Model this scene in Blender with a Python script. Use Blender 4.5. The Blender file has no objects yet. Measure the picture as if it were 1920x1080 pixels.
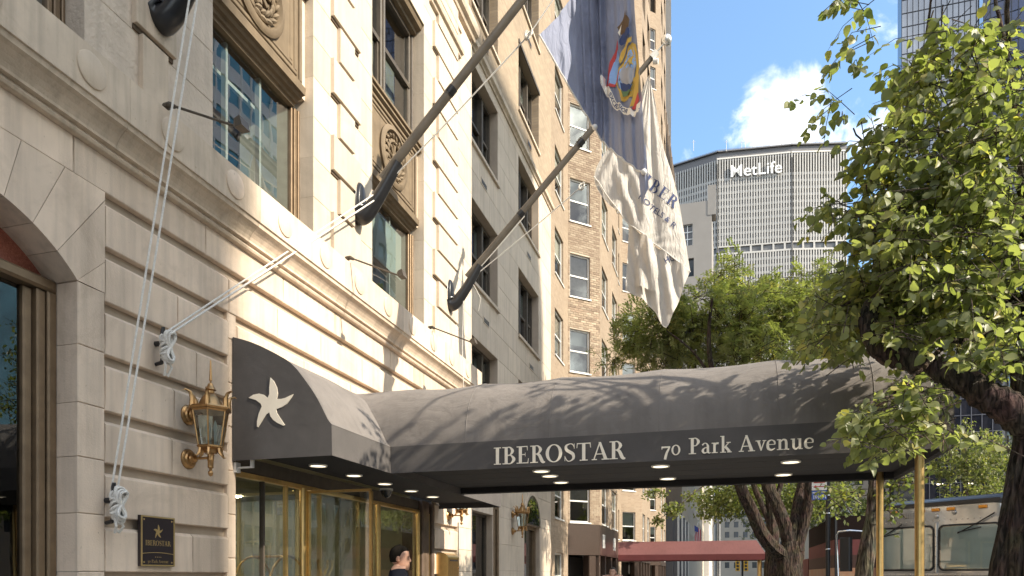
import bpy, bmesh, math, random
from mathutils import Vector, Matrix, noise
from math import sin, cos, pi, sqrt, atan2

R = math.radians
SC = bpy.context.scene
COL = SC.collection
rng = random.Random(7)

# ---------------------------------------------------------------- camera, light, exposure
CAM = Vector((4.8, 0.0, 1.6))
YAW = math.atan(400 / 1340)
cam = bpy.data.cameras.new("camera")
cam.sensor_width = 36
cam.lens = 1340 / 1920 * 36
cam.shift_y = 540 / 1920
cam.clip_start = 0.05
cam.clip_end = 4000
co = bpy.data.objects.new("camera", cam)
co.location = CAM
co.rotation_euler = (R(90), 0, YAW)
COL.objects.link(co)
SC.camera = co

SUN = Vector((1.0, -0.22, 0.68)).normalized()
sl = bpy.data.lights.new("sun", 'SUN')
sl.energy = 2.2
sl.angle = R(0.5)
sl.color = (1.0, 0.90, 0.74)
so = bpy.data.objects.new("sun", sl)
so.rotation_euler = SUN.to_track_quat('Z', 'Y').to_euler()
so.location = (30, -10, 40)
COL.objects.link(so)

world = bpy.data.worlds.new("World")
SC.world = world
world.use_nodes = True
SC.render.engine = 'CYCLES'
SC.cycles.use_denoising = True
SC.cycles.max_bounces = 7
SC.cycles.diffuse_bounces = 4
SC.cycles.transparent_max_bounces = 16
SC.cycles.caustics_reflective = False
SC.cycles.caustics_refractive = False
SC.cycles.sample_clamp_indirect = 6
SC.view_settings.view_transform = 'Standard'
SC.view_settings.look = 'None'
SC.view_settings.gamma = 1.0
SC.view_settings.use_curve_mapping = False
SC.view_settings.exposure = 2.0
SC.display_settings.display_device = 'sRGB'


def ray(px):
    u = (px - 960) / 1340
    return Vector((-sin(YAW) + u * cos(YAW), cos(YAW) + u * sin(YAW), 0))


def at(px, py, t):
    """world point seen at photo pixel (px, py) at depth t metres"""
    r = ray(px)
    return Vector((CAM.x + r.x * t, r.y * t, CAM.z + (1080 - py) * t / 1340))


def onY(px, py, Y):
    return at(px, py, Y / ray(px).y)


def onX(px, py, X):
    return at(px, py, (X - CAM.x) / ray(px).x)


def sky_dir(px, py):
    v = ray(px) + Vector((0, 0, (1080 - py) / 1340))
    return v.normalized()


def build_world():
    nt = world.node_tree
    N, L = nt.nodes, nt.links
    N.clear()
    out = N.new('ShaderNodeOutputWorld')
    bg = N.new('ShaderNodeBackground')
    sky = N.new('ShaderNodeTexSky')
    sky.sky_type = 'NISHITA'
    sky.sun_disc = False
    sky.sun_elevation = math.asin(SUN.z)
    sky.sun_rotation = atan2(SUN.x, SUN.y)
    sky.air_density = 1.0
    sky.dust_density = 2.2
    sky.ozone_density = 2.0
    tc = N.new('ShaderNodeTexCoord')
    no = N.new('ShaderNodeTexNoise')
    no.inputs['Scale'].default_value = 11
    no.inputs['Detail'].default_value = 9
    no.inputs['Roughness'].default_value = 0.56
    no.inputs['Distortion'].default_value = 0.3
    L.new(tc.outputs['Generated'], no.inputs['Vector'])
    acc = None
    # cumulus banks, those out of view added for fill light: (direction, inner cosine radius)
    banks = [(sky_dir(1470, 225), 5.2, .36), (sky_dir(1590, 250), 5.2, .37), (sky_dir(1395, 265), 3.4, .30),
             (sky_dir(1315, 300), 2.6, .27), (sky_dir(1668, 50), 4.6, .31), (sky_dir(1690, 190), 4.5, .24), (sky_dir(1410, 55), 2.2, .20),
             (Vector((.85, -.3, .45)).normalized(), 50, .42), (Vector((.2, -.9, .5)).normalized(), 52, .42), (Vector((-.8, -.3, .5)).normalized(), 45, .42),
             (Vector((.9, .3, .62)).normalized(), 38, .40)]
    for d, rad, amp in banks:
        dp = N.new('ShaderNodeVectorMath'); dp.operation = 'DOT_PRODUCT'
        L.new(tc.outputs['Generated'], dp.inputs[0]); dp.inputs[1].default_value = d
        mr = N.new('ShaderNodeMapRange'); mr.interpolation_type = 'SMOOTHSTEP'
        mr.inputs['From Min'].default_value = cos(R(rad)); mr.inputs['From Max'].default_value = 1.0
        mr.inputs['To Min'].default_value = 0; mr.inputs['To Max'].default_value = amp
        L.new(dp.outputs['Value'], mr.inputs['Value'])
        if acc is None:
            acc = mr.outputs[0]
        else:
            mx = N.new('ShaderNodeMath'); mx.operation = 'MAXIMUM'
            L.new(acc, mx.inputs[0]); L.new(mr.outputs[0], mx.inputs[1]); acc = mx.outputs[0]
    ad = N.new('ShaderNodeMath'); ad.operation = 'ADD'
    L.new(acc, ad.inputs[0]); L.new(no.outputs['Fac'], ad.inputs[1])
    cl = N.new('ShaderNodeMapRange'); cl.interpolation_type = 'SMOOTHSTEP'
    cl.inputs['From Min'].default_value = 0.74; cl.inputs['From Max'].default_value = 0.93
    L.new(ad.outputs[0], cl.inputs['Value'])
    no2 = N.new('ShaderNodeTexNoise'); no2.inputs['Scale'].default_value = 14; no2.inputs['Detail'].default_value = 6
    L.new(tc.outputs['Generated'], no2.inputs['Vector'])
    ramp = N.new('ShaderNodeMix'); ramp.data_type = 'RGBA'
    ramp.inputs['A'].default_value = (3.3, 3.45, 3.8, 1); ramp.inputs['B'].default_value = (5.6, 5.5, 5.4, 1)
    mr2 = N.new('ShaderNodeMapRange'); mr2.inputs['From Min'].default_value = .36; mr2.inputs['From Max'].default_value = .62
    L.new(no2.outputs['Fac'], mr2.inputs['Value']); L.new(mr2.outputs[0], ramp.inputs['Factor'])
    tint = N.new('ShaderNodeMix'); tint.data_type = 'RGBA'; tint.blend_type = 'MULTIPLY'
    tint.inputs['Factor'].default_value = 1.0
    tint.inputs['B'].default_value = (.69, .80, .81, 1)
    L.new(sky.outputs[0], tint.inputs['A'])
    mix = N.new('ShaderNodeMix'); mix.data_type = 'RGBA'
    L.new(cl.outputs[0], mix.inputs['Factor'])
    L.new(tint.outputs['Result'], mix.inputs['A']); L.new(ramp.outputs['Result'], mix.inputs['B'])
    L.new(mix.outputs['Result'], bg.inputs['Color'])
    bg.inputs['Strength'].default_value = 0.122
    L.new(bg.outputs[0], out.inputs[0])


build_world()

# ---------------------------------------------------------------- materials
MATS = {}


def mat(name, col, rough=.7, metal=0.0, var=0.12, vscale=3.0, bump=0.0, bscale=40.0, col2=None, spec=.5, streak=0.0,
        emit=None, estr=0.0, sheen=0.0, objvar=0.0, coat=0.0, detail=5, soot=0.0, wrinkle=0.0):
    if name in MATS:
        return MATS[name]
    m = bpy.data.materials.new(name)
    m.use_nodes = True
    nt = m.node_tree
    N, L = nt.nodes, nt.links
    b = N['Principled BSDF']
    b.inputs['Roughness'].default_value = rough
    b.inputs['Metallic'].default_value = metal
    b.inputs['Specular IOR Level'].default_value = spec
    if sheen:
        b.inputs['Sheen Weight'].default_value = sheen
    if coat:
        b.inputs['Coat Weight'].default_value = coat
    geo = N.new('ShaderNodeNewGeometry')
    no = N.new('ShaderNodeTexNoise')
    no.inputs['Scale'].default_value = vscale
    no.inputs['Detail'].default_value = detail
    no.inputs['Roughness'].default_value = .6
    L.new(geo.outputs['Position'], no.inputs['Vector'])
    mr = N.new('ShaderNodeMapRange')
    mr.inputs['From Min'].default_value = .28; mr.inputs['From Max'].default_value = .72
    L.new(no.outputs['Fac'], mr.inputs['Value'])
    mx = N.new('ShaderNodeMix'); mx.data_type = 'RGBA'
    c2 = col2 or tuple(min(1, c * (1 + var)) for c in col)
    c1 = col if col2 else tuple(c * (1 - var) for c in col)
    mx.inputs['A'].default_value = (*c1, 1); mx.inputs['B'].default_value = (*c2, 1)
    L.new(mr.outputs[0], mx.inputs['Factor'])
    last = mx.outputs['Result']
    if streak:   # rain streaks running down
        mp = N.new('ShaderNodeMapping'); mp.inputs['Scale'].default_value = (5.0, 5.0, .35)
        L.new(geo.outputs['Position'], mp.inputs['Vector'])
        n3 = N.new('ShaderNodeTexNoise'); n3.inputs['Scale'].default_value = 2.2; n3.inputs['Detail'].default_value = 6
        L.new(mp.outputs[0], n3.inputs['Vector'])
        m3 = N.new('ShaderNodeMapRange'); m3.inputs['From Min'].default_value = .45; m3.inputs['From Max'].default_value = .75
        m3.inputs['To Min'].default_value = 1.0; m3.inputs['To Max'].default_value = 1.0 - streak
        L.new(n3.outputs['Fac'], m3.inputs['Value'])
        mu = N.new('ShaderNodeMix'); mu.data_type = 'RGBA'; mu.blend_type = 'MULTIPLY'; mu.inputs['Factor'].default_value = 1
        L.new(last, mu.inputs['A']); L.new(m3.outputs[0], mu.inputs['B']); last = mu.outputs['Result']
    if soot:
        n5 = N.new('ShaderNodeTexNoise'); n5.inputs['Scale'].default_value = 1.1; n5.inputs['Detail'].default_value = 10; n5.inputs['Roughness'].default_value = .72; n5.inputs['Distortion'].default_value = .8
        L.new(geo.outputs['Position'], n5.inputs['Vector'])
        m5 = N.new('ShaderNodeMapRange'); m5.inputs['From Min'].default_value = .52; m5.inputs['From Max'].default_value = .74
        m5.inputs['To Min'].default_value = 0; m5.inputs['To Max'].default_value = soot
        L.new(n5.outputs['Fac'], m5.inputs['Value'])
        n6 = N.new('ShaderNodeTexNoise'); n6.inputs['Scale'].default_value = 26; n6.inputs['Detail'].default_value = 3
        L.new(geo.outputs['Position'], n6.inputs['Vector'])
        m6 = N.new('ShaderNodeMapRange'); m6.inputs['From Min'].default_value = .70; m6.inputs['From Max'].default_value = .78; m6.inputs['To Max'].default_value = soot * 1.2
        L.new(n6.outputs['Fac'], m6.inputs['Value'])
        mxx = N.new('ShaderNodeMath'); mxx.operation = 'MAXIMUM'; L.new(m5.outputs[0], mxx.inputs[0]); L.new(m6.outputs[0], mxx.inputs[1])
        mu = N.new('ShaderNodeMix'); mu.data_type = 'RGBA'
        mu.inputs['B'].default_value = (col[0] * .42, col[1] * .38, col[2] * .33, 1)
        L.new(mxx.outputs[0], mu.inputs['Factor']); L.new(last, mu.inputs['A']); last = mu.outputs['Result']
    if objvar:
        oi = N.new('ShaderNodeObjectInfo')
        m4 = N.new('ShaderNodeMapRange'); m4.inputs['To Min'].default_value = 1 - objvar; m4.inputs['To Max'].default_value = 1 + objvar
        L.new(oi.outputs['Random'], m4.inputs['Value'])
        mu = N.new('ShaderNodeMix'); mu.data_type = 'RGBA'; mu.blend_type = 'MULTIPLY'; mu.inputs['Factor'].default_value = 1
        L.new(last, mu.inputs['A']); L.new(m4.outputs[0], mu.inputs['B']); last = mu.outputs['Result']
    L.new(last, b.inputs['Base Color'])
    if bump:
        nb = N.new('ShaderNodeTexNoise'); nb.inputs['Scale'].default_value = bscale; nb.inputs['Detail'].default_value = 4
        L.new(geo.outputs['Position'], nb.inputs['Vector'])
        bp = N.new('ShaderNodeBump'); bp.inputs['Strength'].default_value = bump; bp.inputs['Distance'].default_value = .02
        L.new(nb.outputs['Fac'], bp.inputs['Height']); L.new(bp.outputs[0], b.inputs['Normal'])
    if wrinkle:
        mp2 = N.new('ShaderNodeMapping'); mp2.inputs['Scale'].default_value = (1.0, 2.2, 1.4); mp2.inputs['Rotation'].default_value = (.3, .2, .6)
        L.new(geo.outputs['Position'], mp2.inputs['Vector'])
        nw = N.new('ShaderNodeTexNoise'); nw.inputs['Scale'].default_value = 2.6; nw.inputs['Detail'].default_value = 5; nw.inputs['Distortion'].default_value = 1.6
        L.new(mp2.outputs[0], nw.inputs['Vector'])
        bw = N.new('ShaderNodeBump'); bw.inputs['Strength'].default_value = wrinkle; bw.inputs['Distance'].default_value = .08
        L.new(nw.outputs['Fac'], bw.inputs['Height'])
        if bump: L.new(bw.outputs[0], bp.inputs['Normal'])
        else: L.new(bw.outputs[0], b.inputs['Normal'])
    if emit:
        b.inputs['Emission Color'].default_value = (*emit, 1)
        b.inputs['Emission Strength'].default_value = estr
    MATS[name] = m
    return m


def glass(name, tint=(.75, .82, .80), refl=.12, rough=.0, fr=1.5, wob=0.0):
    if name in MATS:
        return MATS[name]
    m = bpy.data.materials.new(name)
    m.use_nodes = True
    N, L = m.node_tree.nodes, m.node_tree.links
    N.clear()
    out = N.new('ShaderNodeOutputMaterial')
    t = N.new('ShaderNodeBsdfTransparent'); t.inputs[0].default_value = (*tint, 1)
    g = N.new('ShaderNodeBsdfGlossy'); g.inputs['Roughness'].default_value = rough
    f = N.new('ShaderNodeFresnel'); f.inputs['IOR'].default_value = fr
    a = N.new('ShaderNodeMath'); a.operation = 'ADD'; a.use_clamp = True
    a.inputs[1].default_value = refl
    L.new(f.outputs[0], a.inputs[0])
    mx = N.new('ShaderNodeMixShader')
    L.new(a.outputs[0], mx.inputs[0]); L.new(t.outputs[0], mx.inputs[1]); L.new(g.outputs[0], mx.inputs[2])
    if wob:   # slightly wavy float glass
        geo = N.new('ShaderNodeNewGeometry')
        nz = N.new('ShaderNodeTexNoise'); nz.inputs['Scale'].default_value = 1.3; nz.inputs['Detail'].default_value = 2
        L.new(geo.outputs['Position'], nz.inputs['Vector'])
        bp = N.new('ShaderNodeBump'); bp.inputs['Strength'].default_value = wob; bp.inputs['Distance'].default_value = .05
        L.new(nz.outputs['Fac'], bp.inputs['Height']); L.new(bp.outputs[0], g.inputs['Normal'])
    L.new(mx.outputs[0], out.inputs[0])
    MATS[name] = m
    return m


def brick_mat(name, c1, c2, mortar, w=.21, h=.075, bump=.4, axis='Y', m=.08):
    if name in MATS:
        return MATS[name]
    mt = bpy.data.materials.new(name)
    mt.use_nodes = True
    N, L = mt.node_tree.nodes, mt.node_tree.links
    b = N['Principled BSDF']; b.inputs['Roughness'].default_value = .85
    geo = N.new('ShaderNodeNewGeometry')
    sp = N.new('ShaderNodeSeparateXYZ'); L.new(geo.outputs['Position'], sp.inputs[0])
    cm = N.new('ShaderNodeCombineXYZ')
    if axis == 'XY':
        ad = N.new('ShaderNodeMath'); ad.operation = 'ADD'
        L.new(sp.outputs['X'], ad.inputs[0]); L.new(sp.outputs['Y'], ad.inputs[1]); L.new(ad.outputs[0], cm.inputs['X'])
    else:
        L.new(sp.outputs[axis], cm.inputs['X'])
    L.new(sp.outputs['Z'], cm.inputs['Y'])
    br = N.new('ShaderNodeTexBrick')
    br.inputs['Scale'].default_value = 1
    br.inputs['Brick Width'].default_value = w; br.inputs['Row Height'].default_value = h
    br.inputs['Mortar Size'].default_value = h * m
    br.inputs['Color1'].default_value = (*c1, 1); br.inputs['Color2'].default_value = (*c2, 1); br.inputs['Mortar'].default_value = (*mortar, 1)
    L.new(cm.outputs[0], br.inputs['Vector'])
    no = N.new('ShaderNodeTexNoise'); no.inputs['Scale'].default_value = .5; no.inputs['Detail'].default_value = 5
    L.new(geo.outputs['Position'], no.inputs['Vector'])
    mr = N.new('ShaderNodeMapRange'); mr.inputs['To Min'].default_value = .75; mr.inputs['To Max'].default_value = 1.25
    L.new(no.outputs['Fac'], mr.inputs['Value'])
    mu = N.new('ShaderNodeMix'); mu.data_type = 'RGBA'; mu.blend_type = 'MULTIPLY'; mu.inputs['Factor'].default_value = 1
    L.new(br.outputs['Color'], mu.inputs['A']); L.new(mr.outputs[0], mu.inputs['B'])
    L.new(mu.outputs['Result'], b.inputs['Base Color'])
    bp = N.new('ShaderNodeBump'); bp.inputs['Strength'].default_value = bump; bp.inputs['Distance'].default_value = .01; bp.invert = True
    L.new(br.outputs['Fac'], bp.inputs['Height']); L.new(bp.outputs[0], b.inputs['Normal'])
    MATS[name] = mt
    return mt


def leaf_mat(name, c1, c2, trans=.45, rough=.42, under=None):
    m = bpy.data.materials.new(name)
    m.use_nodes = True
    N, L = m.node_tree.nodes, m.node_tree.links
    N.clear()
    out = N.new('ShaderNodeOutputMaterial')
    at_ = N.new('ShaderNodeAttribute'); at_.attribute_name = 'tint'
    oi = N.new('ShaderNodeObjectInfo')
    ad = N.new('ShaderNodeMath'); ad.operation = 'ADD'
    L.new(at_.outputs['Fac'], ad.inputs[0]); L.new(oi.outputs['Random'], ad.inputs[1])
    fr = N.new('ShaderNodeMath'); fr.operation = 'FRACT'; L.new(ad.outputs[0], fr.inputs[0])
    rp = N.new('ShaderNodeValToRGB')
    rp.color_ramp.elements[0].color = (*c1, 1); rp.color_ramp.elements[0].position = .0
    rp.color_ramp.elements[1].color = (*c2, 1); rp.color_ramp.elements[1].position = .9
    e = rp.color_ramp.elements.new(.985); e.color = (c2[0] * 1.3, c2[1] * 1.1, c2[2] * .8, 1)
    L.new(fr.outputs[0], rp.inputs[0])
    d = N.new('ShaderNodeBsdfPrincipled'); d.inputs['Roughness'].default_value = rough
    d.inputs['Specular IOR Level'].default_value = .5
    L.new(rp.outputs[0], d.inputs['Base Color'])
    t = N.new('ShaderNodeBsdfTranslucent')
    tm = N.new('ShaderNodeMix'); tm.data_type = 'RGBA'; tm.blend_type = 'MULTIPLY'; tm.inputs['Factor'].default_value = 1
    L.new(rp.outputs[0], tm.inputs['A']); tm.inputs['B'].default_value = (1.5, 1.7, .7, 1)
    L.new(tm.outputs['Result'], t.inputs[0])
    mx = N.new('ShaderNodeMixShader'); mx.inputs[0].default_value = trans
    L.new(d.outputs[0], mx.inputs[1]); L.new(t.outputs[0], mx.inputs[2]); L.new(mx.outputs[0], out.inputs[0])
    MATS[name] = m
    return m


STONE = mat('limestone', (.66, .53, .41), .85, var=.11, vscale=1.6, bump=.16, bscale=70, streak=.22, objvar=.10, soot=.5)
STONE_S = mat('limestone_soot', (.56, .455, .345), .85, var=.15, vscale=1.9, bump=.16, bscale=60, streak=.28, objvar=.03, soot=.5)
STONE_U = mat('limestone_upper', (.58, .49, .385), .85, var=.08, vscale=2.2, bump=.16, bscale=55, streak=.14, objvar=.08, soot=.32)
STONE_R = mat('limestone_tooled', (.56, .465, .37), .9, var=.12, vscale=3, bump=.6, bscale=28, streak=.14, soot=.35)
STONE2 = mat('limestone_neighbour', (.56, .465, .365), .85, var=.08, vscale=1.2, bump=.12, bscale=60, streak=.18, objvar=.06, soot=.35)
JOINT = mat('joint', (.44, .36, .28), .95)
SPAND = mat('spandrel_stone', (.185, .135, .082), .8, var=.2, vscale=4, bump=.1, bscale=50, streak=.2, soot=.4)
BRONZE = mat('dark_bronze', (.085, .068, .05), .5, var=.25, vscale=9, streak=.2, bump=.03)
BRONZE2 = mat('brown_bronze', (.20, .14, .085), .45, metal=.5, var=.2, vscale=7)
BRASS = mat('polished_brass', (.68, .46, .19), .32, metal=1, var=.12, vscale=14)
BRASSD = mat('aged_brass', (.42, .25, .11), .36, metal=1, var=.22, vscale=22, bump=.05, bscale=120)
BLACKP = mat('black_painted_iron', (.018, .018, .020), .28, var=.2, vscale=10)
POLE = mat('pole_paint', (.10, .085, .068), .42, var=.25, vscale=5)
WHITE_P = mat('white_paint', (.74, .73, .70), .5, var=.04)
GLASS_W = glass('window_glass', (.72, .80, .78), .26, wob=.03)
GLASS_D = glass('door_glass', (.80, .87, .80), .26)
GLASS_A = glass('arch_glass', (.55, .6, .58), .07, wob=.03)
GLASS_S = glass('sash_glass', (.70, .72, .70), .06, wob=.03)
GLASS_B = glass('blue_glass', (.25, .3, .35), .35)
GLASS_L = glass('lantern_glass', (.80, .88, .86), .10)
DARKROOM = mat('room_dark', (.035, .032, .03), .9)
BLIND = mat('roller_blind', (.66, .69, .64), .8, var=.03)
CURTAIN = mat('curtain', (.40, .38, .34), .9, var=.15, vscale=8)
CANVAS_T = mat('black_canvas_painted_lit', (.175, .155, .14), .85, var=.16, vscale=1.3, bump=.3, bscale=420, sheen=.08, streak=.16, wrinkle=.22, soot=.25)  # canopy top and hood: same canvas, sunlight painted in as a lighter colour
CANVAS = mat('black_canvas_painted_shaded', (.082, .073, .068), .85, var=.2, vscale=2.2, bump=.25, bscale=420, sheen=.05, wrinkle=.07)  # valances and end panels: same canvas, shade painted in as a darker colour
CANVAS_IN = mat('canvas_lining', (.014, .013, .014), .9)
LETTER = mat('cream_lettering', (.86, .76, .61), .6, var=.05, vscale=9)
ROPE = mat('rope_white', (.66, .63, .58), .8, var=.15, vscale=60, bump=.3, bscale=200)




def cloth_mat(name, col, trans=.3):
    """thin woven cloth that lets some light through"""
    m = mat(name, col, .85, var=.05, vscale=3, bump=.12, bscale=320)
    N, L = m.node_tree.nodes, m.node_tree.links
    b = N['Principled BSDF']; out = [n for n in N if n.type == 'OUTPUT_MATERIAL'][0]
    geo = N.new('ShaderNodeNewGeometry')
    mp = N.new('ShaderNodeMapping'); mp.inputs['Scale'].default_value = (9, 3, 2.2); mp.inputs['Rotation'].default_value = (0, .5, 0)
    L.new(geo.outputs['Position'], mp.inputs['Vector'])
    nz = N.new('ShaderNodeTexNoise'); nz.inputs['Scale'].default_value = 1.6; nz.inputs['Detail'].default_value = 5; nz.inputs['Distortion'].default_value = 1.2
    L.new(mp.outputs[0], nz.inputs['Vector'])
    bp = N.new('ShaderNodeBump'); bp.inputs['Strength'].default_value = .55; bp.inputs['Distance'].default_value = .06
    L.new(nz.outputs['Fac'], bp.inputs['Height']); L.new(bp.outputs[0], b.inputs['Normal'])
    t = N.new('ShaderNodeBsdfTranslucent'); t.inputs[0].default_value = (*col, 1); L.new(bp.outputs[0], t.inputs['Normal'])
    mx = N.new('ShaderNodeMixShader'); mx.inputs[0].default_value = trans
    L.new(b.outputs[0], mx.inputs[1]); L.new(t.outputs[0], mx.inputs[2]); L.new(mx.outputs[0], out.inputs[0])
    return m


def bark_mat(name, col):
    m = bpy.data.materials.new(name); m.use_nodes = True
    N, L = m.node_tree.nodes, m.node_tree.links
    b = N['Principled BSDF']; b.inputs['Roughness'].default_value = .95; b.inputs['Specular IOR Level'].default_value = .2
    geo = N.new('ShaderNodeNewGeometry')
    mp = N.new('ShaderNodeMapping'); mp.inputs['Scale'].default_value = (1, 1, .16); L.new(geo.outputs['Position'], mp.inputs['Vector'])
    n1 = N.new('ShaderNodeTexNoise'); n1.inputs['Scale'].default_value = 34; n1.inputs['Detail'].default_value = 6; n1.inputs['Distortion'].default_value = .6
    L.new(mp.outputs[0], n1.inputs['Vector'])
    n2 = N.new('ShaderNodeTexNoise'); n2.inputs['Scale'].default_value = 5; n2.inputs['Detail'].default_value = 4; L.new(geo.outputs['Position'], n2.inputs['Vector'])
    r = N.new('ShaderNodeValToRGB')
    r.color_ramp.elements[0].position = .38; r.color_ramp.elements[0].color = (*[c * .25 for c in col], 1)
    r.color_ramp.elements[1].position = .62; r.color_ramp.elements[1].color = (*[c * 1.6 for c in col], 1)
    L.new(n1.outputs['Fac'], r.inputs[0])
    mx = N.new('ShaderNodeMix'); mx.data_type = 'RGBA'; mx.blend_type = 'MULTIPLY'; mx.inputs['Factor'].default_value = .6
    L.new(r.outputs[0], mx.inputs['A']); L.new(n2.outputs['Color'], mx.inputs['B'])
    L.new(mx.outputs['Result'], b.inputs['Base Color'])
    bp = N.new('ShaderNodeBump'); bp.inputs['Strength'].default_value = 1; bp.inputs['Distance'].default_value = .06
    L.new(n1.outputs['Fac'], bp.inputs['Height']); L.new(bp.outputs[0], b.inputs['Normal'])
    MATS[name] = m
    return m


# ---------------------------------------------------------------- mesh helpers
class Fr:
    """local frame of a wall: u along it, z up, d out of it"""
    def __init__(s, o, du, n):
        s.o, s.du, s.n = Vector(o), Vector(du).normalized(), Vector(n).normalized()

    def p(s, u, z, d=0.0):
        return s.o + s.du * u + s.n * d + Vector((0, 0, z))


class MB:
    def __init__(s):
        s.v, s.f, s.m, s.sm = [], [], [], []

    def add(s, verts, faces, mi=0, smooth=False):
        b = len(s.v)
        s.v.extend([tuple(q) for q in verts])
        for f in faces:
            s.f.append([b + i for i in f]); s.m.append(mi); s.sm.append(smooth)

    def quad(s, a, b, c, d, mi=0):
        s.add([a, b, c, d], [(0, 1, 2, 3)], mi)

    def hexa(s, p, mi=0):
        s.add(p, [(0, 3, 2, 1), (4, 5, 6, 7), (0, 1, 5, 4), (1, 2, 6, 5), (2, 3, 7, 6), (3, 0, 4, 7)], mi)

    def box(s, a, b, mi=0):
        (x0, y0, z0), (x1, y1, z1) = a, b
        s.hexa([(x0, y0, z0), (x1, y0, z0), (x1, y1, z0), (x0, y1, z0), (x0, y0, z1), (x1, y0, z1), (x1, y1, z1), (x0, y1, z1)], mi)

    def fbox(s, fr, u0, u1, z0, z1, d0, d1, mi=0, ch=0.0, top=None):
        """box on a wall frame from depth d0 to d1, front edges chamfered by ch (top: own chamfer for the upper edge)"""
        if ch <= 0 and not top:
            s.hexa([fr.p(u0, z0, d0), fr.p(u1, z0, d0), fr.p(u1, z0, d1), fr.p(u0, z0, d1),
                    fr.p(u0, z1, d0), fr.p(u1, z1, d0), fr.p(u1, z1, d1), fr.p(u0, z1, d1)], mi)
            return
        t = top if top is not None else ch
        dc = d1 - ch
        P = [fr.p(u0, z0, d0), fr.p(u1, z0, d0), fr.p(u1, z1, d0), fr.p(u0, z1, d0),
             fr.p(u0, z0, dc), fr.p(u1, z0, dc), fr.p(u1, z1, d1 - t), fr.p(u0, z1, d1 - t),
             fr.p(u0 + ch, z0 + ch, d1), fr.p(u1 - ch, z0 + ch, d1), fr.p(u1 - ch, z1 - t, d1), fr.p(u0 + ch, z1 - t, d1)]
        s.add(P, [(0, 1, 5, 4), (1, 2, 6, 5), (2, 3, 7, 6), (3, 0, 4, 7), (4, 5, 9, 8), (5, 6, 10, 9), (6, 7, 11, 10), (7, 4, 8, 11), (8, 9, 10, 11), (0, 3, 2, 1)], mi)

    def wall(s, fr, u0, u1, z0, z1, holes=(), d=0.0, depth=.25, mi=0, rmi=None):
        us = sorted({u0, u1, *[h[0] for h in holes], *[h[1] for h in holes]})
        zs = sorted({z0, z1, *[h[2] for h in holes], *[h[3] for h in holes]})
        us = [u for u in us if u0 <= u <= u1]; zs = [z for z in zs if z0 <= z <= z1]
        for i in range(len(us) - 1):
            for j in range(len(zs) - 1):
                cu, cz = (us[i] + us[i + 1]) / 2, (zs[j] + zs[j + 1]) / 2
                if any(h[0] < cu < h[1] and h[2] < cz < h[3] for h in holes):
                    continue
                s.quad(fr.p(us[i], zs[j], d), fr.p(us[i + 1], zs[j], d), fr.p(us[i + 1], zs[j + 1], d), fr.p(us[i], zs[j + 1], d), mi)
        r = mi if rmi is None else rmi
        for a, b, c, e in holes:
            k = d - depth
            s.quad(fr.p(a, c, d), fr.p(a, c, k), fr.p(a, e, k), fr.p(a, e, d), r)
            s.quad(fr.p(b, c, d), fr.p(b, c, k), fr.p(b, e, k), fr.p(b, e, d), r)
            s.quad(fr.p(a, e, d), fr.p(b, e, d), fr.p(b, e, k), fr.p(a, e, k), r)
            s.quad(fr.p(a, c, d), fr.p(b, c, d), fr.p(b, c, k), fr.p(a, c, k), r)

    def loft(s, rings, closed=True, caps=True, mi=0, smooth=True):
        n = len(rings[0]); b = len(s.v)
        for r in rings:
            s.v.extend([tuple(q) for q in r])
        e = n if closed else n - 1
        for k in range(len(rings) - 1):
            for i in range(e):
                j = (i + 1) % n
                s.f.append([b + k * n + i, b + k * n + j, b + (k + 1) * n + j, b + (k + 1) * n + i]); s.m.append(mi); s.sm.append(smooth)
        if caps and closed:
            s.f.append([b + i for i in range(n)][::-1]); s.m.append(mi); s.sm.append(False)
            s.f.append([b + (len(rings) - 1) * n + i for i in range(n)]); s.m.append(mi); s.sm.append(False)

    def tube(s, pts, rad, n=8, caps=True, mi=0, smooth=True):
        pts = [Vector(p) for p in pts]
        if not hasattr(rad, '__len__'):
            rad = [rad] * len(pts)
        rings = []
        ref = None
        for i, p in enumerate(pts):
            t = (pts[min(i + 1, len(pts) - 1)] - pts[max(i - 1, 0)])
            if t.length < 1e-9:
                t = Vector((0, 0, 1))
            t.normalize()
            if ref is None:
                ref = Vector((0, 0, 1)) if abs(t.z) < .9 else Vector((1, 0, 0))
            a = t.cross(ref)
            if a.length < 1e-6:
                a = t.orthogonal()
            a.normalize(); b = t.cross(a).normalized(); ref = a.cross(t).normalized()
            if ref.length < .1:
                ref = Vector((0, 0, 1))
            rings.append([p + (a * cos(2 * pi * k / n) + b * sin(2 * pi * k / n)) * rad[i] for k in range(n)])
        s.loft(rings, True, caps, mi, smooth)

    def lathe(s, prof, o=(0, 0, 0), n=16, axis=Vector((0, 0, 1)), mi=0, smooth=True, caps=False, arc=None):
        o = Vector(o); axis = Vector(axis).normalized()
        a = axis.orthogonal().normalized(); b = axis.cross(a)
        if abs(axis.z) > .99:
            a, b = Vector((1, 0, 0)), Vector((0, 1, 0))
        rings = [[o + axis * h + (a * cos(2 * pi * k / n) + b * sin(2 * pi * k / n)) * r for k in range(n)] for r, h in prof]
        s.loft(rings, True, caps, mi, smooth)

    def prism(s, poly, fn, d0, d1, mi=0):
        """polygon [(a,b)] extruded between fn(a,b,d0) and fn(a,b,d1)"""
        n = len(poly)
        P = [fn(a, b, d0) for a, b in poly] + [fn(a, b, d1) for a, b in poly]
        s.add(P, [tuple(range(n))[::-1], tuple(range(n, 2 * n))] + [(i, (i + 1) % n, n + (i + 1) % n, n + i) for i in range(n)], mi)

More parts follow.
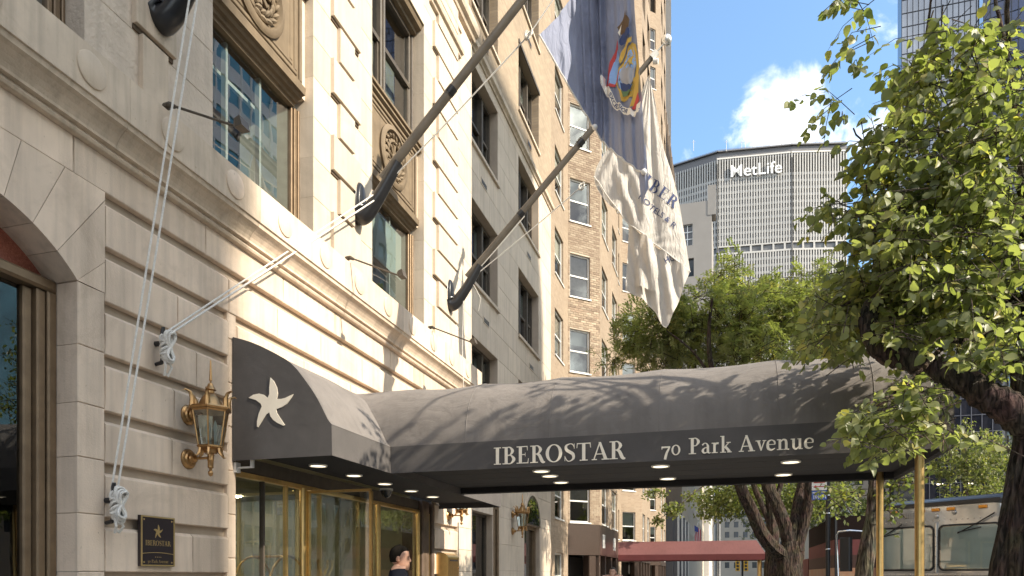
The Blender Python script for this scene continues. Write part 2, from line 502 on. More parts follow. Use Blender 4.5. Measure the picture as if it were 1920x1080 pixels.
    def build(s, name, mats, parent=None, shared=None):
        me = bpy.data.meshes.new(name)
        me.from_pydata(s.v, [], s.f)
        if not isinstance(mats, (list, tuple)):
            mats = [mats]
        for m in mats:
            me.materials.append(m)
        if len(mats) > 1:
            me.polygons.foreach_set('material_index', s.m)
        if any(s.sm):
            me.polygons.foreach_set('use_smooth', s.sm)
            me.set_sharp_from_angle(angle=R(38))
        me.update()
        return link(name, me, parent)


def link(name, me, parent=None):
    o = bpy.data.objects.new(name, me)
    COL.objects.link(o)
    if parent is not None:
        o.parent = parent
        o.matrix_parent_inverse = Matrix.Translation(-parent.location) if parent.type == 'EMPTY' and parent.parent is None else Matrix()
    return o


def tag(o, label=None, cat=None, group=None, kind=None):
    if label: o['label'] = label
    if cat: o['category'] = cat
    if group: o['group'] = group
    if kind: o['kind'] = kind
    return o


def thing(name, label, cat, loc=(0, 0, 0), group=None):
    o = bpy.data.objects.new(name, None)
    o.location = loc
    o.empty_display_size = .2
    COL.objects.link(o)
    return tag(o, label, cat, group)


def copy_tree(o, off, label=None, parent=None):
    c = o.copy(); COL.objects.link(c)
    if parent is None:
        c.location = o.location + Vector(off)
        if label: c['label'] = label
    else:
        c.parent = parent
        c.matrix_parent_inverse = o.matrix_parent_inverse
    for ch in list(o.children):
        copy_tree(ch, off, None, c)
    return c


def arcpts(cx, cy, rx, ry, a0, a1, n):
    return [(cx + rx * cos(R(a0 + (a1 - a0) * i / n)), cy + ry * sin(R(a0 + (a1 - a0) * i / n))) for i in range(n + 1)]


def smooth_pts(P, n=6):
    """Catmull-Rom through points of any dimension"""
    out = []
    for i in range(len(P) - 1):
        p0, p1, p2, p3 = P[max(i - 1, 0)], P[i], P[i + 1], P[min(i + 2, len(P) - 1)]
        for k in range(n):
            t = k / n
            out.append(tuple(.5 * (2 * b + (c - a) * t + (2 * a - 5 * b + 4 * c - d) * t * t + (3 * b - a - 3 * c + d) * t ** 3)
                             for a, b, c, d in zip(p0, p1, p2, p3)))
    out.append(tuple(P[-1]))
    return out


# ---------------------------------------------------------------- lettering
def text2d(txt, bold=0.0):
    """(verts2d, faces) of Blender's own sans face, cap height about .73 of the unit, filled flat"""
    cu = bpy.data.curves.new('lettering', 'FONT')
    cu.body = txt; cu.size = 1; cu.offset = bold; cu.resolution_u = 3
    o = bpy.data.objects.new('lettering', cu)
    COL.objects.link(o)
    dg = bpy.context.evaluated_depsgraph_get(); dg.update()
    me = bpy.data.meshes.new_from_object(o.evaluated_get(dg))
    V = [(v.co.x, v.co.y) for v in me.vertices]; F = [tuple(p.vertices) for p in me.polygons]
    bpy.data.objects.remove(o); bpy.data.meshes.remove(me); bpy.data.curves.remove(cu)
    return V, F


def stroke(P, W, n=6):
    Q = smooth_pts([(*p, w) for p, w in zip(P, W)], n)
    L_, R_ = [], []
    for i, (x, y, w) in enumerate(Q):
        a, b = Q[max(i - 1, 0)], Q[min(i + 1, len(Q) - 1)]
        dx, dy = b[0] - a[0], b[1] - a[1]; l = sqrt(dx * dx + dy * dy) or 1
        L_.append((x - dy / l * w / 2, y + dx / l * w / 2)); R_.append((x + dy / l * w / 2, y - dx / l * w / 2))
    return [[L_[i], L_[i + 1], R_[i + 1], R_[i]] for i in range(len(Q) - 1)]


def rect(x0, y0, x1, y1):
    return [[(x0, y0), (x1, y0), (x1, y1), (x0, y1)]]


def line(x0, y0, x1, y1, w):
    return stroke([(x0, y0), (x1, y1)], [w, w], 1)


def ring(cx, cy, rx, ry, ix, iy, n=22, dx=0):
    o = arcpts(cx, cy, rx, ry, 0, 360, n); i = arcpts(cx + dx, cy, ix, iy, 0, 360, n)
    return [[o[k], o[k + 1], i[k + 1], i[k]] for k in range(n)]


def serif(x0, x1, y, h=.055, up=True):
    return rect(x0, y, x1, y + h) if up else rect(x0, y - h, x1, y)


def glyph(c):
    """strokes of a bracketed serif face, cap height 1; returns (list of stroke groups, advance)"""
    S = []
    A = S.append
    if c == 'I':
        A(rect(.13, 0, .31, 1)); A(serif(.02, .42, 0)); A(serif(.02, .42, 1, up=False)); return S, .48
    if c in 'BPR':
        A(rect(.12, 0, .29, 1)); A(serif(.0, .42 if c != 'B' else .3, 0)); A(serif(.0, .3, 1, up=False))
        A(stroke([(.26, .972), (.42, .965), (.555, .755), (.42, .525), (.26, .515)], [.056, .07, .165, .07, .056]))
        if c == 'B':
            A(stroke([(.26, .515), (.46, .505), (.63, .27), (.46, .035), (.26, .028)], [.05, .07, .18, .07, .056])); return S, .76
        if c == 'R':
            A(stroke([(.36, .53), (.50, .42), (.66, .06), (.80, .03)], [.12, .16, .17, .07])); return S, .80
        return S, .68
    if c == 'E':
        A(rect(.12, 0, .29, 1)); A(rect(0, .945, .60, 1)); A(rect(0, 0, .64, .055)); A(rect(.28, .49, .48, .54))
        A([[(.56, .95), (.60, .95), (.60, .74), (.575, .74)]]); A([[(.59, .05), (.64, .05), (.665, .28), (.635, .28)]]); A(rect(.46, .40, .485, .63)); return S, .72
    if c == 'O':
        A(ring(.45, .5, .44, .52, .265, .465, 30)); return S, .96
    if c == 'S':
        A(stroke([(.535, .80), (.45, .955), (.30, .985), (.12, .88), (.13, .67), (.30, .53), (.47, .40), (.50, .17), (.33, .012), (.17, .04), (.06, .25)],
                 [.035, .05, .05, .12, .16, .18, .17, .13, .055, .05, .035]))
        A(rect(.525, .70, .555, .99)); A(rect(.04, .02, .07, .31)); return S, .64
    if c == 'T':
        A(rect(.29, 0, .46, 1)); A(serif(.17, .58, 0)); A(rect(.02, .945, .73, 1)); A([[(.02, .95), (.06, .95), (.04, .72), (.0, .72)]]); A([[(.69, .95), (.73, .95), (.75, .72), (.71, .72)]]); return S, .78
    if c == 'A':
        A(line(.10, .03, .40, .98, .065)); A([[(.34, 1.0), (.46, 1.0), (.80, .03), (.61, .03)]]); A(line(.20, .33, .60, .33, .05)); A(serif(-.01, .26, 0)); A(serif(.50, .88, 0)); return S, .88
    if c == '7':
        A(rect(.02, .46, .50, .56)); A(stroke([(.48, .52), (.30, .15), (.20, -.26)], [.08, .14, .15])); A(rect(.0, .38, .045, .56)); return S, .54
    if c == '0':
        A(ring(.26, .31, .26, .33, .145, .27)); return S, .60
    if c == 'a':
        A(rect(.31, .05, .45, .48)); A(stroke([(.07, .52), (.16, .625), (.30, .62), (.38, .46)], [.09, .06, .06, .13])); A(stroke([(.36, .37), (.18, .33), (.09, .17), (.18, .035), (.35, .09)], [.05, .07, .14, .09, .05]))
        A(stroke([(.38, .08), (.46, .02), (.54, .05)], [.12, .06, .03])); return S, .56
    if c == 'r':
        A(rect(.09, 0, .23, .64)); A(serif(.0, .34, 0)); A(rect(.0, .585, .16, .64)); A(stroke([(.20, .46), (.28, .60), (.39, .58)], [.05, .09, .13])); return S, .45
    if c == 'k':
        A(rect(.09, 0, .23, 1.03)); A(serif(.0, .32, 0)); A(rect(.0, .98, .16, 1.03)); A(line(.20, .28, .48, .60, .055)); A(line(.28, .37, .53, .04, .15)); A(serif(.38, .64, 0)); A(serif(.35, .59, .64, up=False)); return S, .64
    if c == 'v':
        A([[(.07, .62), (.22, .62), (.35, .06), (.28, 0)]]); A(line(.29, .02, .48, .60, .06)); A(serif(.0, .27, .64, up=False)); A(serif(.38, .58, .64, up=False)); return S, .57
    if c == 'e':
        A(stroke([(.05, .34), (.10, .54), (.27, .625), (.42, .52), (.44, .36)], [.15, .11, .06, .10, .08])); A(rect(.10, .335, .46, .38)); A(stroke([(.05, .34), (.09, .12), (.26, .03), (.45, .13)], [.15, .15, .10, .03])); return S, .52
    if c in 'nu':
        A(rect(.09, 0, .23, .64) if c == 'n' else rect(.42, 0, .56, .64))
        if c == 'n':
            A(serif(.0, .32, 0)); A(serif(.35, .66, 0)); A(rect(.0, .585, .16, .64)); A(stroke([(.20, .47), (.32, .61), (.46, .57), (.495, .40), (.495, .03)], [.05, .09, .12, .14, .14]))
        else:
            A(rect(.0, .585, .22, .64)); A(rect(.36, .585, .5, .64)); A(rect(.5, .0, .64, .055)); A(stroke([(.155, .62), (.155, .25), (.19, .07), (.31, .03), (.44, .17)], [.14, .14, .12, .09, .05]))
        return S, .70
    return S, .34


def serif_text(mb, txt, fn, sp=.03, mi=0, lift=.0005):
    """lay serif text flat; fn(x, y, k) -> world point, k is a small lift so that overlapping strokes never share a plane"""
    x = 0
    for ch in txt:
        st, adv = glyph(ch)
        for k, g in enumerate(st):
            for q in g:
                mb.add([fn(x + a, b, k * lift) for a, b in q], [tuple(range(len(q)))], mi)
        x += adv + sp
    return x


def serif_len(txt, sp=.03):
    return sum(glyph(c)[1] + sp for c in txt)

# ================================================================ the ground
CONC = mat('concrete_paving', (.42, .39, .35), .9, var=.12, vscale=.8, bump=.1)
ASPH = mat('asphalt', (.05, .05, .052), .9, var=.2, vscale=2, bump=.3, bscale=90)
KERB = mat('granite_kerb', (.30, .29, .28), .85, var=.15, vscale=20)
GRASSM = mat('planting_bed', (.05, .09, .03), .95, var=.3, vscale=6)
PAINT = mat('road_paint', (.7, .7, .68), .7)


def sheet(name, x0, x1, y0, y1, z, m, z0=None):
    b = MB()
    if z0 is None:
        b.quad((x0, y0, z), (x1, y0, z), (x1, y1, z), (x0, y1, z))
    else:
        b.box((x0, y0, z0), (x1, y1, z))
    return tag(b.build(name, m), kind='structure')


sheet('ground', -1500, 1500, -600, 2600, -.20, ASPH)
sheet('road', 7.55, 20.0, -120, 900, -.14, ASPH)
sheet('road', 26.0, 37.5, -120, 900, -.14, ASPH)
sheet('pavement', -.6, 7.4, -120, 900, 0, CONC, -.19)
sheet('kerb', 7.4, 7.55, -120, 900, -.005, KERB, -.19)
sheet('median', 20.0, 26.0, -120, 900, 0, GRASSM, -.19)
sheet('pavement', 37.6, 45, -120, 900, 0, CONC, -.19)
b = MB()
for k in range(60):
    b.quad((13.7, -60 + k * 9, -.136), (13.82, -60 + k * 9, -.136), (13.82, -57 + k * 9, -.136), (13.7, -57 + k * 9, -.136))
tag(b.build('road_markings', PAINT), kind='structure')

# ================================================================ the hotel
HF = Fr((0, 0, 0), (0, 1, 0), (1, 0, 0))
hotel = thing('hotel_building', 'cream limestone hotel with banded stone blocks and dark window frames behind the black canopy', 'building', (0, 6, 0))
jit = lambda a: rng.uniform(-a, a)


def stone(u0, u1, z0, z1, d1=0.0, d0=-.08, ch=.006, top=None, m=STONE, fr=HF, parent=None, name='stone_block', g=.0025):
    b = MB()
    b.fbox(fr, u0 + g, u1 - g, z0 + g, z1 - g, d0, d1, 0, ch, top)
    return b.build(name, m, parent or hotel)


G = [.30, .745, 1.19, 1.634, 2.078, 2.516, 2.938, 3.393, 3.822, 4.266, 4.70]   # bottom edges of the banded courses
GH = .082      # height of the sunk channel between courses
PJ = .062      # how far the bands stand out


# --- ground floor, piece by piece between arch window and entrance
arcC, arcR, arcZ = 2.62, 0, 3.88
# circle through three measured points of the arch
def circ(p, q, r):
    ax, ay, bx, by, cx, cy = *p, *q, *r
    d = 2 * (ax * (by - cy) + bx * (cy - ay) + cx * (ay - by))
    ux = ((ax * ax + ay * ay) * (by - cy) + (bx * bx + by * by) * (cy - ay) + (cx * cx + cy * cy) * (ay - by)) / d
    uy = ((ax * ax + ay * ay) * (cx - bx) + (bx * bx + by * by) * (ax - cx) + (cx * cx + cy * cy) * (bx - ax)) / d
    return ux, uy, sqrt((ax - ux) ** 2 + (ay - uy) ** 2)


cU, cZ, cR = circ((3.718, 4.245), (4.07, 4.099), (4.335, 3.888))
aR = math.atan2(3.888 - cZ, 4.335 - cU)
uL = 2 * cU - 4.335
N_V = 9
edges = [aR + (pi - 2 * aR) * k / N_V for k in range(N_V + 1)]
UB0, UB1, ZT = uL - .35, 4.59, 4.70


def arch_point(a, r):
    return cU + r * cos(a), cZ + r * sin(a)


def outer(a):
    dx, dz = cos(a), sin(a)
    t = (ZT - cZ) / dz
    if dx > 0: t = min(t, (UB1 - cU) / dx)
    if dx < 0: t = min(t, (UB0 - cU) / dx)
    return cU + dx * t, cZ + dz * t


for k in range(N_V):
    a0, a1 = edges[k] + .0015, edges[k + 1] - .0015
    inn = [arch_point(a0 + (a1 - a0) * i / 8, cR) for i in range(9)]
    o0, o1 = outer(a0), outer(a1)
    corner = []
    if abs(o0[0] - UB1) < 1e-6 and abs(o1[1] - ZT) < 1e-6 and abs(o1[0] - UB1) > 1e-6: corner = [(UB1, ZT)]
    if abs(o1[0] - UB0) < 1e-6 and abs(o0[1] - ZT) < 1e-6 and abs(o0[0] - UB0) > 1e-6: corner = [(UB0, ZT)]
    poly = inn[::-1] + [o0] + corner + [o1]
    b = MB()
    b.prism(poly, lambda u, z, d: HF.p(u, z, d), -.34, 0)
    b.build('voussoir', STONE, hotel)
# pier between arch window and the bands: smooth ashlar with the reveal
pz = [0, .745, 1.19, 1.634, 2.09, 2.53, 2.95, 3.40, 3.884]
for i in range(len(pz) - 1):
    b = MB(); b.fbox(HF, 4.338, 4.588, pz[i] + .002, pz[i + 1] - .002, -.34, 0, 0, .006)
    b.build('stone_block', STONE, hotel)
    b = MB(); b.fbox(HF, UB0, uL - .003, pz[i] + .002, pz[i + 1] - .002, -.34, 0, 0, .006)
    b.build('stone_block', STONE, hotel)
for sgn in (1, -1):
    a_ = aR if sgn > 0 else pi - aR
    o_ = outer(a_); e_ = UB1 - .002 if sgn > 0 else UB0 + .002
    b = MB(); b.prism([(cU + sgn * (cR * cos(aR)), cZ + cR * sin(aR)), (e_, 3.886), (e_, o_[1] - .003)][::sgn], lambda u, z, d: HF.p(u, z, d), -.34, 0); b.build('skewback', STONE, hotel)


def bands(u0, u1, k0, k1, left_square=True, joints=None, m=STONE, ztop=None):
    """banded courses k0..k1 between u0 and u1: blocks standing out with sunk channels between them"""
    for k in range(k0, k1):
        zb = G[k]; zt = (G[k + 1] if k + 1 < len(G) else 5.03) - (GH if k + 1 < len(G) else 0)
        js = [u0]
        x = u0 + rng.uniform(.7, 1.5)
        while x < u1 - .45:
            js.append(x); x += rng.uniform(.8, 1.6)
        js.append(u1)
        for a, c in zip(js[:-1], js[1:]):
            b = MB()
            b.fbox(HF, a + .0015, c - .0015, zb, zt, -PJ - .02, 0, 0, .007, .03)
            b.build('stone_block', m, hotel)


bands(4.592, 6.09, 0, 10)
# plain margin at the entrance, chamfered behind
for i in range(9):
    b = MB(); z0 = i * .445
    b.fbox(HF, 6.092, 6.222, z0 + .001, z0 + .444, -.4, -.012, 0, .01); b.build('stone_block', STONE, hotel)
b = MB(); b.fbox(HF, 6.092, 6.222, 4.005, 4.27, -.08, -.012, 0, .01); b.build('stone_block', STONE, hotel)
# the top course runs the whole length, the one under it over the entrance
bands(4.30, 12.55, 10, 11)
b = MB(); b.fbox(HF, UB0, 4.296, 4.703, 5.03, -.08, 0, 0, .005); b.build('stone_block', STONE, hotel)
bands(6.095, 12.55, 9, 10)
bands(6.225, 12.55, 8, 9)
bands(6.225, 12.55, 7, 8)
bands(6.225, 12.55, 6, 7)
bands(11.42, 12.55, 0, 6)
# flat corner strip of the pavilion
for i in range(12):
    z0 = i * .42
    b = MB(); b.fbox(HF, 12.553, 13.30, z0 + .0015, z0 + .4185, -.3, -.004, 0, .008); b.build('stone_block', STONE_U, hotel)
# backing masonry behind all bands
b = MB()
b.wall(HF, 4.588, 6.092, 0, 5.05, (), -PJ)
b.wall(HF, 6.092, 13.25, 2.9, 5.05, (), -PJ)
b.wall(HF, 11.42, 13.25, 0, 2.9, (), -PJ)
b.wall(HF, UB0, 4.588, 4.70, 5.05, (), -PJ)
b.wall(HF, -6, UB0, 0, 5.05, (), -.02)
b.quad(HF.p(13.3, 0, -.3), HF.p(13.3, 0, -.004), HF.p(13.3, 13, -.004), HF.p(13.3, 13, -.3))
b.build('wall', JOINT, hotel)
STONE_BASE = STONE

# --- arch window: bronze frame, speckled red tympanum, pane, dark shop inside
b = MB()
for u0, u1, d0, d1 in ((4.262, 4.338, -.30, -.205), (4.186, 4.259, -.31, -.225), (4.11, 4.183, -.34, -.27)):
    b.fbox(HF, u0, u1, 0, 3.80, d0, d1, 0, .012)
    b.fbox(HF, 2 * cU - u1, 2 * cU - u0, 0, 3.80, d0, d1, 0, .012)
b.fbox(HF, uL, 4.338, 3.803, 3.90, -.32, -.20, 0, .02)
wf = b.build('window', BRONZE2, hotel)
b = MB(); b.quad(HF.p(uL + .3, 0, -.31), HF.p(4.12, 0, -.31), HF.p(4.12, 3.8, -.31), HF.p(uL + .3, 3.8, -.31)); b.build('pane', GLASS_A, wf)
poly = [arch_point(a, cR - .002) for a in [aR + (pi - 2 * aR) * i / 40 for i in range(41)]]
poly = [p for p in poly if p[1] > 3.9] + [(uL + .0, 3.902), (4.335, 3.902)]
RSPECK = mat('red_speckle', (.22, .062, .04), .30, col2=(.42, .15, .10), vscale=95, detail=2)  # speckled red panel in the arch head
b = MB(); b.prism(poly, lambda u, z, d: HF.p(u, z, d), -.36, -.30); b.build('tympanum', RSPECK, hotel)


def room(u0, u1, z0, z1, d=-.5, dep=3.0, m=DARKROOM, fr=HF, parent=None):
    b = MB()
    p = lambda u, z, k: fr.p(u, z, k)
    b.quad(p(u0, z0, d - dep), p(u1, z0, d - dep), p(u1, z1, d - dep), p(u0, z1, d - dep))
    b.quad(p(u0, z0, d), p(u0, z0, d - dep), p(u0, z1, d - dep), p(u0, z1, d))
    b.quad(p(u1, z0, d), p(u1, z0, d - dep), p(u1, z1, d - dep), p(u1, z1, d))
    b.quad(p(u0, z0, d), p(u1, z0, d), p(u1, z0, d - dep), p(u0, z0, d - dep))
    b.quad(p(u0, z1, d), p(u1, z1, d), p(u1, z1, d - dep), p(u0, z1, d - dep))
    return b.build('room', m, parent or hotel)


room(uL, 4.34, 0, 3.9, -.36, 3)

# --- belt course: stones of one moulded section, end to end
PROF = [(-.08, 4.985), (.022, 4.985), (.05, 4.992), (.062, 5.012), (.05, 5.032), (.046, 5.045), (.085, 5.052), (.085, 5.075), (.10, 5.105),
        (.128, 5.142), (.165, 5.176), (.197, 5.194), (.205, 5.232), (.222, 5.236), (.222, 5.592), (.205, 5.606), (.0, 5.63), (-.08, 5.63)]
cuts = [-3.0, -.6, .9, 2.55, 4.62, 6.3, 8.02, 9.7, 11.35, 13.28]
for a, c in zip(cuts[:-1], cuts[1:]):
    b = MB()
    b.loft([[HF.p(a + .0015, z, d) for d, z in PROF], [HF.p(c - .0015, z, d) for d, z in PROF]], True, True, 0, False)
    b.build('belt_stone', STONE_S if a < 4.7 else STONE, hotel)
for i in range(-2, 12):
    u = 4.255 + .823 * i
    if not 0 < u < 13.1: continue
    b = MB(); b.lathe([(.0, .017), (.118, .017), (.128, .012), (.132, -.01)], HF.p(u, 5.412, .222), 28, (1, 0, 0))
    b.build('roundel', STONE_S if u < 5.9 else STONE, hotel)

# --- upper piers: coursed ashlar with long and short raised quoin panels
CO = .488
QSHADE = mat('quoin_shade', (.10, .07, .045), .95)  # painted shade for the undersides of the raised quoin panels
Z0U = 5.632
zc = [Z0U] + [6.22 + CO * i - .0 for i in range(0, 13)]


def pier(u0, u1, long, short, mirror_right=False, ztop=12.2, m=STONE_U, phase=0, mq=STONE_U):
    for i in range(len(zc) - 1):
        a, c = zc[i], zc[i + 1]
        if a > ztop: break
        b = MB(); b.fbox(HF, u0, u1, a + .0012, c - .0012, -.32, 0, 0, .004); b.build('stone_block', m, hotel)
        lo = (i + phase) % 2 == 0
        q = long if lo else short
        b = MB(); b.fbox(HF, q[0] + .004, q[1] - .004, a + .006, a + .047, -.01, .016); b.build('joint', QSHADE, hotel)  # dark strip standing in for the shadow under the panel
        b = MB(); b.fbox(HF, q[0], q[1], a + .048, c - .001, -.01, .055, 0, .004); b.build('stone_block', mq, hotel)


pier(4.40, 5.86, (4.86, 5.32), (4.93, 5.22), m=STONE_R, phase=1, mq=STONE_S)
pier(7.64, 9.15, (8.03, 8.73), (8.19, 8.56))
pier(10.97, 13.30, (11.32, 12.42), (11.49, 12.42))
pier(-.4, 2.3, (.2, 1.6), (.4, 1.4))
b = MB(); b.wall(HF, -6, -.4, 5.6, 30, (), 0); b.wall(HF, -.4, 13.3, 12.35, 40, (), -.06)
b.build('upper_wall', brick_mat('pale_brick', (.46, .38, .27), (.38, .30, .20), (.34, .28, .21)), hotel)


def medallion(u, z, d):
    b = MB()
    b.lathe([(.44, .0), (.45, .035), (.42, .06), (.375, .065), (.36, .03), (.345, .0)], HF.p(u, z, d), 40, (1, 0, 0))
    ringo = b.build('medallion', SPAND, hotel)
    b = MB()
    for k in range(18):
        a = 2 * pi * k / 18
        c = HF.p(u + .265 * cos(a), z + .265 * sin(a), d + .02)
        t = Vector((0, -sin(a), cos(a))); r = Vector((0, cos(a), sin(a)))
        for s in (-1, 1):
            b.lathe([(.0, -.055), (.026, -.03), (.032, 0), (.02, .04), (0, .065)], c + r * .035 * s + Vector((.012, 0, 0)), 6, (t + r * .45 * s + Vector((.4, 0, 0))).normalized())
    b.build('wreath', SPAND, ringo)
    b = MB()
    b.lathe([(.0, .05), (.05, .045), (.07, .02), (.075, 0)], HF.p(u, z, d), 16, (1, 0, 0))
    for k in range(8):
        a = 2 * pi * k / 8
        b.tube([HF.p(u + .06 * cos(a), z + .06 * sin(a), d + .02), HF.p(u + .17 * cos(a), z + .17 * sin(a), d + .03), HF.p(u + .20 * cos(a), z + .20 * sin(a), d + .005)], [.018, .028, .01], 6)
    b.build('rosette', SPAND, ringo)


def upper_bay(u0, u1, kind):
    """tall window, spandrel with medallion, and the sash window above"""
    d = -.07
    # spandrel slab and its stepped frames
    b = MB()
    b.fbox(HF, u0 + .003, u1 - .13, 7.40, 8.62, -.24, d - .03)
    b.build('spandrel', SPAND, hotel)
    sp = MB()
    for k, (w, dd) in enumerate(((.0, .0), (.09, -.012), (.17, -.02))):
        a, c, e, f = u0 + .003 + w, u1 - .13 - w, 7.47 + w * .9, 8.60 - w * .8
        t = .05
        sp.fbox(HF, a, a + t, e + t, f - t, d - .04, d + dd, 0, .008); sp.fbox(HF, c - t, c, e + t, f - t, d - .04, d + dd, 0, .008)
        sp.fbox(HF, a, c, e, e + t, d - .04, d + dd + .001, 0, .008); sp.fbox(HF, a, c, f - t, f, d - .04, d + dd + .001, 0, .008)
    sp.build('panel_moulding', SPAND, hotel)
    medallion((u0 + u1) / 2 - .06, 8.02, d - .03)
    # head moulding over the tall window (dark underside)
    b = MB()
    pr = [(-.30, 7.28), (-.20, 7.28), (-.195, 7.31), (-.165, 7.315), (-.15, 7.345), (-.11, 7.35), (-.09, 7.38), (d + .02, 7.385), (d + .03, 7.468), (-.30, 7.468)]
    b.loft([[HF.p(u0 + .003, z, q) for q, z in pr], [HF.p(u1 - .10, z, q) for q, z in pr]], True, True, 0, False)
    b.build('window_head', BRONZE2 if 0 else SPAND, hotel)
    # sill mouldings of the window above
    b = MB()
    pr = [(-.30, 8.62), (d, 8.62), (d + .03, 8.64), (d + .03, 8.67), (d - .01, 8.675), (d - .01, 8.70), (d + .05, 8.71), (d + .05, 8.75), (d - .02, 8.755), (d - .02, 8.79), (-.30, 8.80)]
    b.loft([[HF.p(u0 + .003, z, q) for q, z in pr], [HF.p(u1 - .003, z, q) for q, z in pr]], True, True, 0, False)
    b.build('window_sill', SPAND, hotel)
    # the reveal strip right of the spandrel
    b = MB(); b.fbox(HF, u1 - .128, u1 - .002, 7.40, 8.62, -.3, -.12); b.build('stone_block', STONE_U, hotel)
    # lower window: bronze frame and one big pane
    b = MB()
    for a, c, dd in ((u1 - .03, u1 - .002, -.19), (u1 - .085, u1 - .032, -.205), (u1 - .125, u1 - .087, -.225)):
        b.fbox(HF, a, c, 5.64, 7.28, -.32, dd, 0, .006)
        b.fbox(HF, u0 + u1 - c, u0 + u1 - a, 5.64, 7.28, -.32, dd, 0, .006)
    w = b.build('window', BRONZE2, hotel)
    b = MB(); b.quad(HF.p(u0 + .12, 5.64, -.26), HF.p(u1 - .12, 5.64, -.26), HF.p(u1 - .12, 7.28, -.26), HF.p(u0 + .12, 7.28, -.26)); b.build('pane', GLASS_W, w)
    b = MB()
    b.fbox(HF, u0 + .13, u1 - .30, 5.64, 5.66, -.36, -.27)
    for uu in (u0 + .55, u0 + 1.12):
        b.fbox(HF, uu, uu + .035, 5.66, 7.28, -.35, -.29)
    b.build('mullion', WHITE_P, w)  # white bars standing in for mullion lines reflected in the pane
    if kind == 2:
        b = MB(); b.fbox(HF, u0 + .13, u1 - .30, 6.42, 7.14, -.285, -.275); b.build('blind', BLIND, w)
    else:
        b = MB(); b.fbox(HF, u0 + .12, u1 - .45, 7.04, 7.08, -.50, -.46); b.build('blind_rail', WHITE_P, w)
    b = MB()
    b.quad(HF.p(u1 - .14, 5.64, -.27), HF.p(u1 - .40, 5.64, -.75), HF.p(u1 - .40, 7.28, -.75), HF.p(u1 - .14, 7.28, -.27)); b.build('inner_jamb', CURTAIN, w)
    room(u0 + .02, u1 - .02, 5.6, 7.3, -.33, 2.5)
    # sash window above
    b = MB()
    zt = 10.62
    for a, c, dd in ((u1 - .035, u1 - .002, -.20), (u1 - .10, u1 - .037, -.225)):
        b.fbox(HF, a, c, 8.8, zt, -.32, dd, 0, .006); b.fbox(HF, u0 + u1 - c, u0 + u1 - a, 8.8, zt, -.32, dd, 0, .006)
    um = u0 + .72
    b.fbox(HF, um - .075, um + .075, 8.8, zt, -.32, -.19, 0, .01); b.fbox(HF, um - .025, um + .025, 8.8, zt, -.2, -.165, 0, .008)
    b.fbox(HF, u0 + .1, u1 - .1, 8.8, 8.86, -.32, -.21); b.fbox(HF, u0 + .1, u1 - .1, zt - .06, zt, -.32, -.21)
    for a, c in ((u0 + .1, um - .075), (um + .075, u1 - .1)):
        b.fbox(HF, a, c, 9.68, 9.75, -.30, -.215)
        b.fbox(HF, a, a + .045, 8.86, 9.68, -.30, -.235); b.fbox(HF, c - .045, c, 8.86, 9.68, -.30, -.235)
    w = b.build('window', BRONZE, hotel)
    b = MB()
    b.quad(HF.p(u0 + .1, 8.8, -.27), HF.p(u1 - .1, 8.8, -.27), HF.p(u1 - .1, zt, -.27), HF.p(u0 + .1, zt, -.27)); b.build('pane', GLASS_W, w)
    b = MB(); b.fbox(HF, um + .18, u1 - .12, 8.84, 10.1, -.50, -.49); b.build('blind', CURTAIN, w)
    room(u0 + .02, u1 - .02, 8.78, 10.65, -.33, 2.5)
    # hood over it
    b = MB()
    pr = [(-.32, 10.62), (-.14, 10.62), (-.13, 10.66), (-.05, 10.68), (-.02, 10.74), (.0, 10.75), (.0, 12.2), (-.32, 12.2)]
    b.loft([[HF.p(u0 + .003, z, q) for q, z in pr], [HF.p(u1 - .003, z, q) for q, z in pr]], True, True, 0, False)
    b.build('lintel', SPAND, hotel)
    b = MB(); b.wall(HF, u0, u1, 10.76, 12.3, (), .004); b.build('stone_block', STONE_U, hotel)


upper_bay(5.86, 7.64, 1)
upper_bay(9.15, 10.97, 2)
upper_bay(2.45, 4.40, 1)
# string course and cornice at the top of the pavilion
for a, c in ((-.4, 2.4), (2.4, 5.2), (5.2, 8.1), (8.1, 10.9), (10.9, 12.6)):
    b = MB()
    pr = [(-.06, 11.32), (.05, 11.32), (.06, 11.37), (.10, 11.38), (.11, 11.44), (.05, 11.46), (.05, 11.62), (.03, 11.64), (.03, 11.78), (.06, 11.80), (.06, 11.86), (-.06, 11.87)]
    if a > 10: b.loft([[HF.p(max(a, 11.18), z, q) for q, z in pr], [HF.p(c, z, q) for q, z in pr]], True, True, 0, False); b.build('string_stone', STONE_S, hotel)
for a, c in ((-.4, 2.4), (2.4, 5.2), (5.2, 8.1), (8.1, 10.9), (10.9, 13.42)):
    b = MB()
    pr = [(-.16, 12.2), (.03, 12.2), (.05, 12.26), (.11, 12.29), (.13, 12.36), (.13, 12.46), (.08, 12.50), (-.16, 12.52)]
    b.loft([[HF.p(a + .001, z, q) for q, z in pr], [HF.p(c - .001, z, q) for q, z in pr]], True, True, 0, False); b.build('cornice_stone', STONE_S, hotel)

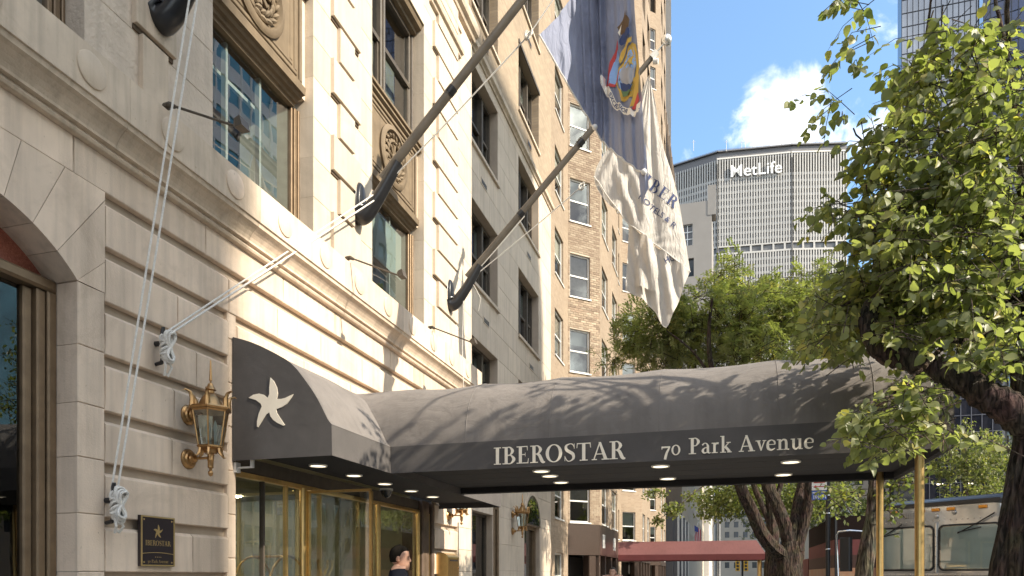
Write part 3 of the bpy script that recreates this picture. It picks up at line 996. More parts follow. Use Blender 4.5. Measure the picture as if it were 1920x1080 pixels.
# --- entrance: brass framed glass, lobby behind
LOBBY = mat('lobby_wall', (.34, .34, .27), .8, var=.2, vscale=1.5)
LFLOOR = mat('lobby_floor', (.25, .22, .17), .25, var=.15, vscale=3)
LWOOD = mat('lobby_wood', (.10, .055, .03), .35, var=.3, vscale=4)
E0, E1 = 6.225, 11.40
b = MB()
b.quad(HF.p(E0, 0, -.5), HF.p(E1, 0, -.5), HF.p(E1, 0, -8), HF.p(E0, 0, -8), 1)
b.quad(HF.p(E0, 3.0, -.45), HF.p(E1, 3.0, -.45), HF.p(E1, 3.0, -8), HF.p(E0, 3.0, -8), 0)
b.quad(HF.p(E0, 0, -.45), HF.p(E0, 0, -8), HF.p(E0, 3, -8), HF.p(E0, 3, -.45), 0)
b.quad(HF.p(E1, 0, -.45), HF.p(E1, 0, -8), HF.p(E1, 3, -8), HF.p(E1, 3, -.45), 0)
b.quad(HF.p(E0, 0, -8), HF.p(E1, 0, -8), HF.p(E1, 3, -8), HF.p(E0, 3, -8), 2)
for u in (6.7, 8.1, 10.3):
    b.fbox(HF, u, u + .35, 0, 3, -6.2, -5.7, 2)
b.fbox(HF, 7.2, 9.6, 0, 1.15, -7.2, -6.5, 2)
lob = b.build('lobby', [LOBBY, LFLOOR, LWOOD], hotel)
for u, d in ((6.9, -1.6), (8.3, -1.6), (9.7, -1.6), (7.2, -3.4), (8.9, -3.4), (10.6, -3.4), (7.6, -5.2), (9.8, -5.2)):
    b = MB(); b.lathe([(0, -.002), (.075, -.002), (.075, -.02), (.09, -.02), (.09, .0)], HF.p(u, 3.0, d), 16, (0, 0, 1))
    b.build('ceiling_light', mat('lobby_lamp', (.9, .8, .6), .5, emit=(1, .82, .55), estr=22), lob)
# framed picture and counter lamp glow inside
b = MB(); b.fbox(HF, 7.0, 7.9, 1.4, 2.3, -7.99, -7.95); b.build('picture', WHITE_P, lob)
# brass frame work of the front
GD = -.12
fr_ = MB()
fr_.fbox(HF, E0, E1, 2.645, 2.70, GD - .03, GD + .04, 0, .006)
dfm = fr_.build('entrance_frame', BRASS, hotel)
b = MB(); b.fbox(HF, E0, E1, 2.703, 2.86, GD - .03, GD + .02, 0, .006); b.build('transom_panel', BRONZE, dfm)
for u, r in ((7.56, .045), (9.50, .040), (10.92, .038), (11.30, .045)):
    b = MB(); b.tube([HF.p(u, 0, GD + .03), HF.p(u, 2.66, GD + .03)], r, 14); b.build('post', BRASS, dfm)
for u in (6.245, 6.80, 7.24):
    b = MB(); b.fbox(HF, u - .012, u + .012, 0, 2.645, GD - .03, GD + .03, 0, .004); b.build('mullion', BRASS if u != 6.80 else BRONZE, dfm)
for a, c in ((6.265, 6.78), (6.82, 7.225), (7.255, 7.52), (7.60, 9.46), (9.54, 10.88)):
    b = MB(); b.quad(HF.p(a, .02, GD), HF.p(c, .02, GD), HF.p(c, 2.645, GD), HF.p(a, 2.645, GD)); b.build('pane', GLASS_D, dfm)
# open glass leaf standing out from the post
DF = Fr((0, 7.60, 0), (1, 0, 0), (0, -1, 0))
b = MB()
for a, c, e, f in ((-.05, .80, 2.60, 2.63), (.78, .815, .02, 2.598), (-.05, .78, .02, .10), (-.05, -.02, .102, 2.598)):
    b.fbox(DF, a, c, e, f, -.02, .02)
leaf = b.build('door', BRASS, hotel)
b = MB(); b.quad(DF.p(-.02, .1, 0), DF.p(.78, .1, 0), DF.p(.78, 2.6, 0), DF.p(-.02, 2.6, 0)); b.build('pane', GLASS_D, leaf)
b = MB(); b.tube([DF.p(.70, .8, .05), DF.p(.70, 1.5, .05)], .014, 8); b.build('handle', BRASS, leaf)
# dark marble jambs right of the doors
MARB = mat('brown_marble', (.12, .085, .065), .3, var=.35, vscale=6, streak=.3)
for u0, u1, dd in ((10.97, 11.24, -.02), (11.34, 11.42, .0)):
    b = MB(); b.fbox(HF, u0, u1, 0, 2.86, -.4, dd, 0, .02); b.build('jamb', MARB, hotel)
# step in front of the doors
b = MB(); b.box((0.003, 6.1, .001), (2.1, 11.5, .10)); tag(b.build('doorstep', KERB, hotel))

# ================================================================ the canopy
VZ, SZ, BZ = 3.075, 2.86, 2.772      # valance top, soffit, valance bottom
CY0, CY1, XE = 7.42, 9.66, 6.80
canopy = thing('entrance_canopy', 'long black canvas canopy lettered IBEROSTAR 70 Park Avenue reaching over the pavement', 'canopy', (1.2, 8.5, 0))


def vest_prof(n=18):
    # measured profile of the hood over the doors, wall to front edge
    P = [(.0, 4.03), (.20, 3.965), (.42, 3.862), (.68, 3.705), (.86, 3.50), (.98, 3.33), (1.09, 3.13), (1.135, VZ)]
    return smooth_pts(P, 3)


VP = vest_prof()
VY0, VY1 = 6.15, 11.62
VX = 1.135
rnd = random.Random(3)
# hood over the doors
b = MB()
ny = 34
rings = []
for i in range(ny + 1):
    y = VY0 + (VY1 - VY0) * i / ny
    sag = .018 * abs(sin(pi * (y - VY0) / 1.09))
    rings.append([Vector((x + .002, y, z - sag * sin(pi * k / (len(VP) - 1)))) for k, (x, z) in enumerate(VP)])
b.loft(rings, False, False)
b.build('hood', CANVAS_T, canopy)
b = MB()
for i in range(ny):
    y0, y1 = VY0 + (VY1 - VY0) * i / ny, VY0 + (VY1 - VY0) * (i + 1) / ny
    b.add([(VX, y0, VZ), (VX, y1, VZ), (VX + .006, y1, BZ), (VX + .006, y0, BZ)], [(0, 1, 2, 3)])
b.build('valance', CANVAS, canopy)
for y, s in ((VY0, -1), (VY1, 1)):
    b = MB()
    P = [(0.0, BZ)] + [(x, z) for x, z in VP] + [(VX + .004, BZ)]
    b.prism(P, lambda x, z, d: Vector((x, y + d, z)), 0, .006 * -s)
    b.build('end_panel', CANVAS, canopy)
# barrel over the pavement
NB, NX = 26, 64
cy, hw, hz = (CY0 + CY1) / 2, (CY1 - CY0) / 2, .87
hoops = [1.15, 2.05, 3.0, 4.15, 5.3, 6.15, XE]


def barrel(x, a):
    """a 0..1 from the near valance over the top to the far one"""
    t = pi * (1 - a)
    e = .86
    cxx, sxx = cos(t), sin(t)
    yy = cy + hw * math.copysign(abs(cxx) ** e, cxx)
    zz = VZ + hz * sxx ** e
    i = max(k for k in range(len(hoops)) if hoops[k] <= max(x, hoops[0]))
    i = min(i, len(hoops) - 2)
    f = (x - hoops[i]) / (hoops[i + 1] - hoops[i])
    sag = .030 * sin(pi * min(max(f, 0), 1)) * sxx
    w = .006 * noise.noise(Vector((x * 2.1, a * 5, 3.3)))
    return Vector((x, yy + sag * .35 * cxx * -1, zz - sag + w * sxx))


b = MB()
rings = []
for i in range(NX + 1):
    x = .02 + (XE - .02) * i / NX
    rings.append([barrel(x, k / NB) for k in range(NB + 1)])
b.loft(rings, False, False)
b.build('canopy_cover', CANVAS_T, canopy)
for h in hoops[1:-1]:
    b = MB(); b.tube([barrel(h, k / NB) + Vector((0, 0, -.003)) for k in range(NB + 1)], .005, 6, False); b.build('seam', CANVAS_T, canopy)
for y, s in ((CY0, -1), (CY1, 1)):
    b = MB()
    for i in range(46):
        x0, x1 = VX + .006 + (XE - VX - .006) * i / 46, VX + .006 + (XE - VX - .006) * (i + 1) / 46
        q = lambda x, z: Vector((x, y + s * .006 * sin(x * 5.2) * (VZ - z) / .3, z))
        b.add([q(x0, VZ), q(x1, VZ), q(x1, BZ), q(x0, BZ)], [(0, 1, 2, 3)])
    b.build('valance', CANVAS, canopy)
b = MB()
b.prism([(CY0, BZ)] + [(p.y, p.z) for p in [barrel(XE, k / NB) for k in range(NB + 1)]] + [(CY1, BZ)], lambda y, z, d: Vector((XE + d, y, z)), 0, .006)
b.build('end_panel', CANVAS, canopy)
# lining, in boards
nb = 5
for k in range(nb):
    y0, y1 = CY0 + .01 + (CY1 - CY0 - .02) * k / nb, CY0 + .01 + (CY1 - CY0 - .02) * (k + 1) / nb
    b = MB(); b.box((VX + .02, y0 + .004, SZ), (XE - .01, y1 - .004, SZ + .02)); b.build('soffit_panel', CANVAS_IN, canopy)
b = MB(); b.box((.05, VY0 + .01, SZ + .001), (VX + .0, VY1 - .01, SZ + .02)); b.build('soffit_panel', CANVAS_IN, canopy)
# hanging edge rails
for y in (CY0 + .03, CY1 - .03):
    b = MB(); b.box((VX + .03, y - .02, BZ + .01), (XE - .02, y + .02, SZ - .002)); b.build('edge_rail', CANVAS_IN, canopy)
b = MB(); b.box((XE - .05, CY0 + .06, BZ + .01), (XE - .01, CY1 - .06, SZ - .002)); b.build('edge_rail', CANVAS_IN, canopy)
LAMP = mat('downlight_lens', (.85, .78, .62), .5, emit=(1, .88, .66), estr=.55)
TRIM = mat('downlight_trim', (.70, .68, .62), .4)
for x, y in [(.36, 6.45 + .0), (.36, 7.16), (.36, 7.98), (.36, 8.82), (.36, 9.67), (.36, 10.48), (2.69, 7.78), (2.69, 8.29), (2.69, 8.78), (2.69, 9.36), (4.09, 8.31), (4.09, 9.39), (5.49, 8.41), (5.49, 9.46)][1:6] + [(2.69, 8.29), (2.69, 8.72), (2.69, 9.36), (4.09, 8.31), (4.09, 9.39), (5.49, 8.41), (5.49, 9.44)]:
    b = MB()
    b.lathe([(.0, -.004), (.085, -.004), (.088, -.002)], (x, y, SZ - .004), 24)
    dl = b.build('downlight', LAMP, canopy)
    b = MB(); b.lathe([(.088, -.001), (.090, -.012), (.104, -.010), (.108, .003)], (x, y, SZ - .003), 24); b.build('trim_ring', TRIM, dl)
# brass posts at the kerb end
for x, y in ((6.56, CY0 + .16), (6.60, CY1 - .06)):
    b = MB()
    b.lathe([(.08, 0), (.08, .03), (.055, .05), (.042, .09), (.041, SZ)], (x, y, .0), 20)
    b.build('post', BRASS, canopy)
# lettering on the near valance
def valance_pt(x, z, k):
    return Vector((x, CY0 - .012 - .006 * abs(sin(x * 5.2)) * 0 - k, z))


L0, L1, zb0, zb1, ch = 2.378, 3.815, 2.812, 2.812, .186
sc = (L1 - L0) / serif_len('IBEROSTAR', .02)
b = MB(); serif_text(b, 'IBEROSTAR', lambda x, y, k: valance_pt(L0 + x * sc, zb0 + y * ch, k), .02); b.build('lettering', LETTER, canopy)
L0, L1, ch2 = 4.178, 5.625, .162
sc2 = (L1 - L0) / serif_len('70 Park Avenue', .03)
b = MB(); serif_text(b, '70 Park Avenue', lambda x, y, k: valance_pt(L0 + x * sc2, 2.826 + y * ch2, k), .03); b.build('lettering', LETTER, canopy)
# starfish emblem on the end of the hood
SP = [(507, 708), (513, 714), (519, 726), (521, 738), (519, 748), (527, 748), (535, 746), (543, 742), (550, 739), (546, 746), (538, 757), (529, 763), (518, 767), (519, 774), (526, 785), (534, 797), (531, 798),
      (520, 793), (512, 787), (507, 780), (505, 773), (499, 777), (492, 788), (484, 801), (482, 800), (482, 790), (485, 776), (491, 762), (489, 757), (480, 750), (466, 746), (475, 740), (486, 738), (494, 740), (502, 746), (505, 739), (505, 726)]
pts = [onY(x, y, VY0 - .008) for x, y in SP]
b = MB(); b.prism([(p.x, p.z) for p in pts], lambda x, z, d: Vector((x, VY0 - .002 - d, z)), 0, .008)
b.build('starfish_emblem', LETTER, canopy)
# dome camera and bracket under the hood
dc = thing('dome_camera', 'small dark dome camera hanging under the hood above the doors', 'camera', (.25, 9.9, SZ))
b = MB(); b.lathe([(.09, 0), (.09, -.03), (.075, -.05), (.07, -.08), (.05, -.12), (.02, -.14), (0, -.142)], (.12, 9.35, SZ - .002), 18); b.build('dome', mat('smoked_plastic', (.02, .02, .02), .12), dc)
b = MB(); b.lathe([(.092, 0), (.094, -.012), (.092, -.03)], (.12, 9.35, SZ - .001), 18); b.build('base_ring', TRIM, dc)
br = thing('bracket', 'small white metal bracket at the near corner under the hood', 'bracket', (.1, 6.25, 2.7))
b = MB(); b.box((.02, 6.2, 2.70), (.20, 6.23, 2.715)); b.box((.17, 6.2, 2.716), (.20, 6.23, 2.78)); b.build('arm', WHITE_P, br)
b = MB(); b.box((-.02, 6.18, 2.66), (.019, 6.25, 2.76)); b.build('plate', WHITE_P, br)

# ================================================================ flag poles, ropes, flags
PS = math.sqrt(.5)
PZ = 6.54


def flagpole(y, label, ball=True, length=5.15):
    t = thing('flagpole', label, 'flagpole', (0, y, PZ), 'flagpoles on the hotel front')
    b = MB()
    # oval wall boss with a trumpet neck swinging up to the pole
    b.lathe([(.30, .0), (.305, .03), (.285, .05), (.27, .055), (.265, .075), (.24, .095), (.225, .10), (.0, .105)], (0.002, 0, 0), 32, (1, 0, 0))
    b.v = [(x, yy * .42 + y, z * .98 + PZ + .12) for x, yy, z in b.v]
    b.build('wall_boss', BLACKP, t)
    b = MB()
    P = smooth_pts([(.05, -.05, .15), (.09, -.085, .122), (.17, -.06, .105), (.27, .05, .094), (.40, .22, .083), (.62, .55, .070)], 5)
    b.tube([(p[0], y, PZ + .02 + p[1]) for p in P], [p[2] for p in P], 18); b.build('socket', BLACKP, t)
    d = Vector((PS, 0, PS))
    o = Vector((0.0, y, PZ))
    b = MB()
    L = [(.55, .062), (1.4, .060), (3.2, .053), (length - .1, .042), (length, .040)]
    b.tube([o + d * l for l, r in L], [r for l, r in L], 16); pole = b.build('pole', POLE, t)
    for l in (1.9, 3.4):
        b = MB(); b.tube([o + d * l, o + d * (l + .10)], .064, 16); b.build('collar', BLACKP, pole)
    b = MB(); b.tube([o + d * (length - .02), o + d * (length + .10)], .055, 14)
    b.tube([o + d * (length - .02) + Vector((.03, 0, -.06)), o + d * (length + .05) + Vector((.06, 0, -.12))], .045, 10); b.build('truck', WHITE_P, t)
    b = MB()
    b.tube([o + d * (length + .1), o + d * (length + .27)], .012, 8)
    c = o + d * (length + .33)
    b.lathe([(.085 * sin(pi * k / 12), -.085 * cos(pi * k / 12)) for k in range(13)], c, 18); b.build('ball_finial', mat('silver_ball', (.75, .73, .70), .25, metal=.6), t)
    return t


flagpole(5.126, 'steep black flagpole bracketed on the front at the upper left corner, nearest the arch window')
flagpole(8.69, 'dark flagpole rising between the two big windows carrying the blue flag')
flagpole(11.99, 'dark flagpole with a silver ball end carrying the white hotel flag')


def rope(name_label, P, r=.008, m=ROPE, sag=0.0, n=14):
    Q = []
    for a, c in zip(P[:-1], P[1:]):
        a, c = Vector(a), Vector(c)
        for k in range(n):
            t = k / n
            Q.append(a.lerp(c, t) + Vector((0, 0, -sag * 4 * t * (1 - t))))
    Q.append(Vector(P[-1]))
    b = MB(); b.tube(Q, r, 6)
    return tag(b.build('halyard', m), name_label, 'rope')


P1 = lambda l, dz=0: Vector((PS * l, 8.69, PZ + PS * l + dz))
P2 = lambda l, dz=0: Vector((PS * l, 11.99, PZ + PS * l + dz))
P0 = lambda l, dz=0: Vector((PS * l, 5.126, PZ + PS * l + dz))
K1 = Vector((2.43, 8.69, 8.42)); K2 = Vector((2.46, 11.99, 8.23))
c1 = Vector((.06, 5.126, 3.70)); c2 = Vector((.06, 4.60, 2.25))
rope('taut white rope running from the upper wall cleat to the blue flag pole', [c1 + Vector((0, -.012, 0)), P1(.42, -.10) + Vector((0, -.02, 0))], .009)
rope('second white rope lying close along the first, upper wall cleat to the blue flag pole', [c1 + Vector((0.02, .012, -.01)), P1(.40, -.13) + Vector((0.03, .02, 0))], .010)
rope('steep white rope from the lower wall cleat up to the nearest flagpole', [c2 + Vector((0, -.014, 0)), P0(.62, -.08) + Vector((0, -.02, 0)), P0(2.5, -.2)], .009)
rope('steep white rope close beside the first at the lower cleat', [c2 + Vector((.03, .016, 0)), P0(.66, -.05) + Vector((0.02, .03, 0)), P0(2.5, -.1)], .009)
rope('thin rope slung under the blue flag pole to its knotted corner', [P1(.42, -.10), K1], .009, sag=.03)
rope('thin rope from the blue flag corner back up along the wall side', [K1, Vector((2.9, 8.69, 8.98)), P1(4.8, -.1)], .008)
rope('thin rope from the wall to the white flag, upper of two', [P2(.62, -.08), P2(2.05, -.12)], .009, sag=.01)
rope('thin rope from the wall to the white flag corner, lower of two', [P2(.60, -.09), K2], .009, sag=.02)
rope('loose thin cord hanging straight down at the corner of the stone front', [P2(.45, -.03), Vector((.31, 11.99, 6.3)), Vector((.28, 12.03, 5.66)), Vector((.30, 12.1, 4.4))], .006)
rope('rope end looping below the second flagpole boss', [P2(.60, -.09), Vector((.52, 12.0, 6.76)), Vector((.62, 12.06, 6.55)), Vector((.56, 12.1, 6.35))], .006)
for k in (K1, K2, P1(.42, -.10)):
    b = MB(); rr = random.Random(int(k.z * 100))
    for j in range(5):
        a0 = rr.uniform(0, 6.28); ax = Vector((rr.uniform(-1, 1), rr.uniform(-1, 1), rr.uniform(-1, 1))).normalized()
        q = [k + Vector((.045 * cos(a0 + i * .5), .03 * sin(a0 * 2 + i * .5), .05 * sin(a0 + i * .7))) for i in range(8)]
        b.tube(q, .011, 6)
    lab = {K1: 'knot of rope at the lower corner of the blue flag', K2: 'knot of rope at the corner of the white flag'}.get(k) if False else None
    o = b.build('rope_knot', ROPE)
    tag(o, 'knot of rope at the corner of the blue flag' if k == K1 else 'knot of rope at the corner of the white flag' if k == K2 else 'knot of rope low on the pole of the blue flag', 'knot')


def cleat(c, label, tail):
    t = thing('rope_cleat', label, 'cleat', c, 'wall cleats wound with rope')
    b = MB(); b.tube([c + Vector((-.06, 0, -.16)), c + Vector((.0, 0, -.15)), c + Vector((.02, 0, -.12)), c + Vector((.02, 0, .12)), c + Vector((0.03, -.01, .16))], [.016, .018, .022, .022, .014], 8)
    b.tube([c + Vector((-.06, 0, .02)), c + Vector((.02, 0, .02))], .024, 8); b.build('horn', BLACKP, t)
    b = MB()
    rr = random.Random(int(c.y * 10))
    for j in range(9):
        w = .045 + .004 * j; h = .13 + rr.uniform(-.03, .02); x = .03 + .010 * j
        q = []
        for i in range(21):
            a = 2 * pi * i / 20
            q.append(c + Vector((x + .012 * sin(2 * a + j), w * sin(2 * a) * .5 + rr.uniform(-.004, .004) + .012 * sin(a + j), h * cos(a) - .02)))
        b.tube(q, .012, 6)
    for j in range(4):
        z0 = -.06 + .02 * j
        b.tube([c + Vector((.05 + .035 * cos(a), .05 * sin(a), z0 + .03 * sin(a + j))) for a in [2 * pi * i / 12 for i in range(13)]], .012, 6)
    for s in (-1, 1):
        b.tube([c + Vector((.05, s * .02, -.13)), c + Vector((.08, s * .035, -.19)), c + Vector((.05, s * .02, -.22 - tail)), c + Vector((.05, -s * .01, -.20 - tail))], .011, 6)
    b.build('rope_coil', ROPE, t)


cleat(c1 + Vector((0, 0, -.08)), 'rope wound wall cleat higher up beside the brass lantern', .05)
cleat(c2 + Vector((0, 0, -.06)), 'rope wound wall cleat lower down beside the arch window pier', .02)


# cloth helper: drape flat pieces on a surface
def drape(V, F, fn, name, m, parent, cuts=2, tri=True):
    bm = bmesh.new()
    vs = [bm.verts.new((x, y, 0)) for x, y in V]
    for f in F:
        try:
            bm.faces.new([vs[i] for i in f])
        except ValueError:
            pass
    if tri:
        bmesh.ops.triangulate(bm, faces=bm.faces[:])
    if cuts:
        bmesh.ops.subdivide_edges(bm, edges=bm.edges[:], cuts=cuts, use_grid_fill=True)
    for v in bm.verts:
        v.co = fn(v.co.x, v.co.y)
    me = bpy.data.meshes.new(name)
    bm.to_mesh(me); bm.free()
    me.materials.append(m)
    for p in me.polygons: p.use_smooth = True
    return link(name, me, parent)


def lerp2(C, t):
    t = min(max(t, 0), 1) * (len(C) - 1); i = min(int(t), len(C) - 2); f = t - i
    return (C[i][0] + (C[i + 1][0] - C[i][0]) * f, C[i][1] + (C[i + 1][1] - C[i][1]) * f)


def resample(C, n=40):
    C = smooth_pts(C, 10); D = [0]
    for a, c in zip(C[:-1], C[1:]): D.append(D[-1] + sqrt((a[0] - c[0]) ** 2 + (a[1] - c[1]) ** 2))
    out = []
    for k in range(n + 1):
        d = D[-1] * k / n; i = max(j for j in range(len(D)) if D[j] <= d + 1e-9); i = min(i, len(C) - 2)
        f = (d - D[i]) / max(D[i + 1] - D[i], 1e-9); out.append((C[i][0] + (C[i + 1][0] - C[i][0]) * f, C[i][1] + (C[i + 1][1] - C[i][1]) * f))
    return out


def patch(name, A, B, fn, m, parent, n=60, k=60, bow=0.0):
    A, B = resample(A), resample(B)
    b = MB(); rings = []
    for i in range(n + 1):
        s = i / n; a, c = lerp2(A, s), lerp2(B, s)
        row = []
        for j in range(k + 1):
            t = j / k
            x, z = a[0] + (c[0] - a[0]) * t, a[1] + (c[1] - a[1]) * t - bow * sin(pi * t) * (1 - s)
            row.append(fn(x, z))
        rings.append(row)
    b.loft(rings, False, False)
    return b.build(name, m, parent)


# --- the blue state flag
BLUE = cloth_mat('blue_flag_cloth', (.255, .275, .365), .06)
Y1F = 8.69


def w1(x, z):
    base = .85 * max(0, min(.72, x - 2.5)) - 1.15 * max(0, (x - 3.30))
    u = x + .10 * (z - 8.0) * (.3 + .0 * z)
    amp = max(0, min(1, (x - 2.6) / .5))
    f = .022 * sin(46 * u) * amp + .010 * sin(83 * u + 1.1 * z) * amp
    # the deep gathers in the middle
    g = math.exp(-((u - 3.17) / .13) ** 2)
    f += .085 * g * sin(58 * u + .4 * z)
    f += .02 * sin(9 * (z + .7 * x)) * amp
    f += .012 * noise.noise(Vector((x * 6, z * 2.2, 1.7)))
    return base + f


def flag1(x, z, lift=0.0):
    return Vector((x, Y1F + w1(x, z) - lift, z))


f1 = thing('state_flag', 'blue state flag with a coat of arms and EXCELSIOR ribbon hanging from the pole', 'flag', (3.4, Y1F, 8.6))
patch('cloth', [(2.555, 8.427), (2.75, 8.74), (3.08, 9.38), (3.58, 10.14)], [(3.891, 6.387), (3.83, 7.45), (3.735, 8.56), (3.64, 10.14)], flag1, BLUE, f1, 90, 110, .06)
# the torn tail under the lower corner
patch('hem_tail', [(3.80, 6.42), (3.84, 6.05)], [(3.885, 6.78), (3.93, 6.20)], lambda x, z: flag1(x, z, .012), BLUE, f1, 10, 10)
hem = resample([(2.555, 8.427), (3.17, 7.43), (3.891, 6.387)], 30)
b = MB()
for j in range(1, len(hem)): pass
b.tube([flag1(2.555 + (3.891 - 2.555) * t, 8.427 + (6.387 - 8.427) * t - .06 * sin(pi * t), .012) + Vector((0, 0, -.01)) for t in [i / 40 for i in range(41)]], .011, 6); b.build('hem', ROPE, f1)
for t in (.47, .985):
    c = flag1(2.555 + 1.336 * t, 8.427 - 2.04 * t - .06 * sin(pi * t), .03)
    b = MB(); b.lathe([(.036 * sin(pi * k / 8), -.036 * cos(pi * k / 8)) for k in range(9)], c, 12); b.build('ball_weight', WHITE_P, f1)
cl = lambda n, c, **k: mat('flag_' + n, tuple(q * 1.35 for q in c), .8, var=.05, **k)
F_RED, F_SKY, F_GOLD, F_DKB = cl('red', (.45, .06, .06)), cl('sky', (.22, .36, .62)), cl('gold', (.50, .33, .07)), cl('navy', (.03, .05, .14))
F_GRN, F_WHT, F_GRY, F_BRN, F_PINK = cl('green', (.10, .17, .08)), cl('white', (.66, .62, .55)), cl('grey', (.30, .30, .32)), cl('brown', (.10, .06, .03)), cl('rose', (.55, .25, .28))
lvl = [0]


def emblem(name, P, m, cuts=3):
    """piece of the arms, given in photo pixels of the flag plane"""
    lvl[0] += 1
    q = [onY(x, y, Y1F + .1) for x, y in P]
    drape([(p.x, p.z) for p in q], [tuple(range(len(q)))], lambda x, z: flag1(x, z, .006 + .0022 * lvl[0]), name, m, f1, cuts)


def px_ring(cx, cy, rx, ry, n=14, rot=0, a0=0, a1=360):
    out = []
    for i in range(n):
        a = R(a0 + (a1 - a0) * i / (n if a1 - a0 == 360 else n - 1)); x, y = rx * cos(a), ry * sin(a)
        out.append((cx + x * cos(rot) - y * sin(rot), cy + x * sin(rot) + y * cos(rot)))
    return out


# left supporter in a blue dress with a red cape
emblem('figure', [(1134, 72), (1143, 60), (1152, 46), (1153, 62), (1140, 84), (1133, 112), (1124, 116), (1126, 98)], F_RED)
emblem('figure', [(1142, 78), (1152, 64), (1156, 84), (1153, 112), (1146, 127), (1131, 117), (1135, 96)], F_SKY)
emblem('figure', [(1129, 116), (1146, 126), (1155, 112), (1158, 118), (1146, 131), (1134, 126)], F_RED)
# gold scroll frame of the shield, then its field
emblem('shield_frame', [(1148, 126), (1155, 104), (1172, 84), (1184, 72), (1192, 84), (1197, 110), (1200, 140), (1192, 168), (1184, 178), (1168, 173), (1160, 168), (1156, 150)], F_GOLD)
emblem('shield_field', [(1153, 128), (1158, 108), (1174, 90), (1186, 82), (1191, 100), (1194, 125), (1190, 150), (1183, 168), (1168, 162), (1160, 150)], F_SKY)
emblem('sun', px_ring(1183, 108, 6, 7), F_GOLD)
for a in range(0, 360, 36):
    emblem('sun_ray', [(1183 + 7 * cos(R(a - 8)), 108 + 7 * sin(R(a - 8))), (1183 + 13 * cos(R(a)), 108 + 14 * sin(R(a))), (1183 + 7 * cos(R(a + 8)), 108 + 7 * sin(R(a + 8)))], F_GOLD, 0)
emblem('mountain', [(1157, 122), (1164, 106), (1174, 120), (1186, 130), (1193, 126), (1190, 146), (1182, 160), (1172, 150), (1162, 138)], F_GRY)
emblem('water', [(1159, 138), (1166, 142), (1176, 154), (1184, 162), (1182, 168), (1168, 161), (1161, 150)], F_DKB)
emblem('shore', [(1160, 150), (1167, 158), (1178, 166), (1183, 170), (1176, 172), (1165, 166)], F_GRN)
# eagle and globe on top, right supporter in gold
emblem('eagle', [(1164, 22), (1170, 8), (1172, 22), (1180, 34), (1178, 48), (1168, 52), (1160, 44), (1153, 30)], F_BRN)
emblem('eagle', [(1154, 40), (1162, 28), (1158, 46)], F_WHT, 1)
emblem('globe', px_ring(1168, 56, 12, 10), F_DKB)
emblem('crest_wreath', [(1156, 92), (1160, 76), (1172, 70), (1184, 66), (1183, 74), (1172, 80), (1166, 92), (1158, 100)], F_GOLD)
emblem('figure', [(1196, 142), (1201, 158), (1199, 186), (1190, 198), (1180, 200), (1184, 188), (1190, 170)], F_GOLD)
emblem('figure', [(1198, 184), (1201, 200), (1192, 208), (1184, 203)], F_RED)
# motto ribbon
RB = resample([(1120, 103), (1121, 118), (1130, 134), (1137, 147), (1147, 170), (1162, 188), (1174, 202), (1186, 214), (1196, 220), (1200, 206)], 30)
for i in range(30):
    (x0, y0), (x1, y1) = RB[i], RB[i + 1]
    dx, dy = x1 - x0, y1 - y0; l = sqrt(dx * dx + dy * dy); nx, ny_ = dy / l * 4.6, -dx / l * 4.6
    q = [onY(a, c, Y1F + .1) for a, c in ((x0 + nx, y0 + ny_), (x1 + nx, y1 + ny_), (x1 - nx, y1 - ny_), (x0 - nx, y0 - ny_))]
    drape([(p.x, p.z) for p in q], [(0, 1, 2, 3)], lambda x, z: flag1(x, z, .075), 'ribbon', F_WHT, f1, 2)
V, F = text2d('EXCELSIOR', .012)
TW = max(v[0] for v in V)


def ribbon_xy(x, y):
    s = .28 + .46 * x / TW
    p0, p1 = lerp2(RB, s - .01), lerp2(RB, s + .01)
    dx, dy = p1[0] - p0[0], p1[1] - p0[1]; l = sqrt(dx * dx + dy * dy)
    p = lerp2(RB, s); k = (y - .35) * 8.6
    q = onY(p[0] + dy / l * k, p[1] - dx / l * k, Y1F + .1)
    return flag1(q.x, q.z, .083)


drape(V, F, ribbon_xy, 'motto', F_DKB, f1, 0)

# --- the white hotel flag
WHITE = cloth_mat('white_flag_cloth', (.60, .56, .51), .25)
Y2F = 11.99
INK = mat('flag_ink', (.03, .045, .12), .8)


def w2(x, z):
    # folds fan out from the top clip and from the knot on the hem
    a = atan2(x - 3.60, 9.95 - z)
    r = sqrt((x - 3.6) ** 2 + (9.95 - z) ** 2)
    f = .020 * sin(34 * a + .6) * min(1, r) + .010 * sin(61 * a)
    b2 = atan2(z - 7.1, x - 3.4); r2 = sqrt((x - 3.4) ** 2 + (z - 7.1) ** 2)
    f += .010 * sin(17 * b2) * math.exp(-(r2 / .9) ** 2) * min(1, r2 / .2)
    f += .06 * math.exp(-((x - 3.25) / .22) ** 2) * sin(26 * (x + .35 * z)) * (1 if z < 9 else .3) * .5
    f += .03 * noise.noise(Vector((x * 3, z * 2, 7.7)))
    return f + .30 * max(0, x - 3.5) - .1 * max(0, 3.3 - x)


def flag2(x, z, lift=0.0):
    return Vector((x, Y2F + w2(x, z) - lift, z))


f2 = thing('hotel_flag', 'white hotel flag lettered HOTELS sagging from the farther pole with its corner tied up', 'flag', (3.6, Y2F, 7.8))
patch('cloth', [(3.581, 9.86), (3.30, 9.25), (2.95, 8.72), (2.681, 8.325)], [(3.66, 9.60), (3.789, 8.808), (4.03, 7.979), (4.245, 6.66)][::1], flag2, WHITE, f2, 80, 2) if False else None
top = [(3.575, 9.90), (3.68, 9.5), (3.79, 8.81), (4.03, 7.98), (4.245, 6.64)]
hemc = [(3.575, 9.90), (3.28, 9.25), (2.681, 8.325), (3.22, 7.526), (3.789, 7.02), (4.245, 6.64)]
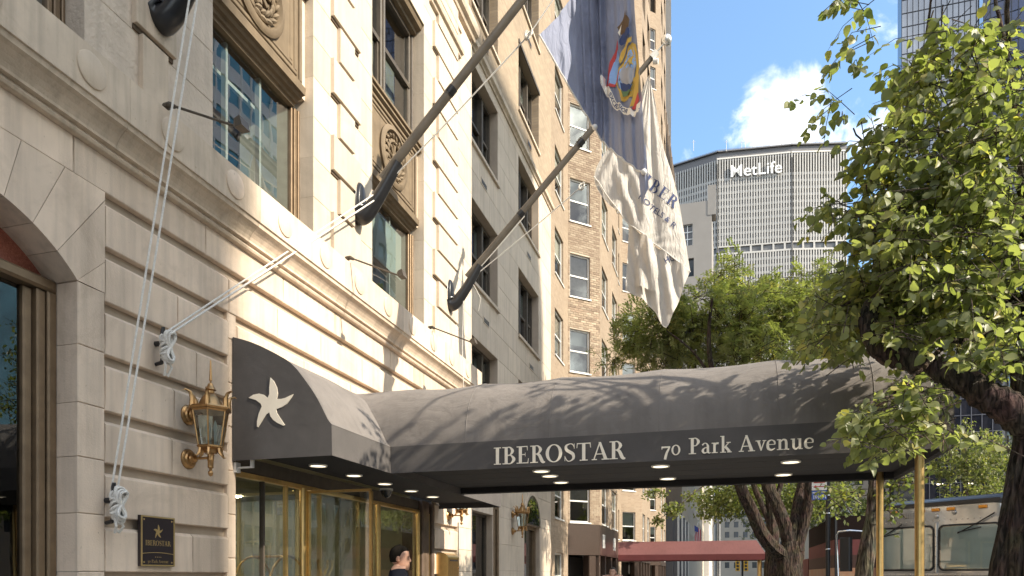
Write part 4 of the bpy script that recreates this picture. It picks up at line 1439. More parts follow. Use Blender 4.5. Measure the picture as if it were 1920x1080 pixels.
# ruled between the outer edge and the hoist-and-hem line
patch('cloth', hemc, top, flag2, WHITE, f2, 110, 60)
low_t = [(3.245, 7.50), (3.55, 7.20), (3.80, 7.0), (4.04, 6.80), (4.245, 6.64)]
low_b = [(3.20, 6.36), (3.44, 6.24), (3.66, 6.02), (3.88, 5.75), (4.225, 6.60)]


def flag2b(x, z, lift=0.0):
    u = x + .12 * (z - 6.5)
    return Vector((x, Y2F + .05 + w2(x, 7.1) * .4 + .040 * sin(27 * u) + .022 * sin(11 * u + 3 * z) + .02 * noise.noise(Vector((x * 5, z * 4, 2))) - lift, z))


patch('lower_fold', low_t, low_b, flag2b, WHITE, f2, 70, 50)
# a corner turned over in front of the lower fold
patch('turned_corner', [(3.46, 7.27), (3.66, 7.10)], [(3.36, 6.42), (3.70, 6.30)], lambda x, z: flag2b(x, z, .10 + .04 * sin(20 * x)), WHITE, f2, 20, 30)
b = MB(); b.tube([flag2(x, z, .02) for x, z in resample([(2.681, 8.325), (3.22, 7.526), (3.789, 7.02), (4.245, 6.64)], 50)], .010, 6); b.build('hem', ROPE, f2)


def flag_text(V, F, org, d, up, s, name, fn=flag2, m=INK, cuts=1, lift=.012):
    def f(x, y):
        q = onY(org[0] + (d[0] * x + up[0] * y) * s, org[1] + (d[1] * x + up[1] * y) * s, Y2F + .1)
        return fn(q.x, q.z, lift)
    drape(V, F, f, name, m, f2, cuts)


V, F = text2d('HOTELS & R', .004)
flag_text(V, F, (1197, 378), (.80, .60), (.56, -.83), 15.5, 'lettering')
bb = MB(); serif_text(bb, 'IBER', lambda x, y, k: Vector((x, y, 0)), .10)
flag_text([(v[0], v[1]) for v in bb.v], bb.f, (1205, 350), (.83, .56), (.50, -.86), 23, 'lettering')
V, F = text2d('OH', .004)
flag_text(V, F, (1268, 482), (-.78, .62), (-.45, -.85), 16, 'lettering', flag2b)

# ================================================================ fittings on the front
def lantern(u, wall_d, label):
    """hexagonal brass wall lantern; u along the front, axis .25 m off the wall"""
    ax = Vector((wall_d + .252, u, 0))
    t = thing('wall_lantern', label, 'lantern', (wall_d, u, 2.69), 'brass wall lanterns')
    V_ = lambda r, z: (r, z)
    b = MB()
    b.lathe([(.0, 3.60), (.006, 3.58), (.013, 3.42), (.015, 3.405), (.008, 3.395), (.008, 3.375), (.022, 3.372), (.03, 3.35), (.045, 3.325), (.05, 3.315), (.034, 3.305), (.034, 3.285), (.06, 3.265), (.085, 3.225), (.105, 3.185), (.115, 3.165)], ax, 20)
    b.build('finial_cap', BRASSD, t)
    hexr = lambda r, z, o=0: [ax + Vector((r * cos(pi / 3 * k + o), r * sin(pi / 3 * k + o), z)) for k in range(6)]
    b = MB(); b.loft([hexr(.11, 3.17), hexr(.185, 3.155), hexr(.195, 3.14), hexr(.185, 3.125), hexr(.172, 3.12), hexr(.16, 3.105)], True, True, 0, False); b.build('roof_rim', BRASSD, t)
    b = MB(); b.loft([hexr(.112, 2.80), hexr(.125, 2.79), hexr(.125, 2.78), hexr(.07, 2.765), hexr(.06, 2.73)], True, True, 0, False); b.build('bottom_rim', BRASSD, t)
    top, bot = hexr(.158, 3.107), hexr(.11, 2.80)
    b = MB()
    for k in range(6): b.tube([bot[k], top[k]], .0085, 6)
    bars = b.build('frame_bars', BRASSD, t)
    for k in range(6):
        c = (k + 1) % 6
        b = MB(); b.quad(bot[k], bot[c], top[c], top[k]); b.build('pane', GLASS_L, t)
    b = MB()
    for k in range(3):
        a = 2 * pi * k / 3 + .5; o = ax + Vector((.04 * cos(a), .04 * sin(a), 0))
        b.lathe([(.012, 2.80), (.012, 2.93), (.016, 2.94), (.019, 2.97), (.012, 3.01), (.0, 3.04)], o, 10)
    b.build('candle_bulbs', mat('candle', (.80, .77, .68), .4), t)
    b = MB()
    for k in range(6):
        a = pi / 3 * k; d = Vector((cos(a), sin(a), 0))
        b.tube([ax + d * .165 + Vector((0, 0, 3.14)), ax + d * .165 + Vector((0, 0, 3.22)), ax + d * .185 + Vector((0, 0, 3.27)), ax + d * .225 + Vector((0, 0, 3.285)), ax + d * .24 + Vector((0, 0, 3.275))], [.026, .022, .013, .008, .003], 6)
        b.tube([ax + d * .09 + Vector((0, 0, 2.79)), ax + d * .10 + Vector((0, 0, 2.73)), ax + d * .125 + Vector((0, 0, 2.70)), ax + d * .145 + Vector((0, 0, 2.705))], [.02, .016, .009, .003], 6)
    b.build('scroll_leaves', BRASSD, t)
    b = MB(); b.lathe([(.052, 2.765), (.055, 2.74), (.03, 2.725), (.027, 2.68), (.030, 2.675), (.030, 2.665), (.026, 2.66), (.026, 2.60), (.014, 2.588), (.01, 2.575), (.022, 2.56), (.024, 2.545), (.016, 2.525), (.0, 2.518)], ax, 14); b.build('stem', BRASSD, t)
    for z in (3.10, 2.69):
        o = Vector((wall_d, u, z))
        b = MB(); b.lathe([(.094, .0), (.094, .012), (.082, .026), (.07, .03), (.062, .045), (.04, .05), (.034, .06), (.034, .085), (.02, .095), (.0, .097)], o, 22, (1, 0, 0)); b.build('wall_rose', BRASSD, t)
        b = MB(); b.tube([o + Vector((.08, 0, 0)), o + Vector((.235 if z < 3 else .16, 0, 0))], .011, 8); b.build('arm', BRASSD, t)
    return t


lantern(5.52, .0, 'brass hexagonal lantern with a spike finial on the banded stone beside the starfish panel')
lantern(12.06, .0, 'brass lantern half hidden by the hood above the brass letter box')
lantern(16.62, -.15, 'brass lantern beyond the canopy in front of the arched window next door')

# --- plaque
pl = thing('wall_plaque', 'dark hotel plaque with a gold starfish and the name IBEROSTAR', 'plaque', (.03, 5.12, 1.9))
PF = Fr((.018, 0, 0), (0, 1, 0), (1, 0, 0))
a0, a1, z0, z1 = 4.925, 5.315, 1.684, 2.122
b = MB(); b.fbox(PF, a0, a1, z0, z1, -.02, .014, 0, .003); b.build('board', mat('plaque_brown', (.028, .020, .022), .35), pl)
PG = mat('plaque_gold', (.48, .34, .14), .45, metal=.4)
b = MB()
for u0, u1, e, f in ((a0 + .002, a1 - .002, z0 + .002, z0 + .014), (a0 + .002, a1 - .002, z1 - .014, z1 - .002), (a0 + .002, a0 + .014, z0 + .014, z1 - .014), (a1 - .014, a1 - .002, z0 + .014, z1 - .014)):
    b.fbox(PF, u0, u1, e, f, .01, .020)
for u, z in ((a0 + .035, z0 + .035), (a1 - .035, z0 + .035), (a0 + .035, z1 - .035), (a1 - .035, z1 - .035)):
    b.lathe([(0, .006), (.007, .005), (.009, 0)], PF.p(u, z, .013), 8, (1, 0, 0))
b.build('border', PG, pl)
cx, cz, q = sum(x for x, y in SP) / len(SP), sum(y for x, y in SP) / len(SP), .00125
b = MB(); b.prism([(5.12 + (x - cx) * q, 1.985 - (y - cz) * q) for x, y in SP], lambda u, z, d: PF.p(u, z, .0145 + d), 0, .003); b.build('starfish_emblem', PG, pl)
W_ = .29; s = W_ / serif_len('IBEROSTAR', .02)
b = MB(); serif_text(b, 'IBEROSTAR', lambda x, y, k: PF.p(4.975 + x * s, 1.865 + y * .045, .015 + k), .02)
s2 = .24 / serif_len('70 Park Avenue', .03)
serif_text(b, '70 Park Avenue', lambda x, y, k: PF.p(5.0 + x * s2, 1.715 + y * .027, .015 + k), .03)
for i in range(4):
    b.lathe([(0, .002), (.004, .002), (.005, 0)], PF.p(5.09 + i * .02, 1.765, .0145), 5, (1, 0, 0))
b.build('lettering', PG, pl)
b = MB(); b.tube([PF.p(a0 + .014 + (a1 - a0 - .028) * t, 1.793 + .012 * sin(pi * t), .015) for t in [i / 14 for i in range(15)]], .003, 6); b.build('arc_line', PG, pl)

# --- floodlights reaching out from the belt course
for (u, lab) in ((5.05, 'small dark floodlight on a thin arm before the left hotel window'), (8.13, 'small dark floodlight on a thin arm before the window with the white blind'), (10.78, 'small floodlight on a thin arm over the canopy near the stone corner')):
    t = thing('floodlight', lab, 'floodlight', (.2, u, 5.6), 'floodlights on the belt course')
    b = MB(); b.tube([(.16, u, 5.655), (.22, u, 5.655), (.27, u, 5.628)], [.022, .026, .018], 8); b.box((.10, u - .03, 5.632), (.20, u + .03, 5.645)); b.build('clamp', BRONZE, t)
    b = MB(); b.tube([(.24, u, 5.645), (.90, u, 5.345)], .011, 8); b.build('arm', BRONZE, t)
    b = MB()
    hd = Fr((.93, u, 5.335), (.35, .82, -.2), (-.5, .3, .3))
    b.loft([[Vector((.885, u - .025, 5.335)), Vector((.885, u + .025, 5.335)), Vector((.885, u + .025, 5.372)), Vector((.885, u - .025, 5.372))],
            [Vector((.915, u - .05, 5.31)), Vector((.915, u + .05, 5.31)), Vector((.915, u + .05, 5.385)), Vector((.915, u - .05, 5.385))],
            [Vector((.99, u - .055, 5.315)), Vector((.99, u + .055, 5.315)), Vector((.965, u + .055, 5.40)), Vector((.965, u - .055, 5.40))]], True, True, 0, False)
    b.build('lamp_head', BRONZE, t)

# --- brass letter box
lb = thing('letter_box', 'polished brass letter box on the sunlit stone beside the doors', 'letter box', (0, 11.85, 1.6))
b = MB()
P = [(0.002, 1.58), (.22, 1.58), (.22, 1.90)] + [(.22 - .16 + .16 * cos(R(a)), 1.90 + .11 * sin(R(a))) for a in range(15, 91, 15)] + [(.002, 2.01)]
b.prism(P, lambda x, z, d: Vector((x, 11.50 + d, z)), 0, .52); b.build('body', BRASS, lb)
b = MB(); b.box((.222, 11.58, 1.86), (.228, 11.94, 1.885)); b.build('slot', BLACKP, lb)
b = MB(); b.lathe([(0, .02), (.012, .018), (.014, 0)], (.22, 11.97, 1.74), 10, (1, 0, 0)); b.build('lock', BRASSD, lb)

# --- rope of wall plant beside the letter box: dark wire and leafless stem on the stone
b = MB()
b.tube([(.02, 12.50, 2.6), (.03, 12.49, 2.35), (.02, 12.52, 2.2), (.03, 12.50, 2.05), (.02, 12.53, 1.9)], .008, 6)
tag(b.build('hanging_cord', BLACKP), 'thin dark cord hanging on the sunlit stone beside the letter box', 'cord')


# --- people
def person(o, h, face, suit, skin, hair, shirt, label, name='person'):
    t = thing(name, label, 'person', o)
    k = h / 1.8
    ang = atan2(face[1], face[0])
    rot = Matrix.Translation(Vector(o)) @ Matrix.Rotation(ang, 4, 'Z') @ Matrix.Scale(k, 4)
    J = {'pel': ((0, 0, .95), (.13, .17)), 'sp1': ((.0, 0, 1.12), (.115, .165)), 'sp2': ((.0, 0, 1.30), (.12, .185)), 'nk0': ((-.028, 0, 1.525), (.095, .15)), 'nk1': ((0, 0, 1.54), (.052, .055)),
         }
    E_ = [('pel', 'sp1'), ('sp1', 'sp2'), ('sp2', 'nk0'), ('nk0', 'nk1')]
    for s, n_ in ((1, 'l'), (-1, 'r')):
        J['sh' + n_] = ((-.01, s * .20, 1.515), (.085, .085)); J['el' + n_] = ((-.05, s * .235, 1.13), (.052, .052)); J['wr' + n_] = ((.06, s * .225, .88), (.038, .038))
        J['hp' + n_] = ((0, s * .09, .86), (.105, .10)); J['kn' + n_] = ((.015, s * .10, .50), (.075, .075)); J['an' + n_] = ((-.02, s * .10, .10), (.055, .055)); J['to' + n_] = ((.15, s * .115, .045), (.045, .045))
        E_ += [('nk0', 'sh' + n_), ('sh' + n_, 'el' + n_), ('el' + n_, 'wr' + n_), ('pel', 'hp' + n_), ('hp' + n_, 'kn' + n_), ('kn' + n_, 'an' + n_), ('an' + n_, 'to' + n_)]
    keys = list(J)
    me = bpy.data.meshes.new('body')
    me.from_pydata([J[q][0] for q in keys], [(keys.index(a), keys.index(c)) for a, c in E_], [])
    ob = bpy.data.objects.new('body', me); COL.objects.link(ob)
    sk = ob.modifiers.new('skin', 'SKIN'); sk.use_smooth_shade = True
    sv = me.skin_vertices[0].data
    for i, q in enumerate(keys):
        sv[i].radius = J[q][1]; sv[i].use_root = (q == 'pel')
    ob.modifiers.new('sub', 'SUBSURF').levels = 2
    ob.modifiers['sub'].render_levels = 2
    dg = bpy.context.evaluated_depsgraph_get(); dg.update()
    bm = bmesh.new(); tmp = bpy.data.meshes.new_from_object(ob.evaluated_get(dg)); bm.from_mesh(tmp)
    bpy.data.objects.remove(ob); bpy.data.meshes.remove(me); bpy.data.meshes.remove(tmp)
    mb = MB()
    for f in bm.faces: pass
    bm.verts.index_update()
    mb.add([v.co[:] for v in bm.verts], [[v.index for v in f.verts] for f in bm.faces], 0, True)
    for i, f in enumerate(mb.f):
        cz = sum(mb.v[j][2] for j in f) / len(f)
        if cz > 1.535: mb.m[i] = 1
        if cz < .09: mb.m[i] = 2
    bm.free()
    HB = 1.53
    ring_ = [(-.01, .058, -.045, .05), (.0, .088, -.03, .040), (.025, .094, -.045, .054), (.055, .096, -.066, .062), (.085, .092, -.085, .068), (.115, .087, -.096, .072), (.15, .094, -.102, .075), (.185, .088, -.098, .071), (.215, .064, -.08, .056), (.238, .02, -.045, .028), (.243, -.01, -.015, .006)]

    def hring(z, f, b_, w, n=20, grow=0):
        out = []
        for i in range(n):
            a = 2 * pi * i / n; c, s = cos(a), sin(a)
            x = (f + grow) * c if c > 0 else (-b_ + grow) * c
            out.append(Vector((x, (w + grow) * s, HB + z)))
        return out
    mb.loft([hring(*q) for q in ring_], True, True, 1)
    mb.loft([[Vector((.088, -.010, HB + .125)), Vector((.088, .010, HB + .125)), Vector((.094, 0, HB + .13))], [Vector((.088, -.018, HB + .085)), Vector((.088, .018, HB + .085)), Vector((.113, 0, HB + .088))], [Vector((.086, -.014, HB + .074)), Vector((.086, .014, HB + .074)), Vector((.104, 0, HB + .076))]], True, True, 1)
    for s in (1, -1):   # ears, eyes, hands with five fingers
        mb.lathe([(0, -.03), (.018, -.022), (.024, 0), (.018, .024), (0, .032)], (-.012, s * .073, HB + .105), 8, (0.2, 0, 1), 1)
        mb.lathe([(0, -.008), (.009, 0), (0, .008)], (.080, s * .030, HB + .127), 8, (1, 0, 0), 3)
        w = Vector(J['wr' + ('l' if s > 0 else 'r')][0])
        mb.loft([[w + Vector((.03 * c - .0, .016 * q, z)) for c, q in ((1, 0), (.7, .8), (0, 1), (-.7, .8), (-1, 0), (-.7, -.8), (0, -1), (.7, -.8))] for z in (-.02, -.06, -.10)], True, True, 1)
        for i, (dx, ln) in enumerate(((.026, .075), (.009, .085), (-.008, .08), (-.024, .062))):
            mb.tube([w + Vector((dx, 0, -.095)), w + Vector((dx + .004, -s * .004, -.095 - ln * .5)), w + Vector((dx + .012, -s * .014, -.095 - ln))], [.0095, .009, .007], 6, True, 1)
        mb.tube([w + Vector((.026, 0, -.04)), w + Vector((.048, -s * .006, -.075)), w + Vector((.05, -s * .012, -.105))], [.012, .010, .008], 6, True, 1)
    mb.v = [tuple(rot @ Vector(p)) for p in mb.v]
    mb.build('body', [suit, skin, mat('shoe_leather', (.02, .02, .02), .3), mat('eye_dark', (.02, .015, .01), .2)], t)
    hb = MB()
    def hcap(z, f, b_, w):
        P = hring(z, f, b_, w, 24)
        return [p + Vector((noise.noise(p * 60) * .004, noise.noise(p * 60 + Vector((5, 0, 0))) * .004, noise.noise(p * 45) * .005)) for p in P]
    hb.loft([hcap(.075, -.035, -.098, .066), hcap(.10, -.015, -.104, .0755), hcap(.135, .012, -.108, .0785), hcap(.165, .052, -.106, .077), hcap(.188, .088, -.101, .073), hcap(.214, .071, -.086, .060), hcap(.236, .034, -.055, .038), hcap(.250, .0, -.01, .012)], True, True)
    hb.v = [tuple(rot @ Vector(p)) for p in hb.v]
    hb.build('hair', hair, t)
    c = MB(); c.lathe([(.064, 1.49), (.066, 1.52), (.060, 1.54), (.056, 1.54)], (.0, 0, 0), 18)
    c.v = [tuple(rot @ Vector((p[0], p[1], p[2] - .25 * p[0] * (1 if p[0] > 0 else .3)))) for p in c.v]
    c.build('collar', shirt, t)
    return t


SUIT = mat('navy_suit', (.010, .011, .017), .95, var=.1, spec=.15)
SKIN = mat('skin', (.34, .19, .13), .55, var=.05)
HAIR = mat('black_hair', (.010, .008, .006), .9, spec=.08, bump=.3, bscale=150)
person((1.62, 6.66, .10), 1.84, (.93, .36), SUIT, SKIN, HAIR, WHITE_P, 'doorman with short black hair in a dark suit, seen in profile by the glass doors')

# --- luggage cart and forked brass posts inside the doors
def cart(u, d, label):
    t = thing('luggage_cart', label, 'luggage cart', (d, u, 0))
    for s in (-.28, .28):
        b = MB(); b.tube([(d + s, u - .42, .35)] + [(d + s, u - .42 * cos(R(a)), 1.45 + .42 * sin(R(a))) for a in range(0, 181, 12)] + [(d + s, u + .42, .35)], .016, 10); b.build('hoop', BRASS, t)
    b = MB(); b.tube([(d - .28, u, 1.87), (d + .28, u, 1.87)], .016, 10); b.build('hanger_rail', BRASS, t)
    b = MB(); b.box((d - .32, u - .5, .27), (d + .32, u + .5, .35)); b.build('deck', mat('red_carpet', (.15, .02, .02), .95), t)
    for x in (-.25, .25):
        for y in (-.4, .4):
            b = MB(); b.lathe([(.0, -.02), (.12, -.02), (.13, 0), (.12, .02), (0, .02)], (d + x, u + y, .13), 16, (1, 0, 0)); b.build('wheel', BLACKP, t)


cart(8.55, -1.25, 'brass luggage cart with arched hoops behind the glass doors')
for u, d, lab in ((6.55, -.42, 'forked brass stand behind the glass at the left of the doors'), (8.75, -.55, 'forked brass stand behind the open door leaf')):
    t = thing('brass_stand', lab, 'stand', (d, u, 0))
    b = MB(); b.lathe([(.15, 0), (.15, .02), (.03, .05), (.02, .1), (.02, 1.6)], (d, u, 0.002), 14); b.build('post', BRASS, t)
    for s in (-1, 1):
        b = MB()
        b.tube([(d, u, 1.58), (d, u + s * .06, 1.66), (d, u + s * .12, 1.72), (d, u + s * .13, 1.79)], [.022, .022, .018, .016], 8)
        b.lathe([(.026 * sin(pi * k / 8), -.026 * cos(pi * k / 8)) for k in range(9)], (d, u + s * .13, 1.80), 10); b.build('fork_arm', BRASS, t)

# ================================================================ the neighbour in pale stone and brick
SF = Fr((-.15, 0, 0), (0, 1, 0), (1, 0, 0))
nb_ = thing('stone_apartment_building', 'pale stone apartment house with brick upper floors joined to the hotel corner', 'building', (-.15, 17, 0))
S2U0, S2U1 = 13.305, 20.62
rowsA = [(4.83, 6.52), (7.64, 9.33), (10.48, 12.12), (13.30, 14.92), (16.12, 17.75), (18.95, 20.6)]
WA = [(13.42, 15.46, a, c) for a, c in rowsA]
WB = [(17.15, 19.17, a, c) for a, c in rowsA]
ARC2 = (18.49, 2.95, .80)   # arched shop window
holes_low = [w for w in WA + WB if w[3] < 12.3] + [(13.75, 15.10, .5, 2.95), (15.13, 15.50, 0, 3.22), (17.69, 19.29, .4, 2.95)]
holes_up = [w for w in WA + WB if w[3] > 12.5]
b = MB()
b.wall(SF, S2U0, S2U1, 0, 12.4, holes_low, -.012, .28)
b.wall(SF, S2U0, S2U1, 12.4, 34, holes_up, 0, .22, 1, 1)
b.quad(SF.p(S2U1, 0, 0), SF.p(S2U1, 0, -12), SF.p(S2U1, 34, -12), SF.p(S2U1, 34, 0), 1)
BR2 = brick_mat('buff_brick', (.37, .285, .195), (.29, .22, .15), (.26, .21, .16), bump=.5)
b.build('wall', [JOINT, BR2], nb_)


def cut_rows(u0, u1, z0, z1, holes):
    """free stretches of a stone course beside the openings"""
    seg = [(u0, u1)]
    for a, c, e, f in holes:
        if f > z0 + .02 and e < z1 - .02:
            new = []
            for p, q in seg:
                if c <= p or a >= q: new.append((p, q)); continue
                if a > p: new.append((p, a))
                if c < q: new.append((c, q))
            seg = new
    return [(p, q) for p, q in seg if q - p > .03]


zs = sorted({0, 12.4, *[h[2] for h in holes_low], *[h[3] for h in holes_low]})
zz = []
for a, c in zip(zs[:-1], zs[1:]):
    n = max(1, round((c - a) / .56)); zz += [a + (c - a) * i / n for i in range(n)]
zz.append(12.4)
zz = [z for i, z in enumerate(zz) if i == 0 or z - zz[i - 1] > .02]
for i, (a, c) in enumerate(zip(zz[:-1], zz[1:])):
    for p, q in cut_rows(S2U0, S2U1, a, c, holes_low):
        js = [p]
        x = p + (.9 if i % 2 else .5)
        while x < q - .35: js.append(x); x += 1.05
        js.append(q)
        for u, v in zip(js[:-1], js[1:]):
            bb_ = MB(); bb_.fbox(SF, u + .002, v - .002, a + .002, c - .002, -.06, 0, 0, .004); bb_.build('stone_block', STONE2, nb_)
b = MB()
pr = [(-.05, 12.36), (.03, 12.36), (.05, 12.40), (.10, 12.43), (.11, 12.52), (.06, 12.55), (.04, 12.60), (-.05, 12.61)]
b.loft([[SF.p(S2U0 + .12, z, q) for q, z in pr], [SF.p(S2U1, z, q) for q, z in pr]], True, True, 0, False); b.build('band_course', STONE_S, nb_)
for u, z in ((14.3, 9.92), (14.45, 7.03), (17.95, 9.95), (18.2, 7.1), (14.4, 12.95), (18.0, 12.9), (14.4, 15.6), (18, 15.6)):
    b = MB(); b.fbox(SF, u - .02, u + .36, z - .02, z + .12, -.01, .012); o = b.build('vent', STONE2 if z < 12 else BR2, nb_)
    b = MB()
    for k in range(3): b.fbox(SF, u, u + .34, z + .005 + k * .034, z + .027 + k * .034, .0, .016)
    b.build('louvre', BLACKP, o)


def triple_window(fr, u0, u1, z0, z1, parent, dep=.28, m=BRONZE, blind=True, gl=GLASS_W):
    w = u1 - u0
    b = MB(); d0, d1 = -dep + .0, -dep + .09
    b.fbox(fr, u0, u0 + .07, z0, z1, d0, d1); b.fbox(fr, u1 - .07, u1, z0, z1, d0, d1)
    b.fbox(fr, u0 + .07, u1 - .07, z1 - .07, z1, d0, d1); b.fbox(fr, u0 + .07, u1 - .07, z0, z0 + .05, d0, d1)
    c = [u0 + .07, u0 + w * .34, u0 + w * .70, u1 - .07]
    for x in c[1:3]: b.fbox(fr, x - .05, x + .05, z0 + .05, z1 - .07, d0, d1 + .03)
    zm = z0 + (z1 - z0) * .48
    for p, q in zip(c[:-1], c[1:]):
        b.fbox(fr, p + .04, q - .04, zm - .03, zm + .03, d0, d1 - .02)
        for x in (p + .05, q - .085): b.fbox(fr, x, x + .035, z0 + .05, zm - .03, d0, d1 - .03)
    o = b.build('window', m, parent)
    for k, (p, q) in enumerate(zip(c[:-1], c[1:])):
        b = MB(); b.quad(fr.p(p, z0, d0 + .02), fr.p(q, z0, d0 + .02), fr.p(q, z1, d0 + .02), fr.p(p, z1, d0 + .02)); b.build('pane', gl, o)
        if blind and (k + int(z0 * 7)) % 3 != 0:
            f = .25 + .5 * ((k * 37 + int(z0 * 13)) % 10) / 10
            b = MB(); b.fbox(fr, p + .06, q - .06, z1 - (z1 - z0) * f, z1 - .08, d0 - .10, d0 - .09); b.build('blind', CURTAIN, o)
    b = MB(); b.fbox(fr, u0 - .04, u1 + .04, z0 - .07, z0 - .002, -dep, .05); b.build('sill', STONE2, o)
    return o


for w in WA + WB:
    triple_window(SF, *w, nb_)
    if w[2] > 12.5:
        b = MB(); b.fbox(SF, w[0] - .02, w[1] + .05, w[3] + .002, w[3] + .09, -.1, .03); b.build('lintel', BRONZE, nb_)
for u0, u1, z0, z1 in WA[:1] + WB[:1] + [(13.42, 19.2, 7.6, 20)]:
    room(u0, u1, z0, z1, -.45, 2.5, DARKROOM, SF, nb_)
room(13.75, 19.3, .4, 3.9, -.45, 4, DARKROOM, SF, nb_)
# shop window with orchids, bronze door frame, arched window
b = MB()
for a, c, e, f in ((13.75, 13.80, .5, 2.95), (15.05, 15.10, .5, 2.95), (13.80, 15.05, 2.90, 2.95), (13.80, 15.05, .5, .56)): b.fbox(SF, a, c, e, f, -.24, -.15)
o = b.build('window', BRONZE, nb_); b = MB(); b.quad(SF.p(13.8, .56, -.2), SF.p(15.05, .56, -.2), SF.p(15.05, 2.9, -.2), SF.p(13.8, 2.9, -.2)); b.build('pane', glass('shop_glass', (.45, .5, .48), .2), o)
b = MB(); b.fbox(SF, 15.13, 15.22, 0, 3.22, -.24, .02, 0, .01); b.fbox(SF, 15.40, 15.50, 0, 3.22, -.24, .02, 0, .01); b.fbox(SF, 15.22, 15.40, 3.1, 3.22, -.24, .0); b.build('door_frame', BRONZE2, nb_)
b = MB(); b.fbox(SF, 15.22, 15.40, .05, 3.1, -.22, -.14, 0, .01); b.build('door', mat('dark_wood', (.06, .035, .02), .4), nb_)
cu, cz_, cr = ARC2
b = MB()
ring2 = [(cu + cr * cos(R(a)), cz_ + cr * sin(R(a))) for a in range(0, 181, 10)]
b.prism([(cu + (cr + .12) * cos(R(a)), cz_ + (cr + .12) * sin(R(a))) for a in range(0, 181, 10)] + ring2[::-1], lambda u, z, d: SF.p(u, z, d), -.05, .03); b.build('arch_moulding', STONE2, nb_)
b = MB(); b.prism(ring2, lambda u, z, d: SF.p(u, z, d), .004, .012); b.build('fanlight', RSPECK if 0 else BRONZE, nb_)
b = MB(); b.prism([(cu + (cr - .1) * cos(R(a)), cz_ + .03 + (cr - .1) * sin(R(a))) for a in range(0, 181, 10)], lambda u, z, d: SF.p(u, z, d), .014, .018); b.build('fanlight_pane', GLASS_B, nb_)
b = MB()
for a, c, e, f in ((17.69, 17.80, .4, 2.95), (19.18, 19.29, .4, 2.95), (17.80, 19.18, 2.85, 2.95)): b.fbox(SF, a, c, e, f, -.24, -.12)
o = b.build('window', BRONZE2, nb_); b = MB(); b.quad(SF.p(17.8, .4, -.2), SF.p(19.18, .4, -.2), SF.p(19.18, 2.85, -.2), SF.p(17.8, 2.85, -.2)); b.build('pane', MATS['shop_glass'], o)

# potted orchids in the shop windows
PETAL = mat('orchid_petal', (.80, .78, .72), .6); LEAFD = mat('dark_leaf', (.03, .07, .02), .4)


def orchid(u, z, d, lab):
    t = thing('orchid', lab, 'orchid', (d, u, .6)); rr = random.Random(int(u * 10))
    b = MB(); b.lathe([(.0, .62), (.07, .62), (.10, .80), (.09, .80), (.07, .78), (0, .78)], (d, u, 0), 14); b.build('pot', WHITE_P, t)
    b = MB()
    for k in range(5):
        a = k * 1.3; b.tube([(d, u, .78), (d + .08 * cos(a), u + .08 * sin(a), .93), (d + .2 * cos(a), u + .2 * sin(a), .95), (d + .26 * cos(a), u + .26 * sin(a), .90)], [.01, .022, .02, .003], 5)
    b.build('leaf', LEAFD, t)
    b = MB(); S = [(d, u, .78), (d, u - .03, z - .3), (d, u, z), (d, u + .12, z + .05), (d, u + .22, z - .08)]; b.tube(S, .005, 5); b.build('stem', LEAFD, t)
    Q = smooth_pts(S[1:], 5)
    for q in Q[4:]:
        b = MB(); c = Vector(q) + Vector((rr.uniform(0, .05), rr.uniform(-.04, .04), rr.uniform(-.05, .03)))
        for j in range(5):
            a = 2 * pi * j / 5 + rr.random()
            e1 = Vector((.3, cos(a), sin(a))).normalized() * .04; e2 = Vector((0, -sin(a), cos(a))) * .018
            b.quad(c, c + e1 * .6 + e2, c + e1, c + e1 * .6 - e2)
        b.build('blossom', PETAL, t)


orchid(14.02, 2.0, -.02 - .42, 'white orchid in the shop window just past the hotel corner')
orchid(17.95, 1.85, -.5, 'white orchid in the arched shop window beyond the canopy')

# ================================================================ the tan brick house with canted bays
BK1, BK2, BK3 = (.31, .235, .165), (.25, .18, .125), (.36, .285, .205)
BRT = brick_mat('tan_brick', (.315, .24, .168), (.255, .185, .125), (.30, .245, .185), axis='XY', bump=.5)
BRTC = brick_mat('tan_brick_canted', (.315, .24, .168), (.255, .185, .125), (.30, .245, .185), axis='X', w=.15, bump=.5)
GRB = mat('brown_granite', (.055, .038, .030), .28, var=.3, vscale=60, detail=2)
brick_house = thing('brick_apartment_building', 'tall tan brick apartment house with canted bays and white sash windows', 'building', (-.45, 38, 0))
A45 = Vector((1, 1, 0)).normalized()
BAYX, CW, CANT = -.45, 4.5, 1.357
rows = [3.49 + 2.63 * i for i in range(-1, 22)]
WH = 1.5
WSASH = mat('window_white', (.62, .61, .58), .5, var=.06)


